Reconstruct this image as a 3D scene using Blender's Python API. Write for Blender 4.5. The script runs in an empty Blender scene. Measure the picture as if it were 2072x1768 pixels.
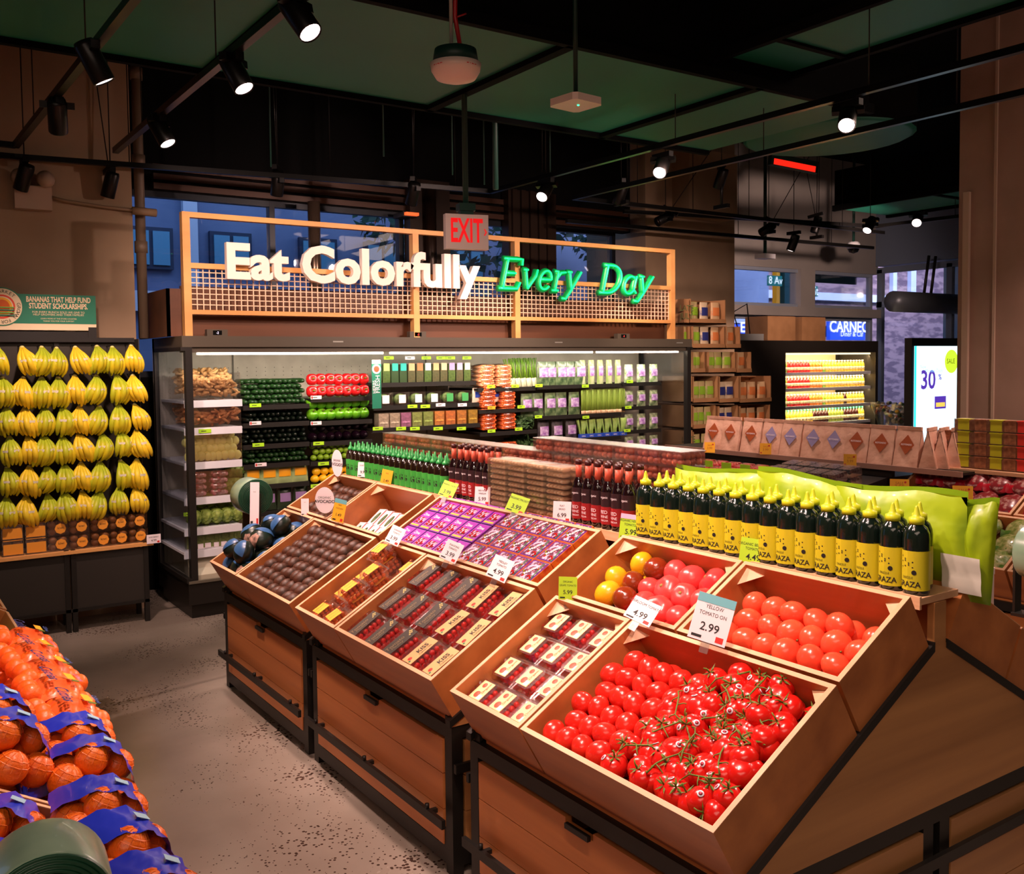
import bpy, math, random
from mathutils import Vector, Matrix
sc = bpy.context.scene
C = sc.collection
PI = math.pi
random.seed(7)
# ------------------------------------------------------------------ camera
F, CX, CY, H = 1946.0, 1036.0, 832.0, 1.70
def _basis():
    Y = Vector((-295-CX, 748-CY, F)).normalized()
    X = Vector((3900-CX, 702-CY, F)); X = (X-Y*X.dot(Y)).normalized()
    return X, Y, X.cross(Y)
_X, _Y, _Z = _basis()          # world axes in camera space (x right, y down, z forward)
def ray(px, py):
    c = Vector((px-CX, py-CY, F))
    return Vector((_X.dot(c), _Y.dot(c), _Z.dot(c)))
def W(px, py, x=None, y=None, z=None):
    d = ray(px, py)
    t = x/d.x if x is not None else (y/d.y if y is not None else (z-H)/d.z)
    return Vector((0, 0, H))+d*t
cam = bpy.data.cameras.new('camera'); camo = bpy.data.objects.new('camera', cam); C.objects.link(camo)
cam.sensor_width = 36; cam.lens = 36*F/2072; cam.shift_y = -52/2072; cam.clip_end = 200
right = Vector((_X.x, _Y.x, _Z.x)); down = Vector((_X.y, _Y.y, _Z.y)); fwd = Vector((_X.z, _Y.z, _Z.z))
m = Matrix((( right.x, -down.x, -fwd.x, 0), (right.y, -down.y, -fwd.y, 0), (right.z, -down.z, -fwd.z, H), (0, 0, 0, 1)))
camo.matrix_world = m
sc.camera = camo
# ------------------------------------------------------------------ view, world
sc.view_settings.view_transform = 'Standard'; sc.view_settings.look = 'None'
sc.view_settings.exposure = 0.82; sc.view_settings.gamma = 1.0; sc.view_settings.use_curve_mapping = False
w = bpy.data.worlds.new('dusk'); sc.world = w; w.use_nodes = True
bg = w.node_tree.nodes['Background']; bg.inputs[0].default_value = (0.20, 0.34, 0.66, 1); bg.inputs[1].default_value = 0.8
def spot(loc, aim, power, col=(1, .68, .58), size=70, blend=.8, rad=.045, name='spot_lamp', parent=None):
    l = bpy.data.lights.new(name, 'SPOT'); l.energy = power; l.color = col; l.spot_size = math.radians(size); l.spot_blend = blend; l.shadow_soft_size = rad
    o = bpy.data.objects.new(name, l); C.objects.link(o); o.location = loc
    o.rotation_euler = (Vector(aim)-Vector(loc)).to_track_quat('-Z', 'Y').to_euler(); return o
def area(loc, rot, sx, sy, power, col, name='area_lamp'):
    l = bpy.data.lights.new(name, 'AREA'); l.shape = 'RECTANGLE'; l.size = sx; l.size_y = sy; l.energy = power; l.color = col
    o = bpy.data.objects.new(name, l); C.objects.link(o); o.location = loc; o.rotation_euler = rot; return o
KEY = 1.0
# added ceiling-height fill standing in for ambient light: broad and weak
area((-1.5, -1.2, 4.2), (0.35, -0.2, 0), 4, 3, 70, (1, .74, .58), 'ambient_fill_light')
area((6.5, 0.8, 4.2), (0.2, 0.25, 0), 3, 3, 40, (1, .74, .60), 'ambient_fill_light')
area((4.1, 6.52, 1.775), (0.95, 0, 0), 4.5, .05, 12, (1, .90, .74), 'case_tube_light')
# ------------------------------------------------------------------ materials
def srgb(c):
    if isinstance(c, str):
        c = tuple(int(c[i:i+2], 16) for i in (0, 2, 4))
    r = []
    for v in c:
        v = v/255.0
        r.append(v/12.92 if v <= .04045 else ((v+.055)/1.055)**2.4)
    return (*r, 1)
MATS = {}
def mat(name, col, rough=.5, metal=0, spec=.5, col2=None, nscale=20, nstretch=(1, 1, 1), ndet=3, bump=0, bscale=None, emit=0, coat=0, sheen=0, ramp=(.35, .65), sss=0, wave=None, vor=None):
    if name in MATS: return MATS[name]
    M = bpy.data.materials.new(name); M.use_nodes = True; nt = M.node_tree; b = nt.nodes['Principled BSDF']
    b.inputs['Base Color'].default_value = srgb(col); b.inputs['Roughness'].default_value = rough; b.inputs['Metallic'].default_value = metal
    b.inputs['Specular IOR Level'].default_value = spec; b.inputs['Coat Weight'].default_value = coat
    if emit:
        b.inputs['Emission Color'].default_value = srgb(col); b.inputs['Emission Strength'].default_value = emit
    if col2 or bump:
        tc = nt.nodes.new('ShaderNodeTexCoord'); mp = nt.nodes.new('ShaderNodeMapping'); mp.inputs['Scale'].default_value = nstretch
        nt.links.new(tc.outputs['Object'], mp.inputs[0])
        if vor:
            n = nt.nodes.new('ShaderNodeTexVoronoi'); n.inputs['Scale'].default_value = nscale; outp = n.outputs['Distance']
        else:
            n = nt.nodes.new('ShaderNodeTexNoise'); n.inputs['Scale'].default_value = nscale; n.inputs['Detail'].default_value = ndet; outp = n.outputs[0]
        nt.links.new(mp.outputs[0], n.inputs['Vector'])
        if col2:
            cr = nt.nodes.new('ShaderNodeValToRGB'); cr.color_ramp.elements[0].position = ramp[0]; cr.color_ramp.elements[1].position = ramp[1]
            cr.color_ramp.elements[0].color = srgb(col); cr.color_ramp.elements[1].color = srgb(col2)
            nt.links.new(outp, cr.inputs[0]); nt.links.new(cr.outputs[0], b.inputs['Base Color'])
        if bump:
            bp = nt.nodes.new('ShaderNodeBump'); bp.inputs['Strength'].default_value = bump; bp.inputs['Distance'].default_value = .01
            if bscale:
                n2 = nt.nodes.new('ShaderNodeTexNoise'); n2.inputs['Scale'].default_value = bscale; n2.inputs['Detail'].default_value = 2
                nt.links.new(mp.outputs[0], n2.inputs['Vector']); outp = n2.outputs[0]
            nt.links.new(outp, bp.inputs['Height']); nt.links.new(bp.outputs[0], b.inputs['Normal'])
    MATS[name] = M; return M
def clear(name, col, gl=.14, tint=(.97, .97, .97), rough=.08):
    if name in MATS: return MATS[name]
    M = bpy.data.materials.new(name); M.use_nodes = True; nt = M.node_tree; nt.nodes.clear()
    o = nt.nodes.new('ShaderNodeOutputMaterial'); mx = nt.nodes.new('ShaderNodeMixShader'); t = nt.nodes.new('ShaderNodeBsdfTransparent'); g = nt.nodes.new('ShaderNodeBsdfGlossy')
    lw = nt.nodes.new('ShaderNodeLayerWeight'); lw.inputs[0].default_value = .35
    ma = nt.nodes.new('ShaderNodeMath'); ma.operation = 'MULTIPLY_ADD'; ma.inputs[1].default_value = .5; ma.inputs[2].default_value = gl
    t.inputs[0].default_value = (*tint, 1); g.inputs[0].default_value = srgb(col); g.inputs['Roughness'].default_value = rough
    nt.links.new(lw.outputs['Fresnel'], ma.inputs[0]); nt.links.new(ma.outputs[0], mx.inputs[0]); nt.links.new(t.outputs[0], mx.inputs[1]); nt.links.new(g.outputs[0], mx.inputs[2]); nt.links.new(mx.outputs[0], o.inputs[0])
    MATS[name] = M; return M
WOODY = mat('oak_grain_along_table', (204, 126, 68), .42, col2=(164, 94, 48), nscale=9, nstretch=(1, .07, 1.2), ndet=5, ramp=(.3, .72))
WOODX = mat('oak_grain_across', (200, 142, 86), .45, col2=(156, 104, 60), nscale=8, nstretch=(.09, 1, 1.6), ndet=5, ramp=(.3, .72))
EDGE = mat('plywood_edge', (226, 180, 140), .5, col2=(206, 156, 116), nscale=40, nstretch=(.2, .05, 1))
CRATEIN = mat('crate_inside', (170, 100, 66), .45, col2=(140, 78, 48), nscale=9, nstretch=(1, .1, 1))
BLACK = mat('black_steel', (34, 31, 28), .45, metal=.3)
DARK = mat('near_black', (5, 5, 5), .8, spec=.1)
SIGNWOOD = mat('pine_batten', (236, 178, 108), .5, col2=(214, 150, 84), nscale=7, nstretch=(.2, 1, .6))
BROWNB = mat('walnut_board', (104, 62, 36), .5, col2=(84, 48, 27), nscale=5, nstretch=(.15, 1, 1.4))
CASE = mat('case_charcoal', (84, 76, 64), .4, metal=.1)
WHITE = mat('white_enamel', (222, 222, 226), .35)
CREAM = mat('case_back_cream', (214, 202, 184), .5, col2=(196, 184, 166), nscale=6)
WALLP = mat('painted_concrete', (166, 140, 112), .8, col2=(148, 122, 96), nscale=1.7, ndet=6, bump=.12, bscale=6)
WALLG = mat('grey_wall', (168, 160, 152), .8, col2=(154, 148, 142), nscale=1.5)
CEIL = mat('black_ceiling', (5, 5, 5), .9, spec=.1)
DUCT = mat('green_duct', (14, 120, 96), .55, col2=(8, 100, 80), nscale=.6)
DGREEN = mat('dark_green_steel', (8, 50, 40), .5)
GLASS = clear('window_glass', (255, 255, 255), .02, (.93, .96, 1.0), .02)
PLASTIC = clear('clear_plastic', (255, 250, 250), .15, (.97, .96, .96), .16)
PLASTIC2 = clear('crinkled_film', (255, 255, 255), .2, (.95, .96, .95), .25)
PAPERW = mat('white_card', (240, 226, 232), .6)
INK = mat('black_ink', (28, 24, 24), .6)
REDINK = mat('red_ink', (205, 40, 32), .6)
YELC = mat('amber_card', (244, 176, 34), .6)
LIMEC = mat('lime_card', (176, 216, 36), .6)
GREENTAG = mat('lime_shelf_tag', (170, 226, 30), .6)
BLUE = mat('blue_print', (34, 70, 176), .45)
PURPLE = mat('purple_print', (112, 46, 150), .45)
MAGENTA = mat('purple_film', (150, 40, 160), .35)
# ------------------------------------------------------------------ mesh builder
_tcache = {}
def text_geo(s, bold=0.0, shear=0.0):
    k = (s, bold, shear)
    if k in _tcache: return _tcache[k]
    cu = bpy.data.curves.new('t', 'FONT'); cu.body = s; cu.size = 1; cu.offset = bold; cu.shear = shear; cu.align_x = 'CENTER'; cu.align_y = 'CENTER'; cu.resolution_u = 3
    ob = bpy.data.objects.new('t', cu); C.objects.link(ob)
    dg = bpy.context.evaluated_depsgraph_get(); me = bpy.data.meshes.new_from_object(ob.evaluated_get(dg))
    v = [(p.co.x, p.co.y) for p in me.vertices]; f = [tuple(p.vertices) for p in me.polygons]
    bpy.data.objects.remove(ob); bpy.data.curves.remove(cu); bpy.data.meshes.remove(me)
    _tcache[k] = (v, f); return v, f
def frame_mat(o, ex, ey):
    ex = Vector(ex).normalized(); ey = Vector(ey); ez = ex.cross(ey).normalized(); ey = ez.cross(ex)
    M = Matrix.Identity(4)
    for i, c in enumerate((ex, ey, ez)):
        M[0][i], M[1][i], M[2][i] = c
    M.translation = Vector(o); return M
I4 = Matrix.Identity(4)
class MB:
    def __init__(s): s.v = []; s.f = []; s.m = []; s.s = []
    def add(s, vs, fs, mi=0, smooth=False, T=None):
        n = len(s.v)
        if T is not None: vs = [T @ Vector(v) for v in vs]
        s.v += [tuple(v) for v in vs]; s.f += [tuple(i+n for i in f) for f in fs]; s.m += [mi]*len(fs); s.s += [smooth]*len(fs); return s
    def box(s, x0, x1, y0, y1, z0, z1, mi=0, T=None):
        vs = [(x, y, z) for x in (x0, x1) for y in (y0, y1) for z in (z0, z1)]
        return s.add(vs, [(0, 1, 3, 2), (4, 6, 7, 5), (0, 4, 5, 1), (2, 3, 7, 6), (0, 2, 6, 4), (1, 5, 7, 3)], mi, False, T)
    def prism(s, poly, a, b, mi=0, axis='y', T=None):
        n = len(poly); f = {'y': lambda p, q: (p[0], q, p[1]), 'x': lambda p, q: (q, p[0], p[1]), 'z': lambda p, q: (p[0], p[1], q)}[axis]
        vs = [f(p, a) for p in poly]+[f(p, b) for p in poly]
        return s.add(vs, [tuple(range(n)), tuple(range(2*n-1, n-1, -1))]+[(i, i+n, (i+1) % n+n, (i+1) % n) for i in range(n)], mi, False, T)
    def lathe(s, prof, seg=14, mi=0, T=None, smooth=True, sx=1, sy=1):
        vs = []; fs = []; k = len(prof)
        for j in range(seg):
            a = 2*PI*j/seg
            for r, z in prof: vs.append((r*math.cos(a)*sx, r*math.sin(a)*sy, z))
        for j in range(seg):
            j2 = (j+1) % seg
            for i in range(k-1): fs.append((j*k+i, j2*k+i, j2*k+i+1, j*k+i+1))
        if prof[0][0] > 1e-5: fs.append(tuple(j*k for j in range(seg-1, -1, -1)))
        if prof[-1][0] > 1e-5: fs.append(tuple(j*k+k-1 for j in range(seg)))
        return s.add(vs, fs, mi, smooth, T)
    def ball(s, c, r, seg=14, rings=8, mi=0, T=None, rib=0, nrib=5, pear=0, dent=0):
        if not hasattr(r, '__len__'): r = (r, r, r)
        vs = []; fs = []
        for i in range(rings+1):
            th = PI*i/rings; zz = math.cos(th); rr = math.sin(th)
            if dent: zz2 = zz-dent*max(0, 1-(rr/.45)**2)*(1 if zz > 0 else 0)
            else: zz2 = zz
            for j in range(seg):
                a = 2*PI*j/seg; q = rr*(1-rib*(.5+.5*math.cos(nrib*a))*(.4+.6*abs(zz)))*(1-pear*max(0, zz))
                vs.append((c[0]+r[0]*q*math.cos(a), c[1]+r[1]*q*math.sin(a), c[2]+r[2]*zz2))
        for i in range(rings):
            for j in range(seg):
                j2 = (j+1) % seg; fs.append((i*seg+j, (i+1)*seg+j, (i+1)*seg+j2, i*seg+j2))
        return s.add(vs, fs, mi, True, T)
    def tube(s, pts, r, seg=8, mi=0, T=None, smooth=True, flat=1.0, caps=True):
        pts = [Vector(p) for p in pts]; n = len(pts); rs = r if hasattr(r, '__len__') else [r]*n
        vs = []; up = Vector((0, 0, 1)); prev = None
        for i, p in enumerate(pts):
            d = (pts[min(i+1, n-1)]-pts[max(i-1, 0)]).normalized()
            if prev is None:
                u = d.cross(up)
                if u.length < .01: u = d.cross(Vector((0, 1, 0)))
            else: u = prev-d*prev.dot(d)
            u.normalize(); prev = u; v = d.cross(u)
            for j in range(seg):
                a = 2*PI*j/seg; vs.append(p+u*(rs[i]*math.cos(a))+v*(rs[i]*flat*math.sin(a)))
        fs = [(i*seg+j, i*seg+(j+1) % seg, (i+1)*seg+(j+1) % seg, (i+1)*seg+j) for i in range(n-1) for j in range(seg)]
        if caps: fs += [tuple(range(seg-1, -1, -1)), tuple((n-1)*seg+j for j in range(seg))]
        return s.add(vs, fs, mi, smooth, T)
    def bar(s, a, b, w, h, mi=0):
        a = Vector(a); b = Vector(b); d = b-a; L = d.length; d.normalize(); u = Vector((0, 0, 1)).cross(d)
        if u.length < .01: u = Vector((1, 0, 0))
        T = frame_mat(a, d, u.normalized()); return s.box(0, L, -w/2, w/2, -h/2, h/2, mi, T)
    def text(s, t, size, T, mi=0, depth=0.0, bold=0.0, shear=0.0, sx=1.0, cyl=None):
        v, f = text_geo(t, bold, shear); V = []
        for x, y in v:
            x *= size*sx; y *= size
            if cyl: a = x/cyl; V.append((cyl*math.sin(a), y, cyl*math.cos(a)-cyl))
            else: V.append((x, y, 0))
        if depth:
            n = len(V); V2 = V+[(x, y, z-depth) for x, y, z in V]; ed = {}
            for p in f:
                for i in range(len(p)):
                    e = (p[i], p[(i+1) % len(p)]); ed[e] = 1
            F2 = list(f)+[tuple(i+n for i in reversed(p)) for p in f]+[(b, a, a+n, b+n) for a, b in ed if (b, a) not in ed]
            return s.add(V2, F2, mi, False, T)
        return s.add(V, f, mi, False, T)
    def grid(s, fn, nu, nv, mi=0, smooth=True, T=None):
        vs = [fn(i/nu, j/nv) for i in range(nu+1) for j in range(nv+1)]
        return s.add(vs, [(i*(nv+1)+j, (i+1)*(nv+1)+j, (i+1)*(nv+1)+j+1, i*(nv+1)+j+1) for i in range(nu) for j in range(nv)], mi, smooth, T)
    def build(s, name, mats, parent=None, world=True, loc=None, M=None):
        me = bpy.data.meshes.new(name)
        off = Vector((0, 0, 0))
        if parent is not None and world:
            inv = root_mat(parent).inverted(); vs = [inv @ Vector(v) for v in s.v]
        elif loc is not None:
            off = Vector(loc); vs = [Vector(v)-off for v in s.v]
        else: vs = s.v
        me.from_pydata([tuple(v) for v in vs], [], s.f)
        if not hasattr(mats, '__len__'): mats = [mats]
        for q in mats: me.materials.append(q)
        me.polygons.foreach_set('material_index', s.m); me.polygons.foreach_set('use_smooth', s.s); me.update()
        o = bpy.data.objects.new(name, me); C.objects.link(o)
        if parent is not None: o.parent = parent
        if loc is not None: o.location = off
        if M is not None: o.matrix_basis = M
        return o
def root_mat(o):
    return root_mat(o.parent) @ o.matrix_basis if o.parent else o.matrix_basis.copy()
def tag(o, label=None, cat=None, group=None, kind=None):
    if label: o['label'] = label
    if cat: o['category'] = cat
    if group: o['group'] = group
    if kind: o['kind'] = kind
    return o
def thing(name, label, cat, loc=(0, 0, 0), group=None, rz=0):
    o = bpy.data.objects.new(name, None); C.objects.link(o); o.empty_display_size = .05
    o.location = loc; o.rotation_euler = (0, 0, rz); return tag(o, label, cat, group)
def struct(name, mb, mats, **k):
    return tag(mb.build(name, mats, **k), kind='structure')
def copy_tree(o, M=None, label=None, group=None, parent=None):
    c = o.copy(); C.objects.link(c); c.parent = parent
    if M is not None: c.matrix_basis = M
    if label: c['label'] = label
    if group: c['group'] = group
    for ch in list(o.children): copy_tree(ch, None, None, None, c)
    return c
PROTO = {}
def place(key, maker, M, label, cat, group):
    """first use builds the thing, later uses copy it with its parts"""
    if key not in PROTO:
        o = maker(); PROTO[key] = o; o.matrix_basis = M; return tag(o, label, cat, group)
    c = copy_tree(PROTO[key], M); return tag(c, label, cat, group)
def TL(x, y, z): return Matrix.Translation((x, y, z))
def RX(a): return Matrix.Rotation(a, 4, 'X')
def RY(a): return Matrix.Rotation(a, 4, 'Y')
def RZ(a): return Matrix.Rotation(a, 4, 'Z')
def SC(s, sy=None, sz=None): return Matrix.Diagonal((s, sy or s, sz or s, 1))
_o = 'first second third fourth fifth sixth seventh eighth ninth tenth eleventh twelfth thirteenth fourteenth fifteenth sixteenth seventeenth eighteenth nineteenth twentieth'.split()
def od(i):
    if i < 20: return _o[i]
    t = {2: 'twenty', 3: 'thirty', 4: 'forty', 5: 'fifty', 6: 'sixty'}[(i+1)//10]; r = (i+1) % 10
    return t+'-'+_o[r-1] if r else t[:-1]+'ieth'
def rnd(a, b): return random.uniform(a, b)
# ================================================================== room shell
CH = 4.4; WY = 7.55; WYR = 8.6
FLOORM = None
def floor_mat():
    M = bpy.data.materials.new('polished_concrete'); M.use_nodes = True; nt = M.node_tree; b = nt.nodes['Principled BSDF']; L = nt.links.new
    tc = nt.nodes.new('ShaderNodeTexCoord')
    n = nt.nodes.new('ShaderNodeTexNoise'); n.inputs['Scale'].default_value = 1.1; n.inputs['Detail'].default_value = 6; L(tc.outputs['Object'], n.inputs['Vector'])
    cr = nt.nodes.new('ShaderNodeValToRGB'); cr.color_ramp.elements[0].position = .3; cr.color_ramp.elements[1].position = .7
    cr.color_ramp.elements[0].color = srgb((128, 116, 104)); cr.color_ramp.elements[1].color = srgb((168, 154, 142)); L(n.outputs[0], cr.inputs[0])
    v = nt.nodes.new('ShaderNodeTexVoronoi'); v.inputs['Scale'].default_value = 55; L(tc.outputs['Object'], v.inputs['Vector'])
    n2 = nt.nodes.new('ShaderNodeTexNoise'); n2.inputs['Scale'].default_value = 1.7; n2.inputs['Detail'].default_value = 3; L(tc.outputs['Object'], n2.inputs['Vector'])
    mr = nt.nodes.new('ShaderNodeMapRange'); mr.inputs[1].default_value = .42; mr.inputs[2].default_value = .66; mr.inputs[3].default_value = 0; mr.inputs[4].default_value = .4; L(n2.outputs[0], mr.inputs[0])
    lt = nt.nodes.new('ShaderNodeMath'); lt.operation = 'LESS_THAN'; L(v.outputs['Distance'], lt.inputs[0]); L(mr.outputs[0], lt.inputs[1])
    mx = nt.nodes.new('ShaderNodeMix'); mx.data_type = 'RGBA'; L(lt.outputs[0], mx.inputs[0]); L(cr.outputs[0], mx.inputs[6]); mx.inputs[7].default_value = srgb((70, 52, 44))
    L(mx.outputs[2], b.inputs['Base Color']); b.inputs['Roughness'].default_value = .22; b.inputs['Specular IOR Level'].default_value = .4
    r2 = nt.nodes.new('ShaderNodeMapRange'); r2.inputs[3].default_value = .14; r2.inputs[4].default_value = .34; L(n.outputs[0], r2.inputs[0]); L(r2.outputs[0], b.inputs['Roughness'])
    return M
struct('floor', MB().box(-5, 14, -4, WYR+.1, -.1, 0), floor_mat())
struct('ceiling', MB().box(-5, 14, -4, WYR+.1, CH, CH+.1), CEIL)
struct('wall_back', MB().box(-5, 14, -4.1, -4, 0, CH), WALLG)
struct('wall_left', MB().box(-5.1, -5, -4, WYR, 0, CH), WALLP)
struct('wall_right', MB().box(14, 14.1, -4, WYR, 0, CH), WALLG)
# dark spandrel over the case windows with brown louvre bands, sill wall under them
sp = MB().box(1.5, 6.65, WY, WY+.12, 3.02, CH).box(1.5, 6.65, WY, WY+.12, 0, 1.62)
struct('wall_far', sp, DARK)
lv = MB()
for i in range(3): lv.box(1.9, 6.6, WY-.05, WY-.002, 3.03+i*.07, 3.075+i*.07)
struct('trim_1', lv, mat('bronze_louvre', (60, 32, 16), .45, metal=.3))
# tall column left (behind the banana rack) and column centre
struct('wall_left_pillar', MB().box(-2.4, 1.63, 7.02, 7.6, 0, CH), WALLP)
pc = MB().box(6.68, 7.98, 7.35, 8.3, 0, CH)
struct('wall_centre_pillar', pc, WALLP)
struct('trim_2', MB().box(7.05, 7.75, 7.1, 7.35, 3.18, 3.85), WALLP)
# windows of the far wall (left bay and over the case)
FR = mat('window_frame_dark', (22, 26, 34), .4, metal=.4); FRG = mat('window_frame_dusk_grey', (150, 160, 176), .45)  # FRG's blue tinge stands in for dusk light reflected from outside
def window(name, x0, x1, z0, z1, y, mull, fm, t=.045, hm=()):
    f = MB()
    f.box(x0, x1, y, y+.07, z1-t, z1).box(x0, x1, y, y+.07, z0, z0+t)
    for mx in [x0+t/2]+list(mull)+[x1-t/2]: f.box(mx-t/2, mx+t/2, y-.002, y+.072, z0, z1)
    for hz in hm: f.box(x0, x1, y-.001, y+.071, hz-t/2, hz+t/2)
    o = struct(name, f, fm)
    MB().box(x0+.01, x1-.01, y+.03, y+.038, z0+.01, z1-.01).build('pane', GLASS, o, world=True)
    return o
window('window_1', 1.63, 6.45, 1.62, 3.02, WY, [2.83, 4.0, 5.55], FR)
col = MB(); col.box(4.02, 4.42, 7.42, 7.53, 1.6, 3.3).tube([(4.2, 7.38, 1.9), (4.2, 7.38, 3.25)], .05, 10).box(5.05, 5.6, 7.42, 7.53, 1.6, 3.3)
for k in range(5): col.box(5.08+k*.1, 5.13+k*.1, 7.39, 7.42, 1.6, 3.3)
struct('trim_3', col, mat('bronze_mullion', (46, 32, 24), .35, metal=.5))
# right hand window wall and entry vestibule
XE = 10.6
rw = MB().box(7.98, XE+1.7, WYR-.3, WYR-.1, 2.88, CH).box(7.98, XE+1.7, WYR-.3, WYR-.1, 2.34, 2.44).box(7.98, XE+1.7, WYR-.3, WYR-.1, 0, .5)
yR = WYR-.2
a0 = W(1478, 540, y=yR); a1 = W(1622, 560, y=yR); a2 = W(1634, 560, y=yR); a3 = W(1768, 560, y=yR)
ztop = W(1620, 545, y=yR).z; zmid = W(1620, 622, y=yR).z; zmid2 = W(1620, 640, y=yR).z
rw = MB().box(7.9, a3.x+.1, yR, yR+.15, ztop, CH).box(7.9, a3.x+.1, yR-.08, yR+.15, zmid2, zmid).box(7.9, a3.x+.1, yR, yR+.15, 0, .6)
rw.box(a1.x-.05, a2.x+.12, yR-.03, yR+.15, zmid, ztop)
struct('wall_far_right', rw, WALLG)
window('window_2', 7.9, a3.x, zmid, ztop, yR+.02, [], FRG)
window('window_3', 7.9, a3.x, .6, zmid2, yR+.02, [W(1575, 680, y=yR).x, W(1665, 680, y=yR).x], FRG)
xv = a3.x+.06
vb = MB()
for y in (yR-.05, 7.3, 6.3, 5.2):
    vb.box(xv, xv+.07, y-.04, y+.04, 0, 2.95)
vb.box(xv, xv+.08, 3.0, yR, 2.9, 2.98).box(xv, xv+.08, 3.0, yR, 2.42, 2.5).box(xv-.02, xv+.9, 3.0, yR, 3.0, CH)
wl = struct('wall_vestibule', vb, [mat('vestibule_frame', (110, 122, 140), .4)])
MB().box(xv+.03, xv+.036, 3.0, yR-.05, .02, 2.9).build('pane', GLASS, wl)
# right pillar, near, with corner trim
struct('wall_right_pillar', MB().box(7.3, 8.6, 1.2, 4.36, 0, CH), mat('pillar_plaster', (176, 142, 126), .75, col2=(160, 128, 112), nscale=2.5, ndet=6))
struct('trim_4', MB().box(7.27, 7.3, 4.26, 4.31, .0, 3.0).box(7.285, 7.3, 4.05, 4.07, 0, CH), mat('corner_trim', (196, 166, 146), .6))
# ------------------------------------------------------------------ ducts and ceiling steel
def duct(name, x0, x1, y0, y1, z0, z1, along, step, label):
    r = thing(name, label, 'duct', ((x0+x1)/2, (y0+y1)/2, z0))
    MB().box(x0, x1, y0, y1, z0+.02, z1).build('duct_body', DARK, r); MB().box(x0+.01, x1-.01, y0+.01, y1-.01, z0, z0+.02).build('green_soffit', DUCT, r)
    s = MB(); n = 1
    if along == 'x':
        x = x0+step
        while x < x1: s.box(x-.03, x+.03, y0-.03, y1+.03, z0-.03, z0+.02); x += step
        s.box(x0, x1, y0-.04, y0, z0-.03, z0+.03).box(x0, x1, y1, y1+.04, z0-.03, z0+.03)
    else:
        y = y0+step
        while y < y1: s.box(x0-.03, x1+.03, y-.02, y+.02, z0-.015, z0+.02); y += step
        s.box(x0-.04, x0, y0, y1, z0-.03, z0+.03).box(x1, x1+.04, y0, y1, z0-.03, z0+.03)
    s.build('flange', DARK, r)
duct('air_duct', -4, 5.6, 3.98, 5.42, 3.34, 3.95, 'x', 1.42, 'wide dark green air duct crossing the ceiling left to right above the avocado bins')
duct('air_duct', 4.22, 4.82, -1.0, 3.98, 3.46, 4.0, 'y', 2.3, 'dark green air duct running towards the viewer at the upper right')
q0 = W(1560, 400, z=3.3); q1 = W(1935, 375, z=3.3)
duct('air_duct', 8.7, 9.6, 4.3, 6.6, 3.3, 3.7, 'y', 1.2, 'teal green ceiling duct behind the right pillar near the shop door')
# curved branch duct
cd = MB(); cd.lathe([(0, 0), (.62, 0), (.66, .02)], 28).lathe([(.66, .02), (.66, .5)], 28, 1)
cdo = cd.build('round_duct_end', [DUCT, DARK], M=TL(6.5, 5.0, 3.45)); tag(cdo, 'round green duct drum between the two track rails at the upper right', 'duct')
# louvred beam right
# conduit, pipes on left column
pp = MB(); pp.tube([(.42, 7.0, CH), (.42, 6.98, 3.75), (.25, 6.98, 3.5), (.25, 6.98, 2.85)], .018, 8)
tag(pp.build('conduit_pipe', mat('conduit_paint', (140, 112, 84), .6), loc=(.25, 6.98, 2.85)), 'thin bent conduit running down the left pillar above the emergency light', 'pipe')
pp = MB(); pp.tube([(1.70, 7.1, 1.9), (1.70, 7.1, CH)], .035, 10); 
for z in (2.5, 3.1, 3.7): pp.lathe([(.045, z), (.045, z+.08)], 10, T=TL(1.70, 7.1, 0))
tag(pp.build('riser_pipe', mat('pipe_paint', (110, 92, 74), .5), loc=(1.7, 7.1, 1.9)), 'vertical riser pipe beside the edge of the left pillar', 'pipe')
# door parts are outside; street outside the windows
BW = mat('dusk_facade', (112, 126, 156), .8, col2=(90, 104, 136), nscale=.8); BB = mat('pale_facade', (190, 200, 215), .8); WN = mat('facade_window', (96, 150, 176), .2, emit=.0); WNF = mat('facade_window_frame', (30, 44, 70), .5)
YO = 15.5
bd = thing('apartment_building', 'grey building across the street seen through the windows above the case', 'building', (3, YO, 0))
o = MB().box(-2, 18, YO, YO+.5, -1, 14).build('facade', BW, bd)
o = MB(); 
for x in (4.33, 8.6): o.box(x, x+.22, YO-.12, YO, -1, 14)
o.box(-2, 18, YO-.15, YO, 2.55, 2.86); o.build('pale_band', BB, bd)
for x, z in [(x_, z_) for z_ in (3.2, 4.9) for x_ in (3.55, 4.8, 6.3, 7.5, 9.3, 10.6)]:
    f = MB().box(x-.06, x+.62, YO-.1, YO-.02, z, z+.64).build('window_frame', WNF, bd)
    MB().box(x, x+.25, YO-.13, YO-.1, z+.06, z+.58).box(x+.31, x+.56, YO-.13, YO-.1, z+.06, z+.58).build('pane', WN, f)
o = MB().box(1, 2.6, YO-.1, YO-.02, -.5, 2.0).build('lower_window', WNF, bd)
BRK = mat('street_brick', (150, 120, 126), .8, col2=(104, 80, 92), nscale=2.2, nstretch=(1, 1, 3), ndet=8, ramp=(.44, .56))
bk = thing('brick_building', 'purple brown brick building with pale trim across the street at right', 'building', (20, 16, 0))
MB().box(10, 42, 16.5, 17, -1, 4.95).build('brick_wall', BRK, bk)
tr = MB().box(10, 42, 16.3, 16.5, 4.95, 9).box(10, 42, 16.35, 16.5, 3.25, 3.45)
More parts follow.
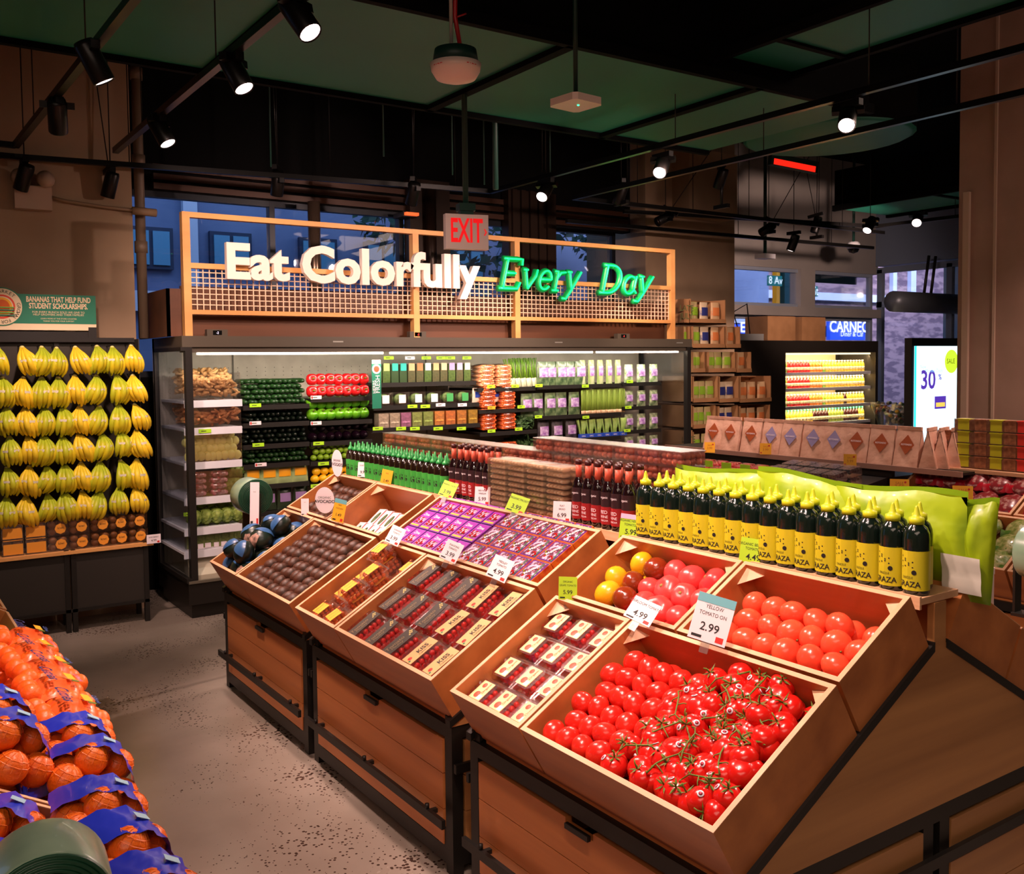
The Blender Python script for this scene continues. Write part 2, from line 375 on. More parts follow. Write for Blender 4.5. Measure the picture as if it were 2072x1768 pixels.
for x in (16.2, 19.6, 24.2): tr.box(x, x+.18, 16.38, 16.5, 3.4, 4.6).box(x+.85, x+1.1, 16.38, 16.5, 3.4, 4.6).box(x, x+1.1, 16.38, 16.5, 4.5, 4.7)
tr.build('stone_trim', mat('stone_trim', (196, 204, 226), .8), bk)
SH = mat('shop_blue', (30, 72, 200), .5, emit=.7); SHW = mat('shop_letters', (240, 244, 255), .5, emit=.9)
yS = 14.0
def shop_sign(px0, py0, px1, py1, txts, label, cut=None):
    a = W(px0, py0, y=yS); b = W(px1, py1, y=yS)
    r = thing('shop_sign', label, 'sign', (a.x, yS, b.z))
    MB().box(a.x, b.x, yS, yS+.1, b.z, a.z).build('sign_board', SH, r); MB().box(a.x+.1, b.x-.1, yS+.1, (16.35 if a.x > 18 else 15.4), b.z+.1, a.z-.1).build('canopy_box', WNF, r)
    for t, px, py, s, bo in txts:
        p = W(px, py, y=yS-.02); MB().text(t, s, frame_mat(p, (1, 0, 0), (0, 0, 1)), bold=bo).build('lettering', SHW, r)
shop_sign(1680, 650, 1751, 688, [('CARNEG', 1719, 662, .36, .02), ('Diner & Caf', 1724, 676, .17, 0)], 'blue shop sign with white CARNEG lettering seen through the window above the juice case')
shop_sign(1468, 655, 1530, 678, [('E', 1503, 663, .3, .02)], 'blue street sign board seen behind the paper crates, white letter on it')
# traffic pole with street name plates
pz = 12.0
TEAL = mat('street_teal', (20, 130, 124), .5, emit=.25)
a = W(1598, 600, y=pz)
r = thing('street_sign_pole', 'green street pole with teal name plate seen through the left street window', 'street sign', (a.x, pz, 0))
MB().box(a.x-.14, a.x+.14, pz, pz+.25, 0, 4.6).build('pole', mat('pole_green', (24, 84, 84), .5), r)
b0 = W(1554, 557, y=pz-.1); b1 = W(1581, 579, y=pz-.1)
MB().box(b0.x, b1.x, pz-.12, pz-.08, b1.z, b0.z, 0).text('8 Av', .2, frame_mat(((b0.x+b1.x)/2, pz-.125, (b0.z+b1.z)/2), (1, 0, 0), (0, 0, 1)), 1).build('name_plate', [TEAL, SHW], r)
y0 = W(1574, 600, y=pz-.05)
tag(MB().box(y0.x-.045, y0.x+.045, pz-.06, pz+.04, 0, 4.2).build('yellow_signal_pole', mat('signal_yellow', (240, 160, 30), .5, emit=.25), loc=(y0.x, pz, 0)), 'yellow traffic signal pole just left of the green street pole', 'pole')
b0 = W(1636, 578, y=pz); b1 = W(1655, 600, y=pz)
r = thing('street_plate', 'teal street name plate ending in 0 St, seen in the right street window', 'street sign', (b0.x, pz, b1.z))
MB().box(b0.x-.5, b1.x, pz, pz+.03, b1.z, b0.z).build('plate', TEAL, r)
MB().text('50 St', .24, frame_mat(((b0.x+b1.x)/2-.06, pz-.01, (b0.z+b1.z)/2), (1, 0, 0), (0, 0, 1)), sx=.8).build('lettering', SHW, r)
b0 = W(1636, 548, y=yR+.1); b1 = W(1741, 575, y=yR+.1)
tag(MB().box(b0.x, b1.x, yR+.16, yR+.2, b1.z, b0.z).build('awning_panel', mat('awning_green', (6, 60, 58), .6), loc=(b0.x, yR+.16, b1.z)), 'dark green awning panel hanging outside the upper right street window', 'awning')
# street trees and road
struct('floor_street', MB().box(-10, 50, WYR+.25, 40, -.4, -.02), mat('asphalt', (50, 54, 62), .7))
def tree(x, y, h, label):
    r = thing('street_tree', label, 'tree', (x, y, 0)); random.seed(int(x*7))
    MB().tube([(x, y, 0), (x+.05, y, h*.5)], .12, 8).build('trunk', mat('bark', (40, 34, 30), .9), r)
    b = MB()
    for i in range(900):
        a = rnd(0, 6.28); q = rnd(.0, 1)**.5*1.9; z = rnd(-1, 1)
        p = Vector((x+q*math.cos(a), y+q*math.sin(a)*.7, h*.75+z*1.5*(1-q/2.4))); s = rnd(.08, .17); u = Vector((rnd(-1, 1), rnd(-1, 1), rnd(-1, 1))).normalized(); v = u.orthogonal().normalized()
        b.add([p-u*s, p+v*s*.5, p+u*s, p-v*s*.5], [(0, 1, 2, 3)])
    b.build('foliage', mat('night_leaves', (36, 74, 52), .7, col2=(20, 44, 36), nscale=2), r)
tree(8.3, 13.4, 5.4, 'street tree outside behind the green lit lettering')
tree(12.6, 13.4, 5.4, 'street tree outside behind the end of the lattice sign')
# unseen fill lamps added outside to brighten the facades
area((20, 11.5, 6.5), (1.25, 0, 0), 14, 2, 900, (.70, .74, 1), 'facade_fill_light')
area((5, 11.0, 7.5), (1.1, 0, 0), 8, 2, 90, (.5, .66, 1), 'facade_fill_light')
# ================================================================== produce tables
TH = math.radians(30); CS, SN = math.cos(TH), math.sin(TH)
XC = 2.343; P0X, P0Z = 1.589, .519; HC = .1806; SF, SB0, SB1 = .4870, .4950, .830
Y3 = {'C': (1.44, 2.565), 'B': (2.68, 3.845), 'A': (3.91, 5.03)}
SHZ = 1.078
def TM(side, yc=0.0, xc=XC):
    """frame of a sloping bed: local x up the slope, local z out of it; side -1 faces the aisle on the left, +1 the right"""
    M = TL(P0X-XC, 0, P0Z) @ RY(-TH)
    if side > 0: M = RZ(PI) @ M
    return TL(xc, yc, 0) @ M
BEDL = TM(-1)
def unit(y0, y1, xc, nm, label, gable0=True, gable1=True, mesh_in=None):
    """black framed table with board drawers and pointed oak gables carrying the sloping crates"""
    r = thing('produce_table', label, 'display table', (xc, (y0+y1)/2, 0), 'produce tables')
    hx = XC-1.575
    f = MB(); zt = .505
    for sx in (-1, 1):
        a, b = sorted((xc+sx*hx, xc+sx*(hx-.04)))
        for y in (y0, y1-.045): f.box(a, b, y, y+.045, 0, zt)
        f.box(a, b, y0+.045, y1-.045, zt-.045, zt).box(a, b, y0+.045, y1-.045, .03, .085)
        f.prism([(xc+sx*(hx-.005), .505), (xc+sx*(hx-.005), .53), (xc+sx*.31, .87), (xc+sx*.31, .83)], y0+.02, y0+.05).prism([(xc+sx*(hx-.005), .505), (xc+sx*(hx-.005), .53), (xc+sx*.31, .87), (xc+sx*.31, .83)], y1-.05, y1-.02)
    for y in (y0+.001, y1-.046):
        f.box(xc-hx+.04, xc+hx-.04, y, y+.045, zt-.045, zt).box(xc-hx+.04, xc+hx-.04, y, y+.045, .03, .085)
        f.box(xc-.06, xc-.015, y, y+.045, .085, zt-.045).box(xc+.015, xc+.06, y, y+.045, .085, zt-.045)
    for sx in (-1, 1):
        a, b = sorted((xc+sx*hx, xc+sx*(hx-.012)))
        for y, s2 in ((y0+.045, 1), (y1-.045, -1)):
            u, v = sorted((y, y+s2*.05)); f.box(a, b, u, v, .085, .15)
    f.build('frame', BLACK, r)
    # bed panels under the crates and the dark apron under the overhang
    b = MB()
    b.prism([(xc-.745, .515), (xc, .948), (xc+.745, .515), (xc+.745, .505), (xc-.745, .505)], y0+.06, y1-.06)
    b.build('bed_board', WOODY, r)
    # drawer fronts, three boards each with a finger notch
    for sx in (-1, 1):
        d = MB(); X = xc+sx*(hx+.004); a, b2 = sorted((X, X-sx*.022))
        ya, yb = y0+.055, y1-.055; ym = (ya+yb)/2
        d.box(a, b2, ya, ym-.06, .335, .449).box(a, b2, ym+.06, yb, .335, .449).box(a, b2, ym-.06, ym+.06, .335, .43)
        d.box(a, b2, ya, yb, .213, .332).box(a, b2, ya, yb, .092, .21)
        dr = d.build('drawer', WOODY, r)
        MB().box(min(X, X+sx*.012), max(X, X+sx*.012), ym-.05, ym+.05, .425, .44).build('pull', BLACK, dr)
        k = MB(); xr = X+sx*.03; a, b2 = sorted((xr, xr+sx*.014)); k.box(a, b2, y0-.01, y1-.02, .178, .208)
        for y in (y0+.1, ym, y1-.12): k.box(min(X, xr), max(X, xr), y-.008, y+.008, .186, .2); k.lathe([(.008, 0), (.008, .016)], 8, T=TL(xr+sx*.007, y, .208))
        k.build('bumper_rail', BLACK, r)
    # end faces
    for y, s2, on in ((y0, -1, gable0), (y1, 1, gable1)):
        e = MB(); ya, yb = sorted((y+s2*.002, y-s2*.02))
        for xa, xb in ((xc-hx+.05, xc-.065), (xc+.065, xc+hx-.05)):
            for za, zb in ((.092, .21), (.213, .332), (.335, .45)): e.box(xa, xb, ya, yb, za, zb)
        e.build('end_boards', WOODX, r)
        MB().box(xc-hx, xc+hx, min(y+s2*.012, y+s2*.026), max(y+s2*.012, y+s2*.026), .356, .386).build('bumper_rail', BLACK, r)
        if on:
            g = MB(); ya, yb = sorted((y+s2*.003, y-s2*.018))
            g.prism([(xc-hx-.0, .507), (xc-hx-.0, .522), (xc-.026, .945), (xc+.026, .945), (xc+hx, .522), (xc+hx, .507)], ya, yb)
            g.build('gable', WOODX, r)
            MB().box(xc-.026, xc+.026, ya, yb, .945, SHZ-.02).build('post', WOODX, r)
            t = MB()
            for sx in (-1, 1):
                t.prism([(xc+sx*(hx+.01), .505), (xc+sx*(hx+.01), .53), (xc+sx*.028, .955), (xc+sx*.028, .93)], ya-.004, yb+.004)
            t.build('slope_bracket', BLACK, r)
    return r
tA = unit(*Y3['A'], XC, 'A', 'oak and black steel produce table under the avocados, farthest of the three')
tB = unit(*Y3['B'], XC, 'B', 'oak and black steel produce table under the boxed snacking tomatoes, middle of the three')
tC = unit(*Y3['C'], XC, 'C', 'oak and black steel produce table under the loose tomatoes, nearest with pointed end panel')
def crate(s0, s1, y0, y1, label, M=None, h=HC, floor=.012, edge=True):
    """open plywood crate in bed coordinates"""
    M = BEDL if M is None else M
    s0 += .002; s1 -= .002; y0 += .002; y1 -= .002
    t = .014; b = MB()
    b.box(s0, s1, y0, y1, 0, floor, 1)
    b.box(s0, s0+t, y0, y1, floor, h-.002, 0).box(s1-t, s1, y0, y1, floor, h-.002, 0)
    b.box(s0+t, s1-t, y0, y0+t, floor, h-.002, 0).box(s0+t, s1-t, y1-t, y1, floor, h-.002, 0)
    r = b.build('wooden_crate', [WOODY, CRATEIN], M=M)
    e = MB(); e.box(s0, s0+t, y0, y1, h-.002, h).box(s1-t, s1, y0, y1, h-.002, h).box(s0+t, s1-t, y0, y0+t, h-.002, h).box(s0+t, s1-t, y1-t, y1, h-.002, h)
    e.build('plywood_rim', EDGE, r, world=False)
    for yy, sg in ((y0+t, 1), (y1-t, -1)):
        k = MB(); k.add([(s1-t, yy, h-.03), (s1-t, yy, h-.012), (s1-t-.06, yy, h-.03), (s1-t, yy+sg*.06, h-.03)], [(0, 1, 2), (0, 3, 1), (1, 3, 2), (0, 2, 3)])
        k.build('corner_block', EDGE, r, world=False)
    return tag(r, label, 'crate', 'plywood crates on the produce tables')
crate(0, SF, 1.44, 2.178, 'front plywood crate of loose red tomatoes and vine tomatoes')
crate(0, SF, 2.184, 2.563, 'front plywood crate holding nine small boxes of grape tomatoes')
crate(SB0, SB1, 1.44, 2.0, 'back plywood crate of large beefsteak tomatoes at the table end')
crate(SB0, SB1, 2.006, 2.563, 'back plywood crate of mixed red, yellow and brown heirloom tomatoes')
crate(0, SF, 2.68, 3.44, 'front plywood crate of snacking tomato boxes with dark and tan labels')
crate(0, SF, 3.446, 3.845, 'narrow front plywood crate of boxes with amber labels')
crate(SB0, SB1, 2.68, 3.845, 'long back plywood crate of purple packets')
crate(0, SF, 3.91, 4.615, 'front plywood crate filled with dark avocados')
crate(0, SF, 4.621, 5.03, 'front plywood crate of dark squash with blue wrappers, farthest left')
crate(SB0, SB1, 3.91, 4.49, 'back plywood crate of small white labelled packs')
crate(SB0, SB1, 4.496, 5.03, 'back plywood crate of dark avocados behind the oval price sign')
BEDR = TM(1)
for (a, b, n) in ((0, SF, 'lower'), (SB0, SB1, 'upper')):
    crate(a, b, -2.563, -1.44, '%s plywood crate on the far slope of the nearest table' % n, M=BEDR)
    crate(a, b, -3.845, -2.68, '%s plywood crate on the far slope of the middle table' % n, M=BEDR)
    crate(a, b, -5.03, -3.91, '%s plywood crate on the far slope of the farthest table' % n, M=BEDR)
# ridge shelf
s = MB().prism([(2.262, 1.44), (2.262, 5.03), (2.62, 5.03), (2.62, 2.4), (2.43, 2.35), (2.43, 1.44)], SHZ-.018, SHZ, 0, 'z')
sh = s.build('ridge_shelf', EDGE, loc=(2.34, 3.2, SHZ-.018)); tag(sh, 'long narrow oak ridge shelf carrying the bottles above the crates', 'shelf')
l = MB().box(2.254, 2.262, 1.44, 5.03, SHZ-.03, SHZ+.004); l.build('lip', EDGE, sh)
b = MB()
for y in (2.62, 3.86, 4.98): b.box(2.32, 2.37, y, y+.02, .95, SHZ-.018)
b.build('support', WOODX, sh)
# ================================================================== produce prototypes
RT = mat('tomato_red', (214, 30, 22), .22, coat=.25, col2=(196, 22, 18), nscale=6)
RT2 = mat('roma_red', (222, 44, 30), .24, coat=.2, col2=(206, 32, 24), nscale=6)
BT = mat('beefsteak_red', (244, 92, 58), .24, coat=.3, col2=(236, 76, 50), nscale=5)
HT = mat('heirloom_red', (232, 70, 66), .28, coat=.25, col2=(218, 50, 54), nscale=7)
HY = mat('heirloom_yellow', (238, 176, 26), .25, coat=.2, col2=(226, 160, 20), nscale=6)
HB = mat('heirloom_brown', (136, 44, 18), .2, coat=.3, col2=(110, 52, 20), nscale=6)
VINE = mat('vine_green', (104, 124, 40), .6, col2=(80, 104, 34), nscale=30)
SCAR = mat('stem_scar', (140, 120, 60), .7)
AVO = mat('avocado_skin', (94, 52, 36), .46, spec=.35, col2=(56, 36, 24), nscale=9, bump=.2, bscale=60)
STK = mat('round_sticker', (226, 226, 238), .4); STKR = mat('sticker_red', (190, 60, 80), .4)
def mk_simple(name, mb, mats):
    return lambda: mb().build(name, mats, world=False)
def mk_roma(): return MB().ball((0, 0, 0), (.0385, .0325, .0325), 16, 10, pear=.08).build('roma_tomato', RT2)
def calyx(rad, z, n=5):
    b = MB()
    for k in range(n):
        a = 2*PI*k/n; c, s_ = math.cos(a), math.sin(a); L = rad*(.75+.2*(k % 2))
        b.add([(0, 0, z), (c*L*.45-s_*.003, s_*L*.45+c*.0035, z+.002), (c*L, s_*L, z+.006), (c*L*.45+s_*.0035, s_*L*.45-c*.0035, z+.002), (c*L*.4, s_*L*.4, z+.004)], [(0, 1, 4), (1, 2, 4), (2, 3, 4), (3, 0, 4)])
    b.tube([(0, 0, z-.002), (.002, 0, z+.014), (.006, .003, z+.022)], [.0024, .002, .0017], 6)
    return b
def mk_beef():
    o = MB().ball((0, 0, 0), (.047, .046, .040), 20, 12, dent=.05).build('beefsteak_tomato', BT)
    MB().lathe([(.004, .001), (.0, .003)], 8, T=TL(0, 0, .037)).build('stem_scar', SCAR, o); return o
def mk_heir(m, n):
    def f():
        o = MB().ball((0, 0, 0), (.05, .048, .037), 30, 11, rib=.1, nrib=6, dent=.22).build(n, m)
        MB().lathe([(.007, .0), (.005, .003), (0, .004)], 8, T=TL(0, 0, .029)).build('stem_scar', SCAR, o); return o
    return f
def mk_smooth(m, n, r): return lambda: MB().ball((0, 0, 0), r, 16, 10).build(n, m)
def mk_avo(): return MB().ball((0, 0, 0), (.034, .0335, .040), 14, 10, pear=.14).build('avocado', AVO)
def bedM(s, y, t, rz=0, rx=0, ry=0, bed=None):
    return (bed or BEDL) @ TL(s, y, t) @ RZ(rz) @ RY(ry) @ RX(rx)
# ---- loose roma tomatoes (left part of the crate)
def rows_heap(s0, s1, y0, y1, ds, dy, lay, t0, dt, jit):
    for k in range(lay):
        i = 0; s = s0+(k % 2)*ds*.5+k*.004
        while s <= s1-k*.01:
            j = 0; y = y0+((i+k) % 2)*dy*.5+k*.006
            while y <= y1-k*.008:
                yield s+rnd(-jit, jit), y+rnd(-jit, jit), t0+k*dt+rnd(0, .004), i, j, k
                y += dy; j += 1
            s += ds; i += 1
LAY = ['at the bottom', 'mid layer', 'on top']
def bound(s): return 1.80+.04*math.sin(s*14)
for s, y, t, i, j, k in rows_heap(.054, .445, 1.78, 2.135, .0615, .064, 3, .045, .046, .005):
    if k == 0 and not (i < 1 or j > 4): pass
    if y < bound(s): continue
    place('roma', mk_roma, bedM(s, y, t, rnd(0, 6.3), rnd(-.25, .25), rnd(-.5, .5)) @ SC(rnd(.93, 1.04)), 'loose red tomato %s, %s from vine tomatoes, %s row up' % (LAY[k], od(j), od(i)), 'tomato', 'loose red tomatoes in the front crate')
# ---- vine tomatoes: clusters of five on one stem
def mk_cluster(seed):
    def f():
        random.seed(seed); r = bpy.data.objects.new('vine_tomatoes', None); C.objects.link(r); r.empty_display_size = .03
        pos = [(-.066, .026), (-.008, .048), (.034, -.036), (.068, .03), (-.034, -.04)]
        pts = []
        for n, (a, b) in enumerate(pos):
            a += rnd(-.006, .006); b += rnd(-.006, .006); R = rnd(.033, .037); z = rnd(-.004, .006)
            T = TL(a, b, z) @ RX(rnd(-.5, .5)) @ RY(rnd(-.5, .5))
            o = MB().ball((0, 0, 0), (R, R, R*.88), 16, 10, dent=.1).build('tomato', RT, r, world=False); o.matrix_basis = T
            if n in (0, 2, 3): calyx(R*.85, R*.8).build('calyx', VINE, o, world=False)
            if n in (1, 3) or (seed % 2 and n == 0):
                s_ = MB(); A = rnd(0, 6.28); n_ = Vector((math.cos(A)*.75, math.sin(A)*.75, .66)).normalized(); c = Vector((n_.x*R, n_.y*R, n_.z*R*.88))*1.012
                FM = frame_mat(c, n_.orthogonal(), n_.cross(n_.orthogonal()))
                s_.lathe([(.0085, 0), (.0082, .0012), (0, .0014)], 12, T=FM).lathe([(.005, .0014), (0, .0017)], 10, 1, T=FM)
                s_.build('sticker', [STK, STKR], o, world=False)
            pts.append(Vector((a*.8, b*.8, z+R*.7)))
        st = MB(); spine = [Vector((-.06, .0, .03)), Vector((-.03, .006, .036)), Vector((0, .004, .038)), Vector((.03, -.002, .036)), Vector((.05, .01, .03))]
        st.tube(spine, [.0024, .0022, .0022, .002, .0014], 6)
        for p in pts:
            q = min(spine, key=lambda u: (u-p).length); st.tube([q, (q+p)/2+Vector((0, 0, .002)), p-Vector((0, 0, .008))], [.0018, .0015, .0015], 6)
        st.build('vine_stem', VINE, r, world=False); return r
    return f
def mk_vt():
    o = MB().ball((0, 0, 0), (.035, .035, .031), 16, 10, dent=.1).build('vine_tomato', RT); calyx(.035, .029).build('calyx', VINE, o, world=False); return o
for s, y, t, i, j, k in rows_heap(.054, .445, 1.495, 1.80, .068, .070, 3, .048, .046, .005):
    if y > bound(s)-.02: continue
    if k == 2 and not (y < 1.56 or s > .41 or s < .08): continue
    place('vt', mk_vt, bedM(s, y, t, rnd(0, 6.3), rnd(-.8, .8), rnd(-.8, .8)), 'red vine tomato under the clusters, %s from crate end, %s row up, %s' % (od(j), od(i), LAY[k].replace('on top', 'upper layer')), 'tomato', 'vine tomatoes under the clusters')
cl = [(.075, 1.53), (.075, 1.665), (.165, 1.52), (.155, 1.64), (.165, 1.755), (.25, 1.535), (.25, 1.66), (.075, 1.785), (.34, 1.53), (.34, 1.65), (.255, 1.775), (.405, 1.59), (.415, 1.71)]
cl = sorted((.11+(a-.075)*.86, 1.56+(b-1.52)*.88) for a, b in cl)
for n, (s, y) in enumerate(cl):
    row = int(round((s-.11)/.07)); pos = sum(1 for q in cl if int(round((q[0]-.11)/.07)) == row and q[1] < y)
    place('cl%d' % (n % 4), mk_cluster(n % 4+3), bedM(s, y, .142+rnd(0, .008), rnd(-3, 3), rnd(-.14, .14), rnd(-.14, .14)), 'cluster of red tomatoes on a green vine, %s row up, %s from the crate end' % (od(row), od(pos)), 'vine tomatoes', 'clusters of tomatoes on the vine')
# ---- beefsteak
random.seed(21)
for s, y, t, i, j, k in rows_heap(SB0+.055, SB1-.05, 1.497, 1.955, .068, .074, 2, .062, .052, .004):
    if k == 1 and (i > 2 or (i == 2 and j < 1)): continue
    place('beef', mk_beef, bedM(s, y, t, rnd(0, 6.3), rnd(-.9, .9), rnd(1.2, 2.2)) @ SC(rnd(.84, .92)), 'orange red beefsteak tomato, %s from table end, %s row up, %s' % (od(j), od(i), ['lower layer', 'upper layer'][k]), 'tomato', 'beefsteak tomatoes in the back crate')
# ---- heirloom mix
random.seed(5)
hk = {'h': (mk_heir(HT, 'heirloom_tomato'), 'red ribbed heirloom tomato'), 's': (mk_smooth(HT, 'heirloom_tomato', (.043, .041, .037)), 'smooth red heirloom tomato'), 'y': (mk_smooth(HY, 'yellow_tomato', (.044, .043, .038)), 'yellow heirloom tomato'), 'b': (mk_smooth(HB, 'brown_tomato', (.041, .043, .038)), 'brown red heirloom tomato')}
for s, y, t, i, j, k in rows_heap(SB0+.06, SB1-.05, 2.065, 2.52, .084, .084, 2, .06, .055, .007):
    if k == 1 and (i > 2): continue
    if y > 2.43: kind = 'y' if (j+k+i) % 2 else 'y'
    elif y > 2.36: kind = 'b' if random.random() < .8 else 'y'
    else: kind = 'h' if random.random() < .5 else 's'
    mk, lb = hk[kind]
    place('hl'+kind, mk, bedM(s, y, t, rnd(0, 6.3), rnd(-.7, .7), rnd(-.7, .7)) @ SC(rnd(.92, 1.14)), '%s, %s from beefsteak side, %s row up, %s' % (lb, od(j), od(i), ['lower layer', 'upper layer'][k]), 'tomato', 'heirloom tomatoes in the back crate')
# ---- avocados, set upright in rows
random.seed(9)
for i in range(8):
    for j in range(10):
        s = .055+i*.0545+rnd(-.003, .003); y = 3.958+j*.0665+(i % 2)*.012+rnd(-.002, .002)
        place('avo', mk_avo, bedM(s, y, .128+rnd(-.008, .008), rnd(-.2, .2), rnd(-.15, .15), -.95+rnd(-.12, .12)) @ SC(rnd(.95, 1.08)), 'dark avocado, front crate, %s row up, %s from the amber boxes' % (od(i), od(j)), 'avocado', 'avocados in the front crate')
for i in range(5):
    for j in range(8):
        s = SB0+.055+i*.058; y = 4.55+j*.06+(i % 2)*.01
        place('avo', mk_avo, bedM(s, y, .1+rnd(-.008, .008), rnd(-.2, .2), rnd(-.15, .15), -.95+rnd(-.12, .12)) @ SC(rnd(.92, 1.04)), 'dark avocado, back crate, %s row up, %s from right board' % (od(i), od(j)), 'avocado', 'avocados in the back crate')
# false floors that lift the fruit
def riser(s0, s1, y0, y1, h, label, bed=None):
    o = MB().box(s0+.02, s1-.02, y0+.02, y1-.02, .013, h).build('crate_insert', CRATEIN, M=bed or BEDL); tag(o, label, 'crate insert', 'board inserts in the crates')
riser(0, SF, 3.91, 4.615, .075, 'brown board insert under the front avocados')
riser(SB0, SB1, 4.496, 5.03, .055, 'brown board insert under the back avocados')
# ================================================================== clamshell boxes
def pack_M(L, Wd, h, contents, label_fn, name, fill=.97, n=26, cr=.011, cmat=RT, seed=1):
    def f():
        random.seed(seed)
        b = MB(); t = .007
        def ring(k, z): return [(-L/2+k, -Wd/2+k*2, z), (-L/2+k*2, -Wd/2+k, z), (L/2-k*2, -Wd/2+k, z), (L/2-k, -Wd/2+k*2, z), (L/2-k, Wd/2-k*2, z), (L/2-k*2, Wd/2-k, z), (-L/2+k*2, Wd/2-k, z), (-L/2+k, Wd/2-k*2, z)]
        rings = [ring(.012, 0), ring(.006, h*.55), ring(.0, h*.56), ring(.0, h*.62), ring(.006, h*.63), ring(.012, h)]
        vs = [v for r_ in rings for v in r_]; fs = [tuple(range(7, -1, -1))]
        for q in range(5): fs += [(q*8+i, q*8+(i+1) % 8, q*8+8+(i+1) % 8, q*8+8+i) for i in range(8)]
        fs.append(tuple(range(40, 48)))
        b.add(vs, fs); o = b.build(name, PLASTIC)
        c = MB()
        nx = max(2, int((L-.03)/(cr*1.95))); ny = max(2, int((Wd-.03)/(cr*1.95))); nz = max(1, int((h*fill)/(cr*1.8)))
        for z in range(nz):
            for x in range(nx):
                for y in range(ny):
                    if 0 < z < nz-1 and 0 < x < nx-1 and 0 < y < ny-1: continue
                    if z == 0 and nz > 1 and 0 < x < nx-1 and 0 < y < ny-1: continue
                    px = (x-(nx-1)/2)*cr*1.98+rnd(-.002, .002); py = (y-(ny-1)/2)*cr*1.98+rnd(-.002, .002)
                    c.ball((px, py, cr+.002+z*cr*1.75+rnd(0, .003)), (cr*rnd(.9, 1.12), cr*.95, cr*.95), 8, 5)
        c.build(contents, cmat, o, world=False)
        label_fn(o, L, Wd, h); return o
    return f
TAN = mat('tan_label', (214, 170, 112), .6); BLK2 = mat('charcoal_label', (58, 46, 36), .5); GOLD = mat('gold_ink', (220, 190, 110), .5); ORL = mat('cream_label', (250, 208, 150), .5); ORR = mat('orange_red_ink', (230, 70, 40), .5); GRN = mat('leaf_green_ink', (30, 110, 70), .5)
ORT = mat('orange_cherry', (214, 96, 24), .3, coat=.2)
def face(z, up=(1, 0, 0)):  # readable with text x along -y (seen from the aisle)
    return frame_mat((0, 0, z), (0, -1, 0), up)
def lab_tan(o, L, Wd, h):
    b = MB(); b.box(-L*.41, L*.41, -Wd*.22, Wd*.22, h, h+.0012, 0)
    T = TL(0, 0, h+.002) @ RZ(0)
    b.text('KISS', .028, T @ TL(.012, 0, 0), 1, bold=.02).text('TOMATOES', .011, T @ TL(.012, -.02, 0), 1).lathe([(.009, 0), (0, .001)], 12, 2, T=TL(-L*.3, .0, h+.0012), smooth=False).lathe([(.005, 0), (0, .001)], 10, 3, T=TL(-L*.36, -.012, h+.0012), smooth=False)
    b.build('label', [TAN, INK, REDINK, GRN], o, world=False)
def lab_blk(o, L, Wd, h):
    b = MB(); b.box(-L*.42, L*.42, -Wd*.23, Wd*.23, h, h+.0012, 0)
    T = TL(0, 0, h+.002); b.text('Tomato', .026, T @ TL(-.02, .004, 0), 2, bold=.01).text('Medley', .018, T @ TL(-.02, -.014, 0), 2)
    for k in range(5): b.lathe([(.004, 0), (0, .001)], 8, 1, T=TL(.04+(k % 2)*.009+k*.003, -.01+k*.005, h+.0015), smooth=False)
    b.build('label', [BLK2, GOLD, mat('dim_tan_ink', (140, 116, 84), .6)], o, world=False)
def lab_org(o, L, Wd, h):
    b = MB(); b.box(-L*.33, L*.33, -Wd*.25, Wd*.25, h, h+.0012, 0)
    b.lathe([(.013, 0), (0, .001)], 14, 1, T=TL(-.018, .004, h+.0015), smooth=False).lathe([(.010, 0), (0, .001)], 14, 1, T=TL(.02, .008, h+.0015), smooth=False)
    b.box(-L*.30, -L*.14, -Wd*.22, -Wd*.06, h+.0013, h+.0018, 2)
    b.text('Organic', .014, TL(.012, -.012, h+.0022), 1)
    b.build('label', [ORL, ORR, STK], o, world=False)
def lab_amb(o, L, Wd, h):
    b = MB(); b.box(-L*.25, L*.25, -Wd*.30, Wd*.30, h, h+.0012, 0)
    b.text('SUNGOLD', .013, TL(0, .012, h+.002), 1, bold=.01).text('TOMATOES', .013, TL(0, -.012, h+.002), 1)
    for q in (-1, 1): b.lathe([(.005, 0), (0, .001)], 8, 1, T=TL(q*L*.33, q*.03, h+.0015), smooth=False)
    b.build('label', [YELC, mat('brown_orange_ink', (206, 96, 24), .5)], o, world=False)
CHM = mat('cherry_red', (226, 34, 30), .25, coat=.2)
mkT = pack_M(.155, .136, .07, 'cherry_tomatoes', lab_tan, 'tomato_box', cmat=CHM)
mkB = pack_M(.155, .136, .07, 'cherry_tomatoes', lab_blk, 'tomato_box', cmat=CHM, seed=2)
mkO = pack_M(.112, .116, .055, 'grape_tomatoes', lab_org, 'grape_tomato_box', cmat=CHM, seed=3)
mkA = pack_M(.115, .105, .06, 'sungold_tomatoes', lab_amb, 'amber_label_box', cmat=ORT, cr=.010, seed=4)
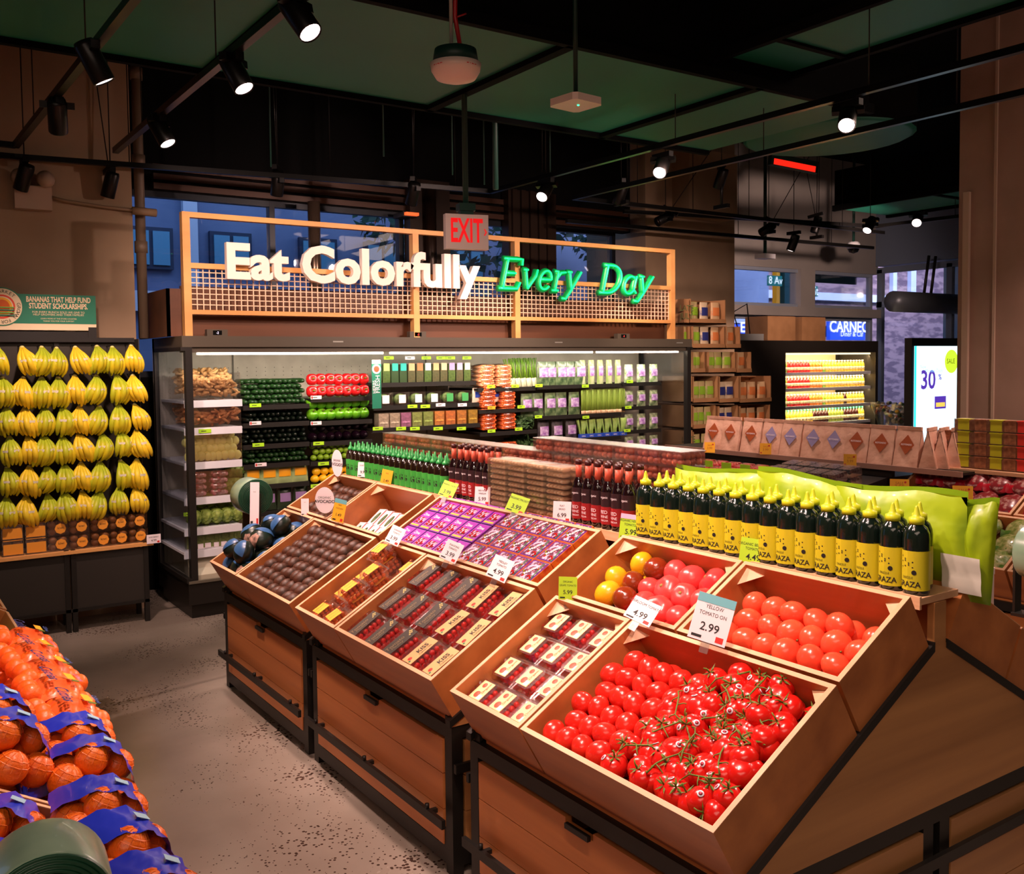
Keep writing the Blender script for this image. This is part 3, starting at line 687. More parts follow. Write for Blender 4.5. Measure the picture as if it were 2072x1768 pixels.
# boxes of snacking tomatoes : 5 across (y), 3 up the slope; far columns dark labels, near ones tan
riser(0, SF, 2.68, 3.44, .08, 'board insert under the snacking tomato boxes')
for i in range(3):
    for j in range(5):
        y = 3.365-j*.147; s = .095+i*.153
        ty = 'B' if j < 3 else 'T'
        place('pk'+ty, mkB if ty == 'B' else mkT, bedM(s, y, .083, rnd(-.06, .06), rnd(-.03, .03), rnd(-.03, .03)), 'clear tomato box with %s label, %s row up, %s from left' % ('dark' if ty == 'B' else 'tan', od(i), od(j)), 'tomato box', 'snacking tomato boxes')
riser(0, SF, 2.184, 2.563, .085, 'board insert under the nine grape tomato boxes')
for i in range(4):
    for j in range(3):
        place('pkO', mkO, bedM(.072+i*.113, 2.497-j*.117, .088, rnd(-.03, .03)), 'grape tomato box with cream and orange label, %s row up, %s from left' % (od(i), od(j)), 'tomato box', 'grape tomato boxes')
riser(0, SF, 3.446, 3.845, .075, 'board insert under the amber labelled boxes')
am = [(.085, 3.77, 0), (.085, 3.62, 0), (.085, 3.51, 0), (.20, 3.75, 0), (.20, 3.60, 1), (.31, 3.74, 0), (.31, 3.58, 1), (.415, 3.73, 1), (.41, 3.53, 0)]
am = [(.075, 3.765, 0), (.075, 3.635, 0), (.19, 3.765, 0), (.19, 3.63, 1), (.305, 3.765, 0), (.305, 3.63, 1), (.42, 3.75, 1), (.42, 3.55, 0)]
for n, (s, y, k) in enumerate(am):
    if k: place('pkA', mkA, bedM(s, y, .078, rnd(-.1, .1)), 'lower of two stacked amber label boxes, %s pair up' % od(n//2), 'tomato box', 'amber labelled boxes')
    place('pkA', mkA, bedM(s, y, .078+k*.061, rnd(-.12, .12)), 'clear box with amber label, %s row up, %s of the pair' % (od(n//2), ['left', 'right'][n % 2]), 'tomato box', 'amber labelled boxes')
# purple packets (clear boxes with purple printed sleeves)
def mk_purple(kind):
    def f():
        random.seed(kind+30); L, Wd, h = (.112, .085, .05) if kind == 0 else (.125, .10, .055)
        b = MB().box(-L/2, L/2, -Wd/2, Wd/2, 0, h, 0)
        o = b.build('purple_packet', [PURPLE if kind == 0 else mat('berry_mix_side', (180, 36, 36), .4, col2=(220, 120, 40), nscale=30)])
        d = MB(); d.box(-L*.47, L*.47, -Wd*.47, Wd*.47, h, h+.001, 0)
        if kind == 0:
            d.box(-L*.30, L*.08, -Wd*.36, Wd*.36, h+.001, h+.0016, 1)
            for k in range(9): d.lathe([(.006, 0), (0, .003)], 8, 2, T=TL(-L*.25+rnd(0, .034), rnd(-.026, .026), h+.002))
            d.text('Zima', .024, TL(L*.26, 0, h+.002) @ RZ(-PI/2), 3, bold=.01).box(-L*.45, -L*.36, -Wd*.4, Wd*.4, h+.001, h+.0016, 4)
        else:
            d.box(-L*.42, L*.42, -Wd*.4, Wd*.40, h+.001, h+.0016, 1)
            for k in range(14): d.lathe([(.006, 0), (0, .003)], 7, [2, 5, 2, 4][k % 4], T=TL(rnd(-L*.4, L*.4), rnd(-.036, .036), h+.002))
            d.text('Medley', .022, TL(0, 0, h+.005) @ RZ(-.5), 3, bold=.02).box(-L*.45, L*.42, -.003, .003, h+.0016, h+.0022, 6, T=TL(0, -.032, 0) @ RZ(.15))
        d.build('printed_top', [MAGENTA if kind == 0 else mat('deep_purple', (84, 30, 120), .3), mat('plum_print', (206, 170, 196), .4, col2=(96, 24, 60), nscale=55, ramp=(.42, .52)), CHM, PAPERW, mat('olive_yellow', (176, 170, 40), .5), ORT, GRN], o, world=False)
        return o
    return f
riser(SB0, SB1, 2.68, 3.845, .115, 'board insert under the purple packets')
for i in range(3):
    for j in range(6):
        place('pu0', mk_purple(0), bedM(SB0+.07+i*.098 if 0 else SB0+.063+i*.117-.0, 3.785-j*.0905, .118, 0, 0, 0), 'plain purple printed packet, %s row up, %s from the left' % (od(i), od(j)), 'packet', 'purple packets')
    for j in range(5):
        place('pu1', mk_purple(1), bedM(SB0+.066+i*.115 if i < 3 else 0, 3.215-j*.104, .118+(.0 if i else 0), 0, 0, 0) @ SC(.9, 1, 1), 'mixed fruit purple packet, %s row up, %s from the plain packets' % (od(i), od(j)), 'packet', 'mixed fruit purple packets')
# white labelled packs in rows
def mk_herb():
    b = MB().box(-.062, .062, -.034, .034, 0, .024, 0); o = b.build('herb_pack', [PAPERW])
    MB().ball((0.0, 0, .023), (.042, .017, .005), 12, 5).build('window', mat('herb_green', (62, 84, 40), .6, col2=(90, 110, 50), nscale=50), o, world=False)
    MB().box(-.058, .058, -.032, -.026, .024, .0252).build('red_stripe', REDINK, o, world=False); return o
for i in range(2):
    for j in range(6):
        place('hb', mk_herb, bedM(SB0+.085+i*.118, 4.42-j*.075+i*-.02, .016, .15, 0, -.1), 'small white pack with green window, %s row up, %s from left' % (od(i), od(j)), 'pack', 'white labelled packs')
for i in range(2):
    for j in range(6):
        place('hb', mk_herb, bedM(SB0+.085+i*.118, 4.42-j*.075+i*-.02, .040, .15, 0, -.1), 'upper white pack with green window, %s row up, %s from left' % (od(i), od(j)), 'pack', 'white labelled packs on top')
# dark squash in blue wrappers
SQ = mat('squash_dark_green', (26, 44, 34), .35, col2=(10, 20, 18), nscale=12); SQB = mat('blue_wrapper', (62, 104, 156), .35, col2=(50, 88, 136), nscale=20); SQP = mat('pink_print_band', (216, 168, 150), .5, col2=(90, 70, 60), nscale=40)
def mk_squash():
    o = MB().ball((0, 0, 0), (.062, .062, .05), 20, 10, rib=.04, nrib=9).build('dark_squash', SQ)
    b = MB(); b.grid(lambda u, v: (.064*math.cos(-1.2+u*2.5)*math.cos(.25+v*1.25), .064*math.sin(-1.2+u*2.5)*math.cos(.25+v*1.25), .052*math.sin(.25+v*1.25)), 14, 6); b.build('blue_wrapper', SQB, o, world=False)
    b = MB(); b.grid(lambda u, v: (.0645*math.cos(2.2+u*.9)*math.cos(-.6+v*1.7), .0645*math.sin(2.2+u*.9)*math.cos(-.6+v*1.7), .0525*math.sin(-.6+v*1.7)), 6, 8); b.build('printed_band', SQP, o, world=False); return o
random.seed(14)
for n, (s, y, t) in enumerate([(.08, 4.705, .12), (.08, 4.825, .12), (.08, 4.945, .12), (.19, 4.705, .12), (.19, 4.83, .12), (.19, 4.95, .12), (.305, 4.70, .12), (.305, 4.82, .12), (.305, 4.95, .12), (.415, 4.71, .10), (.415, 4.84, .10), (.12, 4.75, .205), (.12, 4.88, .205), (.235, 4.76, .205), (.235, 4.90, .205), (.35, 4.76, .20), (.35, 4.90, .19)]):
    place('sq', mk_squash, bedM(s, y, t, rnd(0, 6.2), rnd(-.7, .9), rnd(-.7, .5)), 'dark squash with blue wrapper, %s counted up the far left crate' % od(n), 'squash', 'dark squash in the far left crate')
riser(0, SF, 4.621, 5.03, .045, 'board insert under the dark squash')
# ================================================================== bottles on the ridge shelf
LIMEP = mat('lime_plastic', (196, 206, 28), .4); DKG = mat('dark_green_bottle', (14, 26, 20), .14, coat=.3); LIML = mat('lime_label', (200, 188, 28), .5)
def wraplabel(b, R, z0, z1, a0=-PI, a1=PI, mi=0, n=16):
    b.grid(lambda u, v: (R*math.cos(a0+(a1-a0)*u), R*math.sin(a0+(a1-a0)*u), z0+(z1-z0)*v), n, 1, mi)
def cylT(z): # text plane on the -x side of a bottle (towards the aisle), readable
    return frame_mat((-1e-9, 0, z), (0, -1, 0), (0, 0, 1))
def mk_graza():
    R = .0345; b = MB(); b.lathe([(.031, 0), (R, .006), (R, .148), (.033, .162), (.027, .177), (.016, .186), (.0155, .19)], 16)
    o = b.build('squeeze_bottle', DKG)
    c = MB(); c.lathe([(.0195, .186), (.0195, .202), (.012, .205), (.0085, .211), (.0045, .229), (.003, .234), (0, .235)], 14); c.build('nozzle_cap', LIMEP, o, world=False)
    l = MB(); wraplabel(l, R+.0006, .014, .118)
    T = frame_mat((-(R+.0012), 0, .03), (0, -1, 0), (0, 0, 1)); l.text('GRAZA', .021, T, 1, bold=.015, cyl=R+.001)
    T = frame_mat((-(R+.0012), 0, .048), (0, -1, 0), (0, 0, 1)); l.text('DRIZZLE', .008, T, 1, cyl=R+.001)
    for k in range(10):
        a = PI+(-.5+(k % 4)*.3); z = .075+(k//4)*.011+(k % 3)*.003; l.lathe([(.0022, 0), (0, .0006)], 6, 1, T=frame_mat(((R+.0008)*math.cos(a), (R+.0008)*math.sin(a), z), (math.sin(a), -math.cos(a), 0), (0, 0, 1)), smooth=False)
    a = PI+.5; l.lathe([(.0065, 0), (0, .0008)], 10, 1, T=frame_mat(((R+.0008)*math.cos(a), (R+.0008)*math.sin(a), .062), (math.sin(a), -math.cos(a), 0), (0, 0, 1)), smooth=False)
    l.build('label', [LIML, INK], o, world=False); return o
random.seed(3)
bx = 2.297
for r_ in range(2):
    n = 16 if r_ == 0 else 15
    for k in range(n):
        y = 1.48+k*.0700+(r_*.035)+rnd(-.002, .002)
        place('gz', mk_graza, TL(bx+r_*.069, y, SHZ) @ RZ(rnd(-.25, .05)), 'dark squeeze bottle with lime label, %s row, %s from table end' % (['aisle', 'rear'][r_], od(k)), 'bottle', 'lime labelled squeeze bottles')
GRL = mat('green_label', (58, 158, 60), .5); GRC = mat('green_nozzle', (40, 150, 70), .4); BRB = mat('brown_black_bottle', (28, 16, 10), .15, coat=.3)
def mk_greenb():
    R = .028; b = MB(); b.lathe([(.026, 0), (R, .005), (R, .115), (.022, .135), (.012, .142), (.012, .146)], 14); o = b.build('green_topped_bottle', BRB)
    MB().lathe([(.015, .142), (.017, .150), (.013, .156), (.006, .166), (.004, .186), (0, .188)], 10).build('nozzle_cap', GRC, o, world=False)
    l = MB(); wraplabel(l, R+.0006, .004, .092); l.text('G', .042, frame_mat((-(R+.001), 0, .048), (0, -1, 0), (0, 0, 1)), 1, bold=.03, cyl=R+.001); l.build('label', [GRL, INK], o, world=False); return o
for r_ in range(2):
    for k in range(19):
        place('gb', mk_greenb, TL(2.292+r_*.06, 3.92+k*.0585+r_*.028, SHZ) @ RZ(rnd(-.1, .3)), 'small dark bottle with green nozzle, %s row, %s from the red bottles' % (['aisle', 'rear'][r_], od(k)), 'bottle', 'green labelled squeeze bottles')
REDL = mat('maroon_label', (150, 22, 26), .5); CAPR = mat('copper_neck_foil', (196, 84, 60), .5); SAU = mat('dark_sauce_glass', (20, 6, 8), .1, coat=.4)
def mk_sauce():
    R = .026; b = MB(); b.lathe([(.024, 0), (R, .004), (R, .145), (.019, .165), (.011, .18), (.0105, .225), (.0105, .238)], 14); o = b.build('sauce_bottle', SAU)
    MB().lathe([(.013, .228), (.013, .246), (0, .247)], 12).build('cap', mat('black_red_cap', (60, 12, 12), .4), o, world=False)
    MB().lathe([(.0118, .178), (.0118, .228)], 12).build('neck_band', CAPR, o, world=False)
    l = MB(); wraplabel(l, R+.0006, .02, .085, mi=0); wraplabel(l, R+.0006, .085, .14, mi=2); T = lambda z: frame_mat((-(R+.001), 0, z), (0, -1, 0), (0, 0, 1))
    l.text('RED', .018, T(.065), 1, cyl=R+.001).text('WINE', .014, T(.048), 1, cyl=R+.001).text('VINEGAR', .009, T(.034), 1, cyl=R+.001).text('organic', .012, T(.12), 1, cyl=R+.001)
    l.build('label', [REDL, PAPERW, mat('dark_plum_label', (40, 12, 18), .5)], o, world=False); return o
for k in range(6):
    for r_ in range(2): place('sa', mk_sauce, TL(2.295+r_*.058, 2.62+k*.058, SHZ) @ RZ(rnd(-.2, .2)), 'red label vinegar bottle by the lime bottles, %s row, %s from right' % (['aisle', 'rear'][r_], od(k)), 'bottle', 'red labelled vinegar bottles, right group')
for k in range(6):
    for r_ in range(2): place('sa', mk_sauce, TL(2.295+r_*.058, 3.555+k*.058, SHZ) @ RZ(rnd(-.2, .2)), 'red label vinegar bottle by the green bottles, %s row, %s from right' % (['aisle', 'rear'][r_], od(k)), 'bottle', 'red labelled vinegar bottles, left group')
# beige boxed crackers: four stacks of flat clear packs
CRK = mat('beige_crackers', (250, 214, 172), .6, col2=(236, 190, 146), nscale=30)
def mk_crk():
    q = MB()
    for i in range(5):
        for j in (-1, 1): q.ball((j*.026, -.046+i*.023, .0115), (.027, .0125, .0095), 8, 5)
    o = q.build('cracker_pack', CRK); b = MB()
    b.box(-.056, .056, -.062, .062, 0, .0222); b.build('clear_tray', PLASTIC2, o, world=False); return o
for st in range(4):
    for k in range(9): place('ck', mk_crk, TL(2.325, 3.045+st*.137, SHZ+k*.0232) @ RZ(rnd(-.04, .04)), 'flat pack of beige flatbread, %s stack from right, %s pack up' % (od(st), od(k)), 'cracker pack', 'flatbread packs on the ridge shelf')
# long rows of brown dried fruit tubs behind the bottles
BRN = mat('brown_dates', (214, 110, 76), .45, col2=(176, 80, 54), nscale=26)
def mk_tub():
    random.seed(9); q = MB()
    for i in range(4):
        for j in range(4):
            for z in (.014, .037): q.ball((-.041+i*.027+rnd(-.003, .003), -.045+j*.03+rnd(-.003, .003), z), (.0155, .017, .013), 8, 5)
    o = q.build('date_tub', BRN)
    MB().box(-.058, .058, -.063, .063, 0, .054).build('clear_tub', PLASTIC2, o, world=False); MB().box(-.06, .06, -.065, .065, .054, .057).build('lid', PLASTIC2, o, world=False); return o
nst = 0
y = 2.59
while y < 5.0:
    for k in range(5 if y < 3.4 else 4 if y < 4.2 else 4):
        place('tub', mk_tub, TL(2.53, y, SHZ+k*.0585) @ RZ(rnd(-.05, .05)), 'clear tub of brown dates, %s stack from the lime bags, %s tub up' % (od(nst), od(k)), 'date tub', 'tubs of dates')
    y += .134; nst += 1
# lime film bags slumped behind the squeeze bottles
LF = mat('lime_film_bag', (158, 184, 22), .38, col2=(112, 146, 18), nscale=5, coat=.05, ramp=(.45, .62), bump=.5, bscale=14); LFD = mat('lime_film_seal', (120, 156, 20), .3); 
def mk_lime(seed, L, h):
    def f():
        from mathutils import noise
        b = MB()
        def g(side):
            def q(u, v):
                e = max(0, math.sin(PI*u))**.3*max(0, math.sin(PI*v))**.4
                n = noise.noise(Vector((u*4+seed, v*3, side)))*.02
                return ((.034*e+n*e)*side, (u-.5)*L, v*h+.008*math.sin(u*5+seed)*v+n*.5*v)
            return q
        b.grid(g(1), 22, 10); b.grid(g(-1), 22, 10); o = b.build('lime_film_bag', LF)
        d = MB(); d.grid(lambda u, v: (.006+rnd(-.002, .002), (u-.5)*L, h*.96+v*h*.10+.008*math.sin(u*5+seed)), 14, 1); d.build('top_seal', LFD, o, world=False)
        return o
    return f
for n, (y, L, h, rot) in enumerate([(2.34, .44, .235, 0), (1.98, .40, .245, .03), (1.65, .42, .24, 0)]):
    place('lb%d' % n, mk_lime(n*3+1, L, h), TL(2.468, y, SHZ) @ RX(rot), 'large lime green film bag slumped behind the squeeze bottles, %s from the left' % od(n), 'film bag', 'lime film bags')
o = mk_lime(14, .13, .27)(); o.matrix_basis = TL(2.49, 1.455, 1.035) @ RZ(.25) @ RX(.06); tag(o, 'lime green film bag with white lower print hanging over the table end', 'film bag', 'lime film bags')
wp = MB(); wp.grid(lambda u, v: (-.044-.004*math.sin(v*9), -.052+u*.10+.012*v, .03+v*.10), 8, 5); wp.build('white_print_area', mat('bag_white_print', (214, 208, 196), .4), o, world=False)
# ================================================================== price cards
def card(px, py, x=None, y=None, z=None, w_=.07, h_=.085, kind='w', yaw=0, lines=(), price='', label='', wpx=0, roll=0, tilt=-.15):
    p = W(px, py, x=x, y=y, z=z)
    r = thing('price_card', label, 'price card', p, 'price cards on the produce tables')
    cm = {'w': PAPERW, 'l': LIMEC, 'y': YELC}[kind]
    # card faces the aisle camera side: normal towards -x / -y
    M = RZ(-PI/2+yaw) @ RX(PI/2+tilt) @ RZ(roll)
    r.matrix_basis = TL(*p) @ M
    MB().box(-w_/2, w_/2, -h_/2, h_/2, -.0012, 0).build('card', cm, r, world=False)
    b = MB(); n = len(lines)
    for i, t in enumerate(lines): b.text(t, w_*.14, TL(0, h_*(.28-.16*i), .0006), 0, sx=.85)
    if price: b.text(price, w_*.3, TL(0, -h_*.18, .0006), 0, bold=.01)
    b.box(-w_*.42, -w_*.15, -h_*.44, -h_*.38, .0002, .0006, 0)
    b.box(w_*.22, w_*.42, -h_*.45, -h_*.32, .0002, .0006, 1)
    if kind == 'l' or wpx: pass
    b.build('print', [INK, REDINK], r, world=False)
    if wpx: MB().box(-w_/2, w_/2, h_*.36, h_*.56, .0001, .0008).build('header', [mat('header_pink', (226, 180, 214), .6), mat('header_teal', (110, 176, 186), .6)][wpx-1], r, world=False)
    MB().box(-.012, .012, -h_/2-.03, -h_/2+.012, -.004, -.0013).build('clip', PLASTIC2, r, world=False)
    return r
def rimX(s): return BEDL @ Vector((s, 0, HC))
XM = (BEDL @ Vector((SF+.004, 0, HC))).x; XB = 2.262; XF = P0X
YW = .55
card(1149, 1190, x=XM, kind='l', w_=.062, h_=.075, yaw=YW+.2, lines=('ORGANIC', 'GRAPE TOMATO'), price='5.99', label='lime price card at the left end of the middle rim by the heirloom tomatoes')
card(1300, 1236, x=XM-.03, kind='w', w_=.09, h_=.075, yaw=YW, lines=('HEIRLOOM TOMATO',), price='4.99', roll=-.35, tilt=-.75, label='white price card leaning over the heirloom tomato crate edge')
card(1440, 1255, x=XM-.03, kind='w', w_=.105, h_=.12, yaw=YW, lines=('YELLOW', 'TOMATO ON'), price='2.99', wpx=2, roll=-.2, tilt=-.35, label='large white price card with teal header between the tomato crates')
card(1277, 1068, x=XB, kind='l', w_=.085, h_=.085, yaw=YW, lines=('ORGANIC HEIRLOOM', 'TOMATOES'), price='5.99', wpx=1, roll=-.08, label='lime price card with pink header below the squeeze bottles')
card(1525, 1118, x=XB, kind='l', w_=.085, h_=.085, yaw=YW, lines=('ORGANIC BEEFSTEAK', 'TOMATOES'), price='4.49', roll=-.1, label='lime price card in front of the squeeze bottles above the beefsteak tomatoes')
card(1012, 1150, x=XM-.02, kind='w', w_=.085, h_=.085, yaw=YW, lines=('MEDLEY', 'TOMATO'), price='4.99', roll=-.3, label='white price card at the right below the mixed fruit packets', tilt=-.5)
card(914, 1115, x=XM-.02, kind='w', w_=.08, h_=.08, yaw=YW, lines=('SNACKING', 'TOMATO'), price='3.99', roll=-.3, label='white price card in the middle below the purple packets', tilt=-.5)
card(800, 1083, x=XM-.02, kind='w', w_=.075, h_=.08, yaw=YW, lines=('SUNGOLD', 'TOMATO'), price='3.99', roll=-.3, label='white price card left of the purple packets', tilt=-.5)
card(1137, 1035, x=XB, kind='w', w_=.075, h_=.08, yaw=YW, lines=('FLAT', 'BREAD'), price='6.99', label='white price card in front of the flatbread packs')
card(976, 1003, x=XB, kind='w', w_=.075, h_=.08, yaw=YW, lines=('RED WINE', 'VINEGAR'), price='5.99', label='white price card in front of the left vinegar bottles')
card(1047, 1020, x=XB-.04, kind='l', w_=.09, h_=.075, yaw=YW, lines=('ORGANIC PACKETS',), price='3.99', roll=-.25, tilt=-.5, label='lime price card tilted before the flatbread packs')
card(907, 990, x=XB-.04, kind='l', w_=.08, h_=.075, yaw=YW, lines=('ORGANIC PACKETS',), price='3.99', roll=-.25, tilt=-.5, label='lime price card tilted before the last green bottles')
card(782, 967, x=XB-.02, kind='y', w_=.065, h_=.085, yaw=YW, lines=('SALE',), price='2.49', roll=-.15, label='amber price card in front of the green bottles')
card(735, 950, x=XB, kind='w', w_=.07, h_=.08, yaw=YW, lines=('SQUEEZE OIL',), price='9.99', label='white price card among the green bottles')
card(686, 1034, x=XM, kind='y', w_=.07, h_=.105, yaw=YW, lines=('HASS', 'AVOCADO'), price='1.49', wpx=2, roll=-.15, label='amber price card with teal header above the front avocados')
card(617, 1026, x=XM, kind='w', w_=.04, h_=.09, yaw=1.1, lines=('AVO',), label='narrow white card seen edge on left of the oval sign')
card(515, 1020, x=1.78, kind='w', w_=.05, h_=.24, yaw=1.0, lines=('BAGS',), label='long narrow card hanging in front of the green bag roll')
def oval(px, py, x, wr, hr, label, yaw):
    p = W(px, py, x=x); r = thing('oval_sign', label, 'sign', p, 'oval signs'); r.matrix_basis = TL(*p) @ RZ(-PI/2+yaw) @ RX(PI/2)
    MB().lathe([(1, -.0015), (1, 0)], 28, smooth=False, sx=wr, sy=hr, T=I4).build('oval_board', PAPERW, r, world=False)
    MB().text('ORGANIC', wr*.3, TL(0, hr*.2, .001)).text('AVOCADO', wr*.42, TL(0, -hr*.1, .001), bold=.02).build('print', INK, r, world=False)
    MB().box(-.006, .006, -hr-.03, -hr+.01, -.004, -.0016).build('clip', PLASTIC2, r, world=False)
oval(657, 1012, XM, .052, .066, 'white oval sign standing among the back avocados', .75)
oval(682, 937, 2.2, .055, .075, 'white oval sign seen at a slant at the far corner of the avocado crate', .15)
p = W(1993, 1185, y=1.6); r = thing('price_card', 'blank pink white card on the far side of the nearest table beside the lime bag', 'price card', p, 'price cards on the produce tables')
MB().box(p.x-.05, p.x+.05, p.y-.001, p.y, p.z-.07, p.z+.03).box(p.x-.05, p.x+.05, p.y-.003, p.y, p.z+.03, p.z+.05).build('card', PAPERW, r)
# ================================================================== produce bag rolls
RG = mat('frosted_green_film', (150, 176, 150), .3, coat=.3, col2=(120, 150, 128), nscale=9); RGD = mat('green_roll_end', (34, 84, 58), .4, col2=(24, 66, 46), nscale=3); STEEL = mat('roll_bracket', (60, 58, 54), .35, metal=.8)
def roll(c, R, L, label, yaw=0):
    r = thing('produce_bag_roll', label, 'bag roll', c, 'produce bag rolls'); r.rotation_euler = (0, 0, yaw)
    T = RX(PI/2)
    MB().lathe([(R*.25, -L/2), (R*.98, -L/2), (R, -L/2+.006), (R, L/2-.006), (R*.98, L/2), (R*.25, L/2)], 40, T=T).build('film_roll', RG, r, world=False)
    e = MB()
    for k in range(9):
        q = R*(.28+.08*k); e.lathe([(q, L/2+.0005), (q+R*.045, L/2+.003), (q+R*.07, L/2+.0005)], 40, T=T, mi=0)
    e.lathe([(R*.3, L/2), (R*.96, L/2+.0008), (R*.96, L/2)], 40, T=T); e.build('spiral_end', RGD, r, world=False)
    MB().lathe([(R*.14, -L/2-.03), (R*.14, L/2+.012), (R*.1, L/2+.013), (0, L/2+.0131)], 16, T=T).build('core', STEEL, r, world=False)
    b = MB().box(-.02, .02, -L/2-.022, -L/2-.016, -R-.12, .02).box(-.02, .02, L/2+.022, L/2+.03, -R-.12, .02).box(-.03, .03, -L/2-.022, L/2+.03, -R-.13, -R-.12).tube([(0, 0, -R-.12), (0, 0, -c[2]+.0)], .016, 10)
    b.build('stand', STEEL, r, world=False)
    return r
roll((1.80, 5.22, .975), .1, .14, 'green produce bag roll at the far left end of the produce tables', 0)
roll((3.13, 1.5, 1.07), .085, .25, 'pale green produce bag roll cut off by the right edge of the picture', 0)
roll((.18, 1.35, 1.015), .080, .11, 'large green produce bag roll in the lower left corner', -.1)
# ================================================================== long refrigerated case
X0, X1, YF, YB = 1.79, 6.46, 6.473, 7.24
case = thing('refrigerated_case', 'long open refrigerated produce case with dark fascia under the lattice sign', 'refrigerated case', ((X0+X1)/2, YF, 0))
b = MB().box(X0+.03, X1-.03, YF+.05, YB, 0, .10).box(X0, X1, YF, YB, .10, .245); b.build('base', mat('case_base', (34, 30, 26), .4, metal=.3), case)
MB().box(X0, X1, YF-.012, YF+.012, .245, .262).build('bumper_strip', mat('bumper', (110, 104, 90), .4, metal=.3), case)
b = MB().box(X0+.02, X1-.02, YF+.03, YB-.05, .245, .262)
b.prism([(YF+.03, .262), (YF+.03, .29), (YF+.16, .40), (YF+.2, .40), (YF+.2, .262)], X0+.03, X1-.03, 0, 'x'); b.build('well', mat('well_grey', (190, 182, 160), .4), case)
MB().box(X0, X1, YB-.05, YB, .245, 1.9).build('back_panel', CREAM, case)
b = MB().box(X0, X1, YF, YB, 1.826, 1.90).box(X0, X1, YF+.02, YF+.06, 1.79, 1.826); b.build('fascia', CASE, case)
for q in (2.9, 4.9, 6.3): MB().box(q-.04, q+.04, YF-.003, YF-.0005, 1.86, 1.87).build('badge', mat('badge_silver', (180, 180, 170), .3, metal=.6), case)
for x in (X0+.02, X1-.06): MB().box(x, x+.045, YF+.0, YF+.05, .262, 1.826).build('corner_post', BLACK, case)
for x, n in ((X0, 0), (X1-.012, 1)):
    b = MB().box(x, x+.012, YF+.05, YB-.05, .262, 1.826); b.build('end_glass', GLASS, case)
    f = MB().box(x-.01, x+.02, YB-.09, YB-.05, .262, 1.826).box(x-.01, x+.02, YF, YB-.05, .25, .28).box(x-.01, x+.02, YF, YB-.05, 1.80, 1.826)
    for k in range(26):
        f.lathe([(.004, -.002), (0, -.003)], 6, T=TL(x+.014*(1 if n == 0 else -1), YB-.14, .35+k*.054) @ RY(PI/2)) if 0 else None
    f.build('end_frame', BLACK, case)
for xa, xb in ((X0+.12, 3.30), (3.36, 5.33), (5.38, X1-.1)):
    MB().box(xa, xb, YF+.075, YF+.095, 1.775, 1.795).build('light_tube', mat('lit_tube', (255, 240, 226), .4, emit=.8), case)
o = MB()
for xs in (2.36, 4.02): o.box(xs-.005, xs+.005, YB-.06, YB-.052, .4, 1.8)
for i in range(60):
    for j in range(12): o.box(X0+.1+i*.072, X0+.106+i*.072, YB-.0525, YB-.0515, 1.35+j*.03, 1.356+j*.03)
o.build('back_slots', mat('slot_grey', (120, 112, 98), .6), case)
LEDW = mat('white_shelf_lip', (226, 226, 234), .35)
def shelf(px0, px1, py, y0, lipm, h=.03, depth=None, th=.018):
    a = W(px0, py, y=y0); b_ = W(px1, py, y=y0); d = depth or (YB-.06-y0)
    o = MB().box(a.x, b_.x, y0, y0+d, a.z-th, a.z, 0).box(a.x, b_.x, y0-.012, y0, a.z-h, a.z+.004, 1)
    return o.build('shelf', [BLACK if lipm is BLACK else LEDW, lipm], case), a.z
def gt(px, py, y, m=None, w_=.085, h_=.026, label='', red=False):
    p = W(px, py, y=y-.02); o = MB().box(p.x-w_/2, p.x+w_/2, y-.018, y-.014, p.z-h_/2, p.z+h_/2, 0).box(p.x-w_*.3, p.x+w_*.1, y-.0184, y-.018, p.z-.003, p.z+.003, 1)
    if red: o.box(p.x-w_*.45, p.x-w_*.32, y-.0184, y-.018, p.z-.009, p.z+.009, 2)
    o.build('shelf_tag', [m or GREENTAG, mat('tag_ink', (70, 80, 20), .6), REDINK], case)
# ---- helpers: grid of items on a case shelf
def row(mk, key, x0, x1, n, y, z, rows, dz, label, cat, group, M0=I4, dx=0, dy=0, jit=.004, tilt=.12):
    for r_ in range(rows):
        m_ = n if not (dx and r_ % 2) else n-1
        for k in range(m_):
            x = x0+(x1-x0)*(k+.5)/n+(dx if r_ % 2 else 0)
            place(key, mk, TL(x+rnd(-jit, jit), y+r_*dy+rnd(-jit, jit), z+r_*dz+rnd(0, jit)) @ RZ(rnd(-tilt, tilt)) @ M0, '%s, %s row up, %s from left' % (label, od(r_), od(k)), cat, group)
random.seed(77)
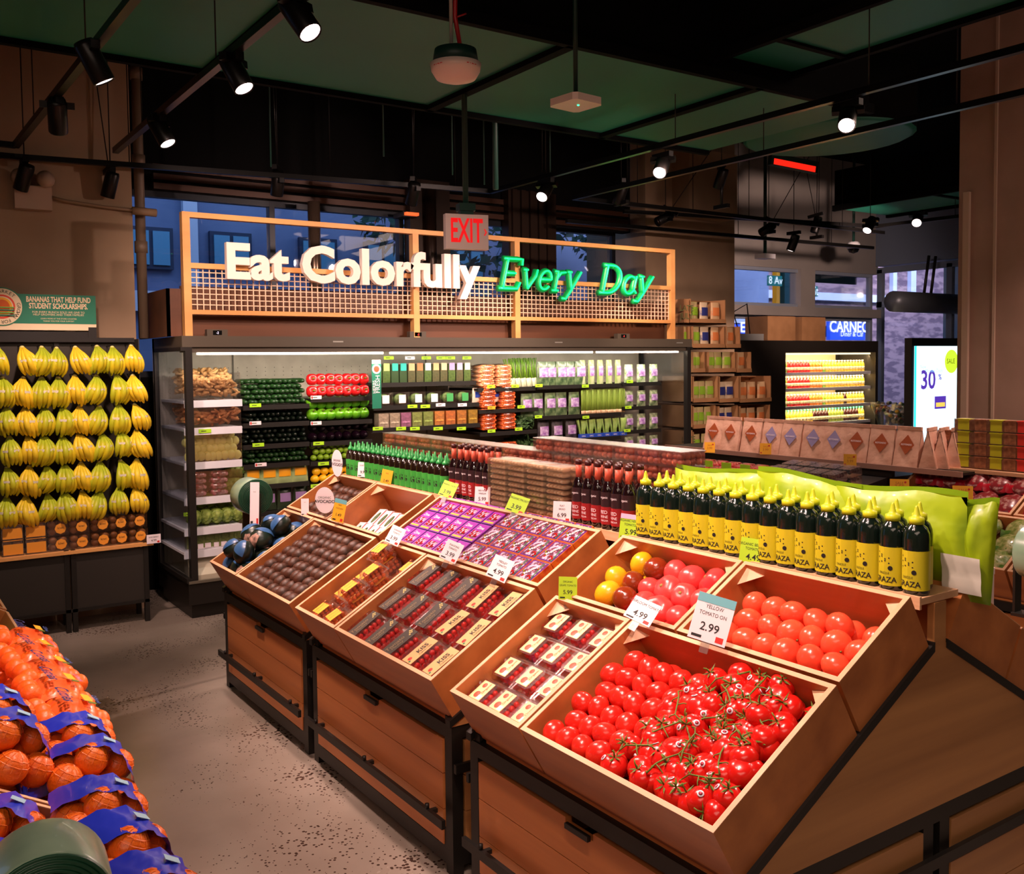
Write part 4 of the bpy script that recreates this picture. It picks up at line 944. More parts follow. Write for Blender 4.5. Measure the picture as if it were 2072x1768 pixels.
# =============== section 1: white shelves at the left end
YS = 6.60
s1 = {}
for n, py in enumerate((812, 868, 938, 1010, 1072, 1118)):
    _, z = shelf(372, 489, py, YS if n < 4 else YS-.04, LEDW, h=.045); s1[n] = z
SX0, SX1 = W(372, 800, y=YS).x+.01, W(489, 800, y=YS).x-.01
def heap_stuff(name, label, x0, x1, y0, y1, z0, h, m, kind, n, seed):
    random.seed(seed); b = MB()
    for i in range(n):
        x = rnd(x0+.02, x1-.02); v = random.random()**.7; y = y0+.02+(y1-y0-.04)*rnd(0, 1); z = z0+h*(.15+.85*(v))*(.55+.45*min(1, (y-y0)/(.6*(y1-y0))))
        if kind == 'root':
            a = rnd(0, PI); L = rnd(.018, .04); d = Vector((math.cos(a), math.sin(a)*.5, rnd(-.5, .5))).normalized(); p = Vector((x, y, z))
            b.tube([p-d*L, p+Vector((rnd(-.008, .008), 0, rnd(-.008, .008))), p+d*L], [rnd(.006, .01), rnd(.010, .016), rnd(.005, .01)], 6)
        elif kind == 'leaf':
            s_ = rnd(.02, .045); u = Vector((rnd(-1, 1), rnd(-1, 1), rnd(-1, 1))).normalized(); w_ = u.orthogonal().normalized(); p = Vector((x, y, z)); b.add([p-u*s_, p+w_*s_*.6, p+u*s_, p-w_*s_*.6], [(0, 1, 2, 3)])
    return tag(b.build(name, m, loc=((x0+x1)/2, (y0+y1)/2, z0)), label, 'root vegetables' if kind == 'root' else 'greens', kind='stuff')
GIN = mat('ginger_root', (222, 176, 116), .6, col2=(190, 140, 84), nscale=18); TUR = mat('turmeric_root', (206, 140, 84), .6, col2=(168, 102, 54), nscale=18)
heap_stuff('ginger_heap', 'heap of pale knobbly ginger roots on the top white shelf of the case', SX0, SX1, YS, YS+.36, s1[0]+.01, .20, GIN, 'root', 420, 1)
heap_stuff('turmeric_heap', 'heap of orange tan small roots on the second white shelf', SX0, SX1, YS, YS+.36, s1[1]+.01, .17, TUR, 'root', 460, 2)
for n, hh in ((0, .19), (1, .16), (2, .2), (3, .18)):
    g = MB().box(SX0, SX1, YS-.004, YS, s1[n]+.0, s1[n]+hh); g.build('shelf_fence', PLASTIC, case)
PALE = mat('pale_yellow_green', (216, 214, 120), .4, col2=(230, 222, 150), nscale=7); ART = mat('artichoke_green', (150, 168, 74), .55, col2=(96, 124, 50), nscale=22, bump=.6)
def mk_pale():
    o = MB().ball((0, 0, 0), (.031, .034, .030), 12, 8, dent=.15).build('pale_squash', PALE); return o
row(mk_pale, 'pale', SX0, SX1, 9, YS+.04, s1[2]+.035, 4, .047, 'pale yellow green squash on the third white shelf', 'squash', 'pale squash in the case', RX(PI/2), dx=.02, dy=.022)
def mk_art():
    b = MB().ball((0, 0, 0), (.055, .055, .055), 14, 9)
    for k in range(34):
        ph = k*2.4; zz = -.8+1.6*k/34; rr = math.sqrt(max(0, 1-zz*zz)); d = Vector((rr*math.cos(ph), rr*math.sin(ph), zz)); p = d*.054; t = (Vector((0, 0, 1))-d*d.z).normalized() if rr > .1 else Vector((1, 0, 0)); s_ = d.cross(t)
        b.add([p-s_*.02, p+t*.03+d*.006, p+s_*.02, p-t*.012], [(0, 2, 1), (0, 3, 2)])
    return b.build('artichoke', ART)
row(mk_art, 'art', SX0+.02, SX1, 5, YS+.05, s1[4]+.06, 2, .105, 'round leafy green head on the fifth white shelf', 'vegetable', 'leafy heads in the case', RX(.8), dx=.05, dy=.05)
row(mk_art, 'art', SX0+.30, SX1, 3, YS+.07, s1[3]+.06, 2, .085, 'round leafy green head beside the radish bags', 'vegetable', 'leafy heads beside radishes', RX(.8), dx=.03, dy=.05)
RAD = mat('radish_pink', (206, 60, 96), .35, col2=(232, 190, 196), nscale=22)
def mk_radbag():
    random.seed(4); b = MB()
    for i in range(26): b.ball((rnd(-.05, .05), rnd(-.02, .02), rnd(.012, .034)), .014, 8, 5)
    o = b.build('radish_bag', RAD); MB().ball((0, 0, .024), (.07, .035, .028), 12, 6).build('clear_bag', PLASTIC2, o, world=False); return o
row(mk_radbag, 'radb', SX0, SX0+.30, 2, YS+.06, s1[3]+.0, 4, .042, 'clear bag of pink radishes on the fourth white shelf', 'radish bag', 'radish bags')
SPR = mat('sprout_pack_green', (80, 96, 40), .6, col2=(120, 130, 70), nscale=50)
def mk_spr():
    o = MB().box(-.035, .035, -.03, .03, 0, .09).build('sprout_pack', SPR); MB().box(-.02, .02, -.0315, -.03, .005, .035).box(-.036, .036, -.031, -.0305, .0, .004).build('label', PAPERW, o, world=False); return o
row(mk_spr, 'spr', SX0, SX1+.0, 7, YS+.05, s1[5], 1, .1, 'small sprout pack with white label on the bottom shelf', 'pack', 'sprout packs')
for px, py in ((415, 872), (385, 1040), (340, 820)): gt(px, py+(0 if px > 360 else 0), YS) if px > 372 else None
# =============== section 2 and 3: black shelves
YD = 6.72
zs2 = [shelf(491, 625, py, YD, BLACK)[1] for py in (822, 858, 902, 942, 985, 1040)]
zs3 = [shelf(628, 752, py, YD, BLACK)[1] for py in (806, 854, 896, 935, 980, 1035)]
A0, A1 = W(494, 800, y=YD).x, W(624, 800, y=YD).x; B0, B1 = W(629, 800, y=YD).x, W(751, 800, y=YD).x
CUC = mat('cucumber_green', (40, 78, 34), .35, col2=(26, 56, 26), nscale=30, coat=.15); ZUC = mat('zucchini_dark', (16, 26, 18), .18, coat=.4); PEPR = mat('pepper_red', (212, 26, 30), .18, coat=.4); PEPG = mat('pepper_green', (130, 206, 40), .2, coat=.35, col2=(72, 150, 20), nscale=10); EGG = mat('eggplant_skin', (24, 8, 20), .12, coat=.5); LIME = mat('lime_skin', (120, 160, 30), .35); LEM = mat('lemon_skin', (240, 186, 20), .35)
def mk_cuc(m, nm): return lambda: MB().tube([(0, -.11, 0), (0, -.10, 0), (0, -.05, .001), (0, .05, .001), (0, .1, 0), (0, .11, 0)], [.006, .015, .0195, .0195, .015, .006], 10).build(nm, m)
row(mk_cuc(CUC, 'cucumber'), 'cuc', A0, A1, 12, YD+.13, zs2[0]+.022, 5, .037, 'green cucumber on the top black shelf', 'cucumber', 'cucumbers on the top shelf', dx=.019, dy=.012)
row(mk_cuc(ZUC, 'zucchini'), 'zuc', A0, A1, 11, YD+.13, zs2[1]+.022, 2, .036, 'dark zucchini on the second black shelf', 'zucchini', 'zucchini on the second shelf', dx=.02)
row(mk_cuc(ZUC, 'zucchini'), 'zuc', A0, A1, 11, YD+.13, zs2[2]+.022, 3, .036, 'dark zucchini on the third black shelf', 'zucchini', 'zucchini on the third shelf', dx=.02)
row(mk_cuc(CUC, 'cucumber'), 'cuc', A0, A1, 12, YD+.13, zs2[3]+.022, 3, .037, 'dark green cucumber on the fourth black shelf', 'cucumber', 'cucumbers on the fourth shelf', dx=.019)
def mk_pep(m):
    def f():
        o = MB().ball((0, 0, 0), (.047, .047, .046), 24, 10, rib=.16, nrib=4, dent=.45).build('bell_pepper', m); MB().tube([(0, 0, .012), (0, 0, .036), (.006, 0, .05)], [.009, .006, .006], 6).build('stem', VINE, o, world=False); return o
    return f
row(mk_pep(PEPR), 'pepr', B0, B1, 7, YD+.06, zs3[0]+.048, 2, .088, 'red bell pepper on the top black shelf, stem forward', 'bell pepper', 'red bell peppers', RX(PI/2-.2), dy=.0)
row(mk_pep(PEPG), 'pepg', B0, B1, 7, YD+.06, zs3[1]+.048, 2, .088, 'green bell pepper on the second black shelf', 'bell pepper', 'green bell peppers', RX(PI/2-.9), dy=.01)
def mk_egg():
    o = MB().ball((0, 0, 0), (.034, .034, .055), 14, 9, pear=.25).build('eggplant', EGG); return o
row(mk_egg, 'egg', B0, B1, 7, YD+.07, zs3[2]+.036, 2, .07, 'glossy dark eggplant on the third black shelf', 'eggplant', 'eggplants', RX(PI/2), dx=0)
row(mk_smooth(LIME, 'lime', (.025, .025, .023)), 'lime', B0, B1, 10, YD+.03, zs3[3]+.025, 3, .044, 'small green lime on the fourth black shelf', 'lime', 'limes', dx=.02, dy=.01)
row(mk_smooth(LEM, 'lemon', (.034, .03, .03)), 'lemon', B0, B1, 8, YD+.03, zs3[4]+.031, 2, .056, 'yellow lemon on the fifth black shelf', 'lemon', 'lemons', dx=.02, dy=.01)
AMB = mat('amber_bag_print', (244, 170, 30), .4); 
def mk_bag(m, m2, w_=.10, h_=.11, nm='printed_bag', clearm=None):
    def f():
        from mathutils import noise
        b = MB()
        for sd in (-1, 1):
            b.grid(lambda u, v: ((u-.5)*w_*(1-.1*v), sd*(.022*math.sin(PI*u)**.5*math.sin(PI*min(.98, v+.02))**.5+.004*noise.noise(Vector((u*5, v*5, sd+w_*9)))), v*h_), 10, 8)
        o = b.build(nm, m)
        d = MB(); d.grid(lambda u, v: ((u-.5)*w_*.7, -.0235*math.sin(PI*(.15+.7*u))**.5*math.sin(PI*(.35+.4*v))**.5-.003, (.35+.4*v)*h_), 8, 5); d.build('label', m2, o, world=False); return o
    return f
row(mk_bag(mat('pale_green_film', (170, 190, 130), .3), AMB, .13, .14), 'bagA', A0, A1, 4, YD+.05, zs2[4], 1, .1, 'bag with amber label on the fifth black shelf', 'bag', 'amber labelled bags')
row(mk_bag(mat('dark_lettuce_film', (46, 60, 40), .25, coat=.3), mat('lilac_print', (150, 120, 170), .4), .12, .16), 'bagB', A0, A1, 4, YD+.05, zs2[5], 1, .1, 'dark bag with lilac print on the lowest black shelf', 'bag', 'lilac printed bags')
for px, py, rd in ((517, 820, 0), (517, 856, 1), (523, 900, 0), (528, 940, 1), (640, 804, 1), (640, 856, 1), (645, 897, 0), (655, 938, 0), (640, 983, 0)): gt(px, py, YD, PAPERW if rd else GREENTAG, red=rd)
# green banner strip between the sections
p0 = W(752, 728, y=6.62); p1 = W(772, 826, y=6.62)
bn = thing('shelf_banner', 'narrow vertical green banner with round emblem between the peppers and the boxed greens', 'banner', (p0.x, 6.62, p1.z))
MB().box(p0.x, p1.x, 6.62, 6.624, p1.z, p0.z).build('banner_board', mat('banner_green', (14, 116, 88), .5), bn)
cx_ = (p0.x+p1.x)/2
MB().lathe([(.036, 0), (0, .001)], 20, 0, T=frame_mat((cx_, 6.618, p0.z-.07), (1, 0, 0), (0, 0, 1)), smooth=False).lathe([(.024, .001), (0, .002)], 16, 1, T=frame_mat((cx_, 6.618, p0.z-.07), (1, 0, 0), (0, 0, 1)), smooth=False).box(p0.x+.002, p1.x-.002, 6.618, 6.6195, p0.z-.03, p0.z, 0).text('FRESH', .05, frame_mat((cx_+.01, 6.617, (p0.z+p1.z)/2), (0, 0, 1), (-1, 0, 0)), 0).text('HERBS', .035, frame_mat((cx_-.02, 6.617, (p0.z+p1.z)/2-.02), (0, 0, 1), (-1, 0, 0)), 0).build('emblem', [PAPERW, ORR], bn)
# =============== section 4: herbs, clamshell greens, cut fruit tubs
zs4 = [shelf(762, 962, 776, YD+.03, BLACK)[1], shelf(755, 968, 823, YD, BLACK)[1], shelf(752, 970, 868, YD-.03, BLACK)[1], shelf(752, 970, 915, YD-.03, BLACK)[1]]
C0, C1 = W(764, 800, y=YD).x, W(962, 800, y=YD).x
def mk_tall(m, m2, w_=.055, h_=.135, nm='herb_clamshell', d=.03, l0=.62, l1=1.0):
    def f():
        o = MB().box(-w_/2, w_/2, -d/2, d/2, .004, h_*.95).build(nm, m); MB().box(-w_/2-.003, w_/2+.003, -d/2-.003, d/2+.003, 0, h_).build('clear_lid', PLASTIC, o, world=False)
        MB().box(-w_*.4, w_*.4, -d/2-.005, -d/2-.0035, h_*l0, h_*l1).build('label', m2, o, world=False); return o
    return f
HG = mat('herb_leaf_a', (110, 140, 60), .6, col2=(70, 104, 40), nscale=60); HG2 = mat('herb_leaf_b', (120, 110, 70), .6, col2=(84, 96, 54), nscale=60)
cols = [(HG, (120, 200, 230), 'blue topped'), (HG, (200, 210, 120), 'yellow topped'), (mat('pickle_green', (60, 96, 50), .5), (40, 190, 170), 'teal topped'), (mat('pickle_green', (60, 96, 50), .5), (30, 180, 170), 'teal topped wide'), (HG2, (240, 170, 120), 'peach topped'), (HG2, (230, 120, 70), 'orange topped'), (HG, (220, 236, 240), 'white topped'), (HG2, (236, 170, 120), 'light orange topped'), (HG2, (240, 190, 150), 'cream orange topped'), (HG, (190, 150, 200), 'lilac topped'), (HG2, (200, 170, 210), 'pale lilac topped'), (HG, (214, 214, 200), 'grey topped')]
for k, (m, c, nm) in enumerate(cols):
    m2 = mat('label_%s' % nm, c, .5); x = C0+(C1-C0)*(k+.5)/12
    place('hc%d' % k, mk_tall(m, m2), TL(x, YD+.08, zs4[0]) @ SC(1.15), '%s herb box on the top shelf, %s from the banner' % (nm, od(k)), 'herb box', 'herb boxes')
LEAFM = mat('packed_leaves', (86, 128, 56), .6, col2=(150, 180, 110), nscale=45)
def mk_salad(m, lc):
    def f():
        o = MB().ball((0, 0, .05), (.058, .035, .045), 14, 8).build('salad_box', m); MB().box(-.065, .065, -.04, .04, 0, .105).build('clear_box', PLASTIC, o, world=False)
        MB().box(-.03, .03, -.042, -.0405, .02, .085).build('label', lc, o, world=False); return o
    return f
LW = mat('label_white_blue', (214, 232, 240), .5); L5 = ['white', 'white', 'white and blue', 'white and blue', 'red and green', 'red and green']
for k in range(6):
    place('sal%d' % (k//2), mk_salad(LEAFM, [PAPERW, LW, mat('label_red_green', (60, 150, 80), .5)][k//2]), TL(C0+.08+k*.145, YD+.06, zs4[1]), 'clear salad box with %s label, %s from the banner' % (L5[k], od(k)), 'salad box', 'salad boxes')
MUSH = mat('white_mushroom', (230, 214, 190), .6)
for k in range(2):
    place('mush', mk_bag(MUSH, BLUE, .15, .12, 'mushroom_pack'), TL(C0+.97+k*.13, YD+.06, zs4[1]), 'blue and white pack of white mushrooms, %s of two before the carrots' % ['left', 'right'][k], 'mushroom pack', 'mushroom packs')
tubs = [((216, 200, 176), 'beige cut root'), ((210, 196, 170), 'cream cut root'), ((196, 130, 170), 'diced pink onion'), ((170, 190, 100), 'pale green cut vegetable'), ((160, 186, 90), 'green cut vegetable'), ((236, 160, 70), 'orange diced squash'), ((232, 140, 60), 'deep orange cut squash'), ((220, 150, 60), 'orange and green mix'), ((200, 160, 50), 'yellow and green mix')]
for k, (c, nm) in enumerate(tubs):
    m = mat('tub_%s' % nm, c, .6, col2=tuple(int(v*.8) for v in c), nscale=60)
    place('tb%d' % k, mk_tall(m, m, .085, .12, 'cut_vegetable_tub', .08, .3, .4), TL(W(772+k*22.5, 850, y=YD+.02).x, YD+.02, zs4[2]), 'square tub of %s on the lower shelf' % nm, 'vegetable tub', 'cut vegetable tubs')
for px in (787, 830, 863, 893, 912, 945): gt(px, 724, YD+.05, PAPERW if px == 830 else GREENTAG)
for px in (835, 861): gt(px, 822, YD)
for px in (892, 936): gt(px, 819, YD, PAPERW)
for px in (765, 812, 840, 887, 934): gt(px, 867, YD-.03)
# =============== section 5: carrots, onions, leeks
zs5 = [shelf(966, 1082, 786, YD, BLACK)[1], shelf(968, 1088, 830, YD-.02, BLACK)[1], shelf(970, 1085, 876, YD-.04, BLACK)[1], shelf(970, 1085, 930, YD-.06, BLACK)[1]]
CAR = mat('carrot_orange', (232, 110, 40), .45, col2=(210, 86, 30), nscale=12); CARP = mat('pale_carrot', (232, 170, 120), .45, col2=(220, 120, 70), nscale=14)
def mk_carbag(m):
    def f():
        random.seed(8); b = MB()
        for i in range(7):
            y = -.09+rnd(0, .01); x = (i-3)*.02+rnd(-.004, .004); b.tube([(x, y, .02), (x, 0, .022), (x, .09, .02)], [.010, .009, .004], 7)
        for i in range(6): x = (i-2.5)*.021; b.tube([(x, -.09, .038), (x, .08, .036)], [.010, .005], 7)
        b.ball((0, 0, .026), (.08, .10, .014), 10, 5, mi=1)
        o = b.build('carrot_bag', [m, m]); MB().ball((0, 0, .028), (.088, .115, .03), 12, 6).build('clear_bag', PLASTIC2, o, world=False); return o
    return f
E0, E1 = W(968, 800, y=YD).x, W(1048, 800, y=YD).x
for t, (n, m, key, nm) in enumerate(((5, CARP, 'cbp', 'pale orange carrots on the top shelf'), (5, CAR, 'cbo', 'orange carrots on the second shelf'), (5, CAR, 'cbo', 'orange carrots on the third shelf'), (3, CAR, 'cbo', 'orange carrots on the lowest shelf'))):
    row(mk_carbag(m), key, E0, E1+(.0 if t else -.05), 2, YD+.08, zs5[t]+.002, n, .036, 'bag of %s' % nm, 'carrot bag', 'carrot bags')
ONI = mat('spring_onion_white', (226, 226, 190), .45); ONG = mat('spring_onion_green', (120, 160, 40), .45, col2=(70, 120, 30), nscale=20, nstretch=(1, 1, .1))
def mk_onion():
    random.seed(12); b = MB(); g = MB()
    for i in range(9):
        x = rnd(-.03, .03); y = rnd(-.012, .012); dx = rnd(-.03, .03)
        b.tube([(x, y, 0), (x, y, .05), (x+dx*.3, y, .08)], [.008, .006, .005], 6); g.tube([(x+dx*.3, y, .08), (x+dx, y, .16), (x+dx*1.8, y+rnd(-.01, .01), .25)], [.005, .005, .004], 5)
    o = b.build('spring_onion_bunch', ONI); g.build('green_tops', ONG, o, world=False); return o
for k in range(5): place('oni', mk_onion, TL(W(1040+k*11, 770, y=YD+.06).x, YD+.06, zs5[0]) @ RY(-.12), 'bunch of spring onions beside the top carrots, %s from left' % od(k), 'spring onions', 'spring onion bunches')
heap_stuff('parsley_bunches', 'dark green kale and parsley heap on the lower case shelf by the carrots', W(1045, 900, y=YD).x, W(1090, 900, y=YD).x, YD-.02, YD+.2, zs5[3], .15, mat('parsley_green', (70, 104, 50), .6, col2=(40, 70, 34), nscale=40), 'leaf', 420, 5)
heap_stuff('herb_bunches', 'dark leafy herb heap on the third shelf by the carrots', W(1046, 860, y=YD).x, W(1085, 860, y=YD).x, YD-.02, YD+.2, zs5[2], .16, mat('parsley_green', (70, 104, 50), .6), 'leaf', 380, 6)
# =============== section 6/7: bagged greens, celery, asparagus
zs6 = [shelf(1085, 1255, 781, YD, BLACK)[1], shelf(1085, 1255, 843, YD-.02, BLACK)[1], shelf(1085, 1255, 893, YD-.04, BLACK)[1], shelf(1085, 1255, 945, YD-.04, BLACK)[1]]
zs7 = [shelf(1259, 1336, py, YD, BLACK)[1] for py in (775, 824, 872, 913, 960)]
GB = mat('bagged_kale', (52, 76, 48), .35, col2=(120, 140, 96), nscale=26, coat=.4); PP = mat('purple_bag_print', (132, 60, 160), .4, col2=(210, 190, 220), nscale=30)
CELB = mat('bagged_celery', (140, 166, 86), .35, col2=(200, 204, 160), nscale=22, nstretch=(1, 1, .2), coat=.3)
mkG = mk_bag(GB, PP, .135, .21, 'greens_bag'); mkCel = mk_bag(CELB, PP, .075, .22, 'celery_bag')
for k in range(5): place('gbag', mkG, TL(W(1098+k*19, 760, y=YD+.05).x, YD+.05+(k % 2)*.015, zs6[0]), 'clear bag of kale with purple print on the top shelf, %s from left' % od(k), 'greens bag', 'kale bags with purple print')
for k in range(5): place('cel', mkCel, TL(W(1178+k*18, 760, y=YD+.05).x, YD+.05, zs6[0]), 'bag of pale celery with purple print on the top shelf, %s from left' % od(k), 'celery bag', 'celery bags')
for k in range(5): place('gbag', mkG, TL(W(1064+k*24, 820, y=YD+.04).x, YD+.03+(k % 2)*.015, zs6[1]) @ SC(.95), 'dark bag of greens on the second shelf, %s from left' % od(k), 'greens bag', 'second shelf greens bags')
for k in range(3): place('gbag2', mk_bag(mat('dark_bagged_cabbage', (40, 34, 44), .3, col2=(84, 80, 80), nscale=22, coat=.4), PP, .13, .2, 'dark_greens_bag'), TL(W(1098+k*28, 880, y=YD+.04).x, YD+.03, zs6[2]-.03), 'near black bag with purple print on the third shelf, %s from left' % od(k), 'greens bag', 'third shelf dark bags')
ASP = mat('asparagus_green', (150, 176, 70), .45, col2=(120, 150, 50), nscale=10, nstretch=(1, 1, .2)); ASB = mat('asparagus_base', (226, 190, 150), .5)
def mk_asp():
    random.seed(2); b = MB(); c = MB()
    for i in range(12):
        x = rnd(-.03, .03); y = rnd(-.015, .015); b.tube([(x, y, .03), (x+rnd(-.004, .004), y, .12), (x+rnd(-.008, .008), y, .2), (x, y, .22)], [.006, .006, .0065, .002], 5); c.tube([(x, y, 0), (x, y, .03)], .0062, 5)
    o = b.build('asparagus_bunch', ASP); c.build('cut_ends', ASB, o, world=False); return o
for k in range(8): place('asp', mk_asp, TL(W(1180+k*11, 820, y=YD+.02).x, YD+.02, zs6[1]), 'upright bunch of asparagus on the second shelf, %s from left' % od(k), 'asparagus', 'asparagus bunches')
def mk_bok():
    random.seed(5); b = MB()
    for i in range(8): a = rnd(-.03, .03); b.tube([(a*.6, rnd(-.01, .01), 0), (a, 0, .07), (a*1.8, 0, .16)], [.012, .009, .014], 6)
    o = b.build('leafy_stalk_bunch', mat('stalk_green', (160, 186, 96), .45, col2=(90, 130, 50), nscale=9)); MB().box(-.045, .045, -.022, .0, .0, .035).text('ORG', .02, TL(0, -.0225, .016) @ RX(PI/2), 1).build('blue_band', [BLUE, PAPERW], o, world=False); return o
for k in range(6): place('bok', mk_bok, TL(W(1178+k*16, 885, y=YD).x, YD, zs6[2]), 'pale green stalk bunch with blue band on the third shelf, %s from left' % od(k), 'greens', 'blue banded stalk bunches')
for k in range(3): place('bok', mk_bok, TL(W(1200+k*20, 935, y=YD).x, YD, zs6[3]-.06), 'pale green stalk bunch with blue band on the lowest shelf, %s from left' % od(k), 'greens', 'low blue banded bunches')
mkR = mk_bag(mat('bagged_romaine', (110, 150, 80), .35, col2=(220, 226, 200), nscale=24, coat=.4), PP, .11, .17, 'romaine_bag'); mkR2 = mk_bag(mat('bagged_spinach', (60, 90, 50), .35, col2=(180, 190, 150), nscale=24, coat=.4), PP, .11, .15, 'spinach_bag')
for t in range(5):
    for k in range(3): place('rom' if t == 0 else 'spn', mkR if t == 0 else mkR2, TL(W(1272+k*25, 800, y=YD+.03).x, YD+.03, zs7[t]) @ SC(1, 1, 1 if t < 3 else .85), 'bag of %s with purple print, right end, %s shelf, %s from left' % ('romaine' if t == 0 else 'spinach', od(t), od(k)), 'salad bag', 'right end salad bags')
for px, py in ((994, 782), (1043, 781), (1091, 780), (1185, 781), (995, 825), (1055, 823), (1090, 843), (1186, 844), (995, 872), (1050, 868), (1186, 893), (1275, 772), (1272, 824), (1270, 871), (1272, 914)): gt(px, py, YD-.04, YELC if (px, py) == (995, 825) else GREENTAG, w_=.075)
# little controllers on top
for px, y_ in ((440, 6.5), (846, 6.5), (1262, 6.5)):
    p = W(px, 672, y=y_); r = thing('case_controller', 'small controller box with display on the case top, %s' % {440: 'left', 846: 'middle', 1262: 'right'}[px], 'controller', (p.x, y_+.02, 1.9), 'controllers on the case')
    MB().box(p.x-.07, p.x+.07, y_, y_+.05, 1.9, 1.945).build('housing', CASE, r); MB().box(p.x-.03, p.x+.03, y_-.002, y_, 1.908, 1.938, 0).text('-2', .022, frame_mat((p.x, y_-.003, 1.922), (1, 0, 0), (0, 0, 1)), 1).build('display', [DARK, mat('led_red', (230, 70, 60), .4, emit=1.0) if px != 440 else mat('led_white', (220, 210, 240), .4, emit=1.0)], r)
# ================================================================== lattice sign
SY = 6.52
sg = thing('lattice_sign', 'long wooden lattice sign frame standing on the case top', 'sign frame', (4.0, SY, 1.9))
def bt(x0, x1, z0, z1, y0=SY-.02, y1=SY+.035): return (x0, x1, y0, y1, z0, z1)
f = MB(); XL, XR = 1.82, 6.27
for x in (XL, 3.54, 4.48, XR-.05): f.box(x, x+.05, SY-.022, SY+.037, 1.9, 2.72)
f.box(XL+.05, XR-.05, SY-.02, SY+.035, 2.685, 2.72).box(XL+.05, XR-.05, SY-.02, SY+.035, 2.35, 2.385).box(XL+.05, XR-.05, SY-.02, SY+.035, 2.045, 2.075)
f.build('frame', SIGNWOOD, sg)
wm = MB(); x = XL+.05+.043
while x < XR-.05: wm.box(x-.0035, x+.0035, SY+.004, SY+.010, 2.075, 2.35); x += .043
z = 2.075+.036
while z < 2.35: wm.box(XL+.05, XR-.05, SY+.010, SY+.016, z-.0035, z+.0035); z += .036
wm.build('wire_mesh', mat('mesh_cream', (232, 200, 170), .5), sg)
# walnut box behind
b = MB().box(1.83, 6.25, 6.62, 6.64, 1.9, 2.24).box(1.74, 1.76, 6.62, 7.4, 1.9, 2.22).box(1.74, 1.83, 6.62, 6.64, 1.9, 2.22)
tag(b.build('walnut_screen_board', BROWNB, loc=(4, 6.63, 1.9)), 'low walnut screen board behind the lattice sign on the case top', 'board')
LT = mat('letter_white', (250, 236, 222), .45)
NEONB = mat('letter_green', (0, 150, 70), .4, emit=.12); NEON = mat('neon_green', (20, 255, 120), .3, emit=1.1)
g = thing('sign_lettering', 'large white raised lettering Eat Colorfully on the lattice sign', 'sign letters', (W(715, 560, y=SY-.09).x, SY-.08, 2.35))
def sign_word(t, px0, px1, py_base, py_top, ybias=.0):
    a = W(px0, py_base, y=SY-.09); b_ = W(px1, py_base, y=SY-.09); v, f_ = text_geo(t, .035)
    x0 = min(q[0] for q in v); x1 = max(q[0] for q in v); 
    cap = .70; h = W((px0+px1)/2, py_top, y=SY-.09).z-W((px0+px1)/2, py_base, y=SY-.09).z
    size = h/cap; sx = (b_.x-a.x)/((x1-x0)*size)
    vb = text_geo('E', .035)[0]; base = min(q[1] for q in vb); base_t = base
    # centre alignment is by text box; align by the letter l/E foot
    T = frame_mat((a.x-x0*size*sx, SY-.09, a.z-ref_base(t)*size), (1, 0, 0), (0, 0, 1))
    MB().text(t, size, T, 0, depth=.045, bold=.035, sx=sx).build('word', LT, g)
def ref_base(t):
    k = {'Eat': 'Eat', 'Colorfully': 'Colorfully'}[t]
    v = text_geo(t, .035)[0]; ys = sorted(q[1] for q in v)
    if t == 'Eat': return ys[0]+.01
    x0 = min(q[0] for q in v); return min(q[1] for q in v if q[0] < x0+.5)
sign_word('Eat', 460, 587, 564, 496); sign_word('Colorfully', 612, 972, 572, 505)
# green neon script: strokes per letter (x right, y up, cap height 1)
def arc(cx, cy, rx, ry, a0, a1, n=14): return [(cx+rx*math.cos(math.radians(a0+(a1-a0)*i/n)), cy+ry*math.sin(math.radians(a0+(a1-a0)*i/n))) for i in range(n+1)]
GL = {
 'E': (.78, [[(.12, 0), (.12, 1)], [(-.02, 1), (.66, 1), (.68, .80)], [(.12, .52), (.5, .52)], [(-.02, 0), (.66, 0), (.72, .22)]]),
 'v': (.62, [[(.0, .66), (.16, .66)], [(.08, .66), (.26, .02)], [(.26, .02), (.5, .45), (.52, .68)]]),
 'e': (.58, [[(.06, .36), (.48, .36)]+arc(.28, .34, .22, .32, 5, 320, 20)]),
 'r': (.52, [[(.02, .66), (.14, .66), (.14, 0)], [(.14, .42), (.26, .62), (.44, .64)], [(.02, 0), (.26, 0)]]),
 'y': (.62, [[(.0, .66), (.16, .66)], [(.08, .66), (.27, .04)], [(.54, .68), (.27, .04), (.1, -.28), (-.06, -.26)]]),
 'D': (.86, [[(.12, 0), (.12, 1)], [(-.02, 1), (.3, 1)]+arc(.3, .5, .42, .5, 90, -90, 16)+[(-.02, 0)]]),
 'a': (.6, [arc(.26, .32, .22, .32, 50, 320, 18), [(.46, .66), (.44, .16), (.56, .02)]]),
}
ng = thing('neon_lettering', 'glowing green neon lettering Every Day on the lattice sign', 'neon sign', (W(1170, 570, y=SY-.09).x, SY-.08, 2.3))
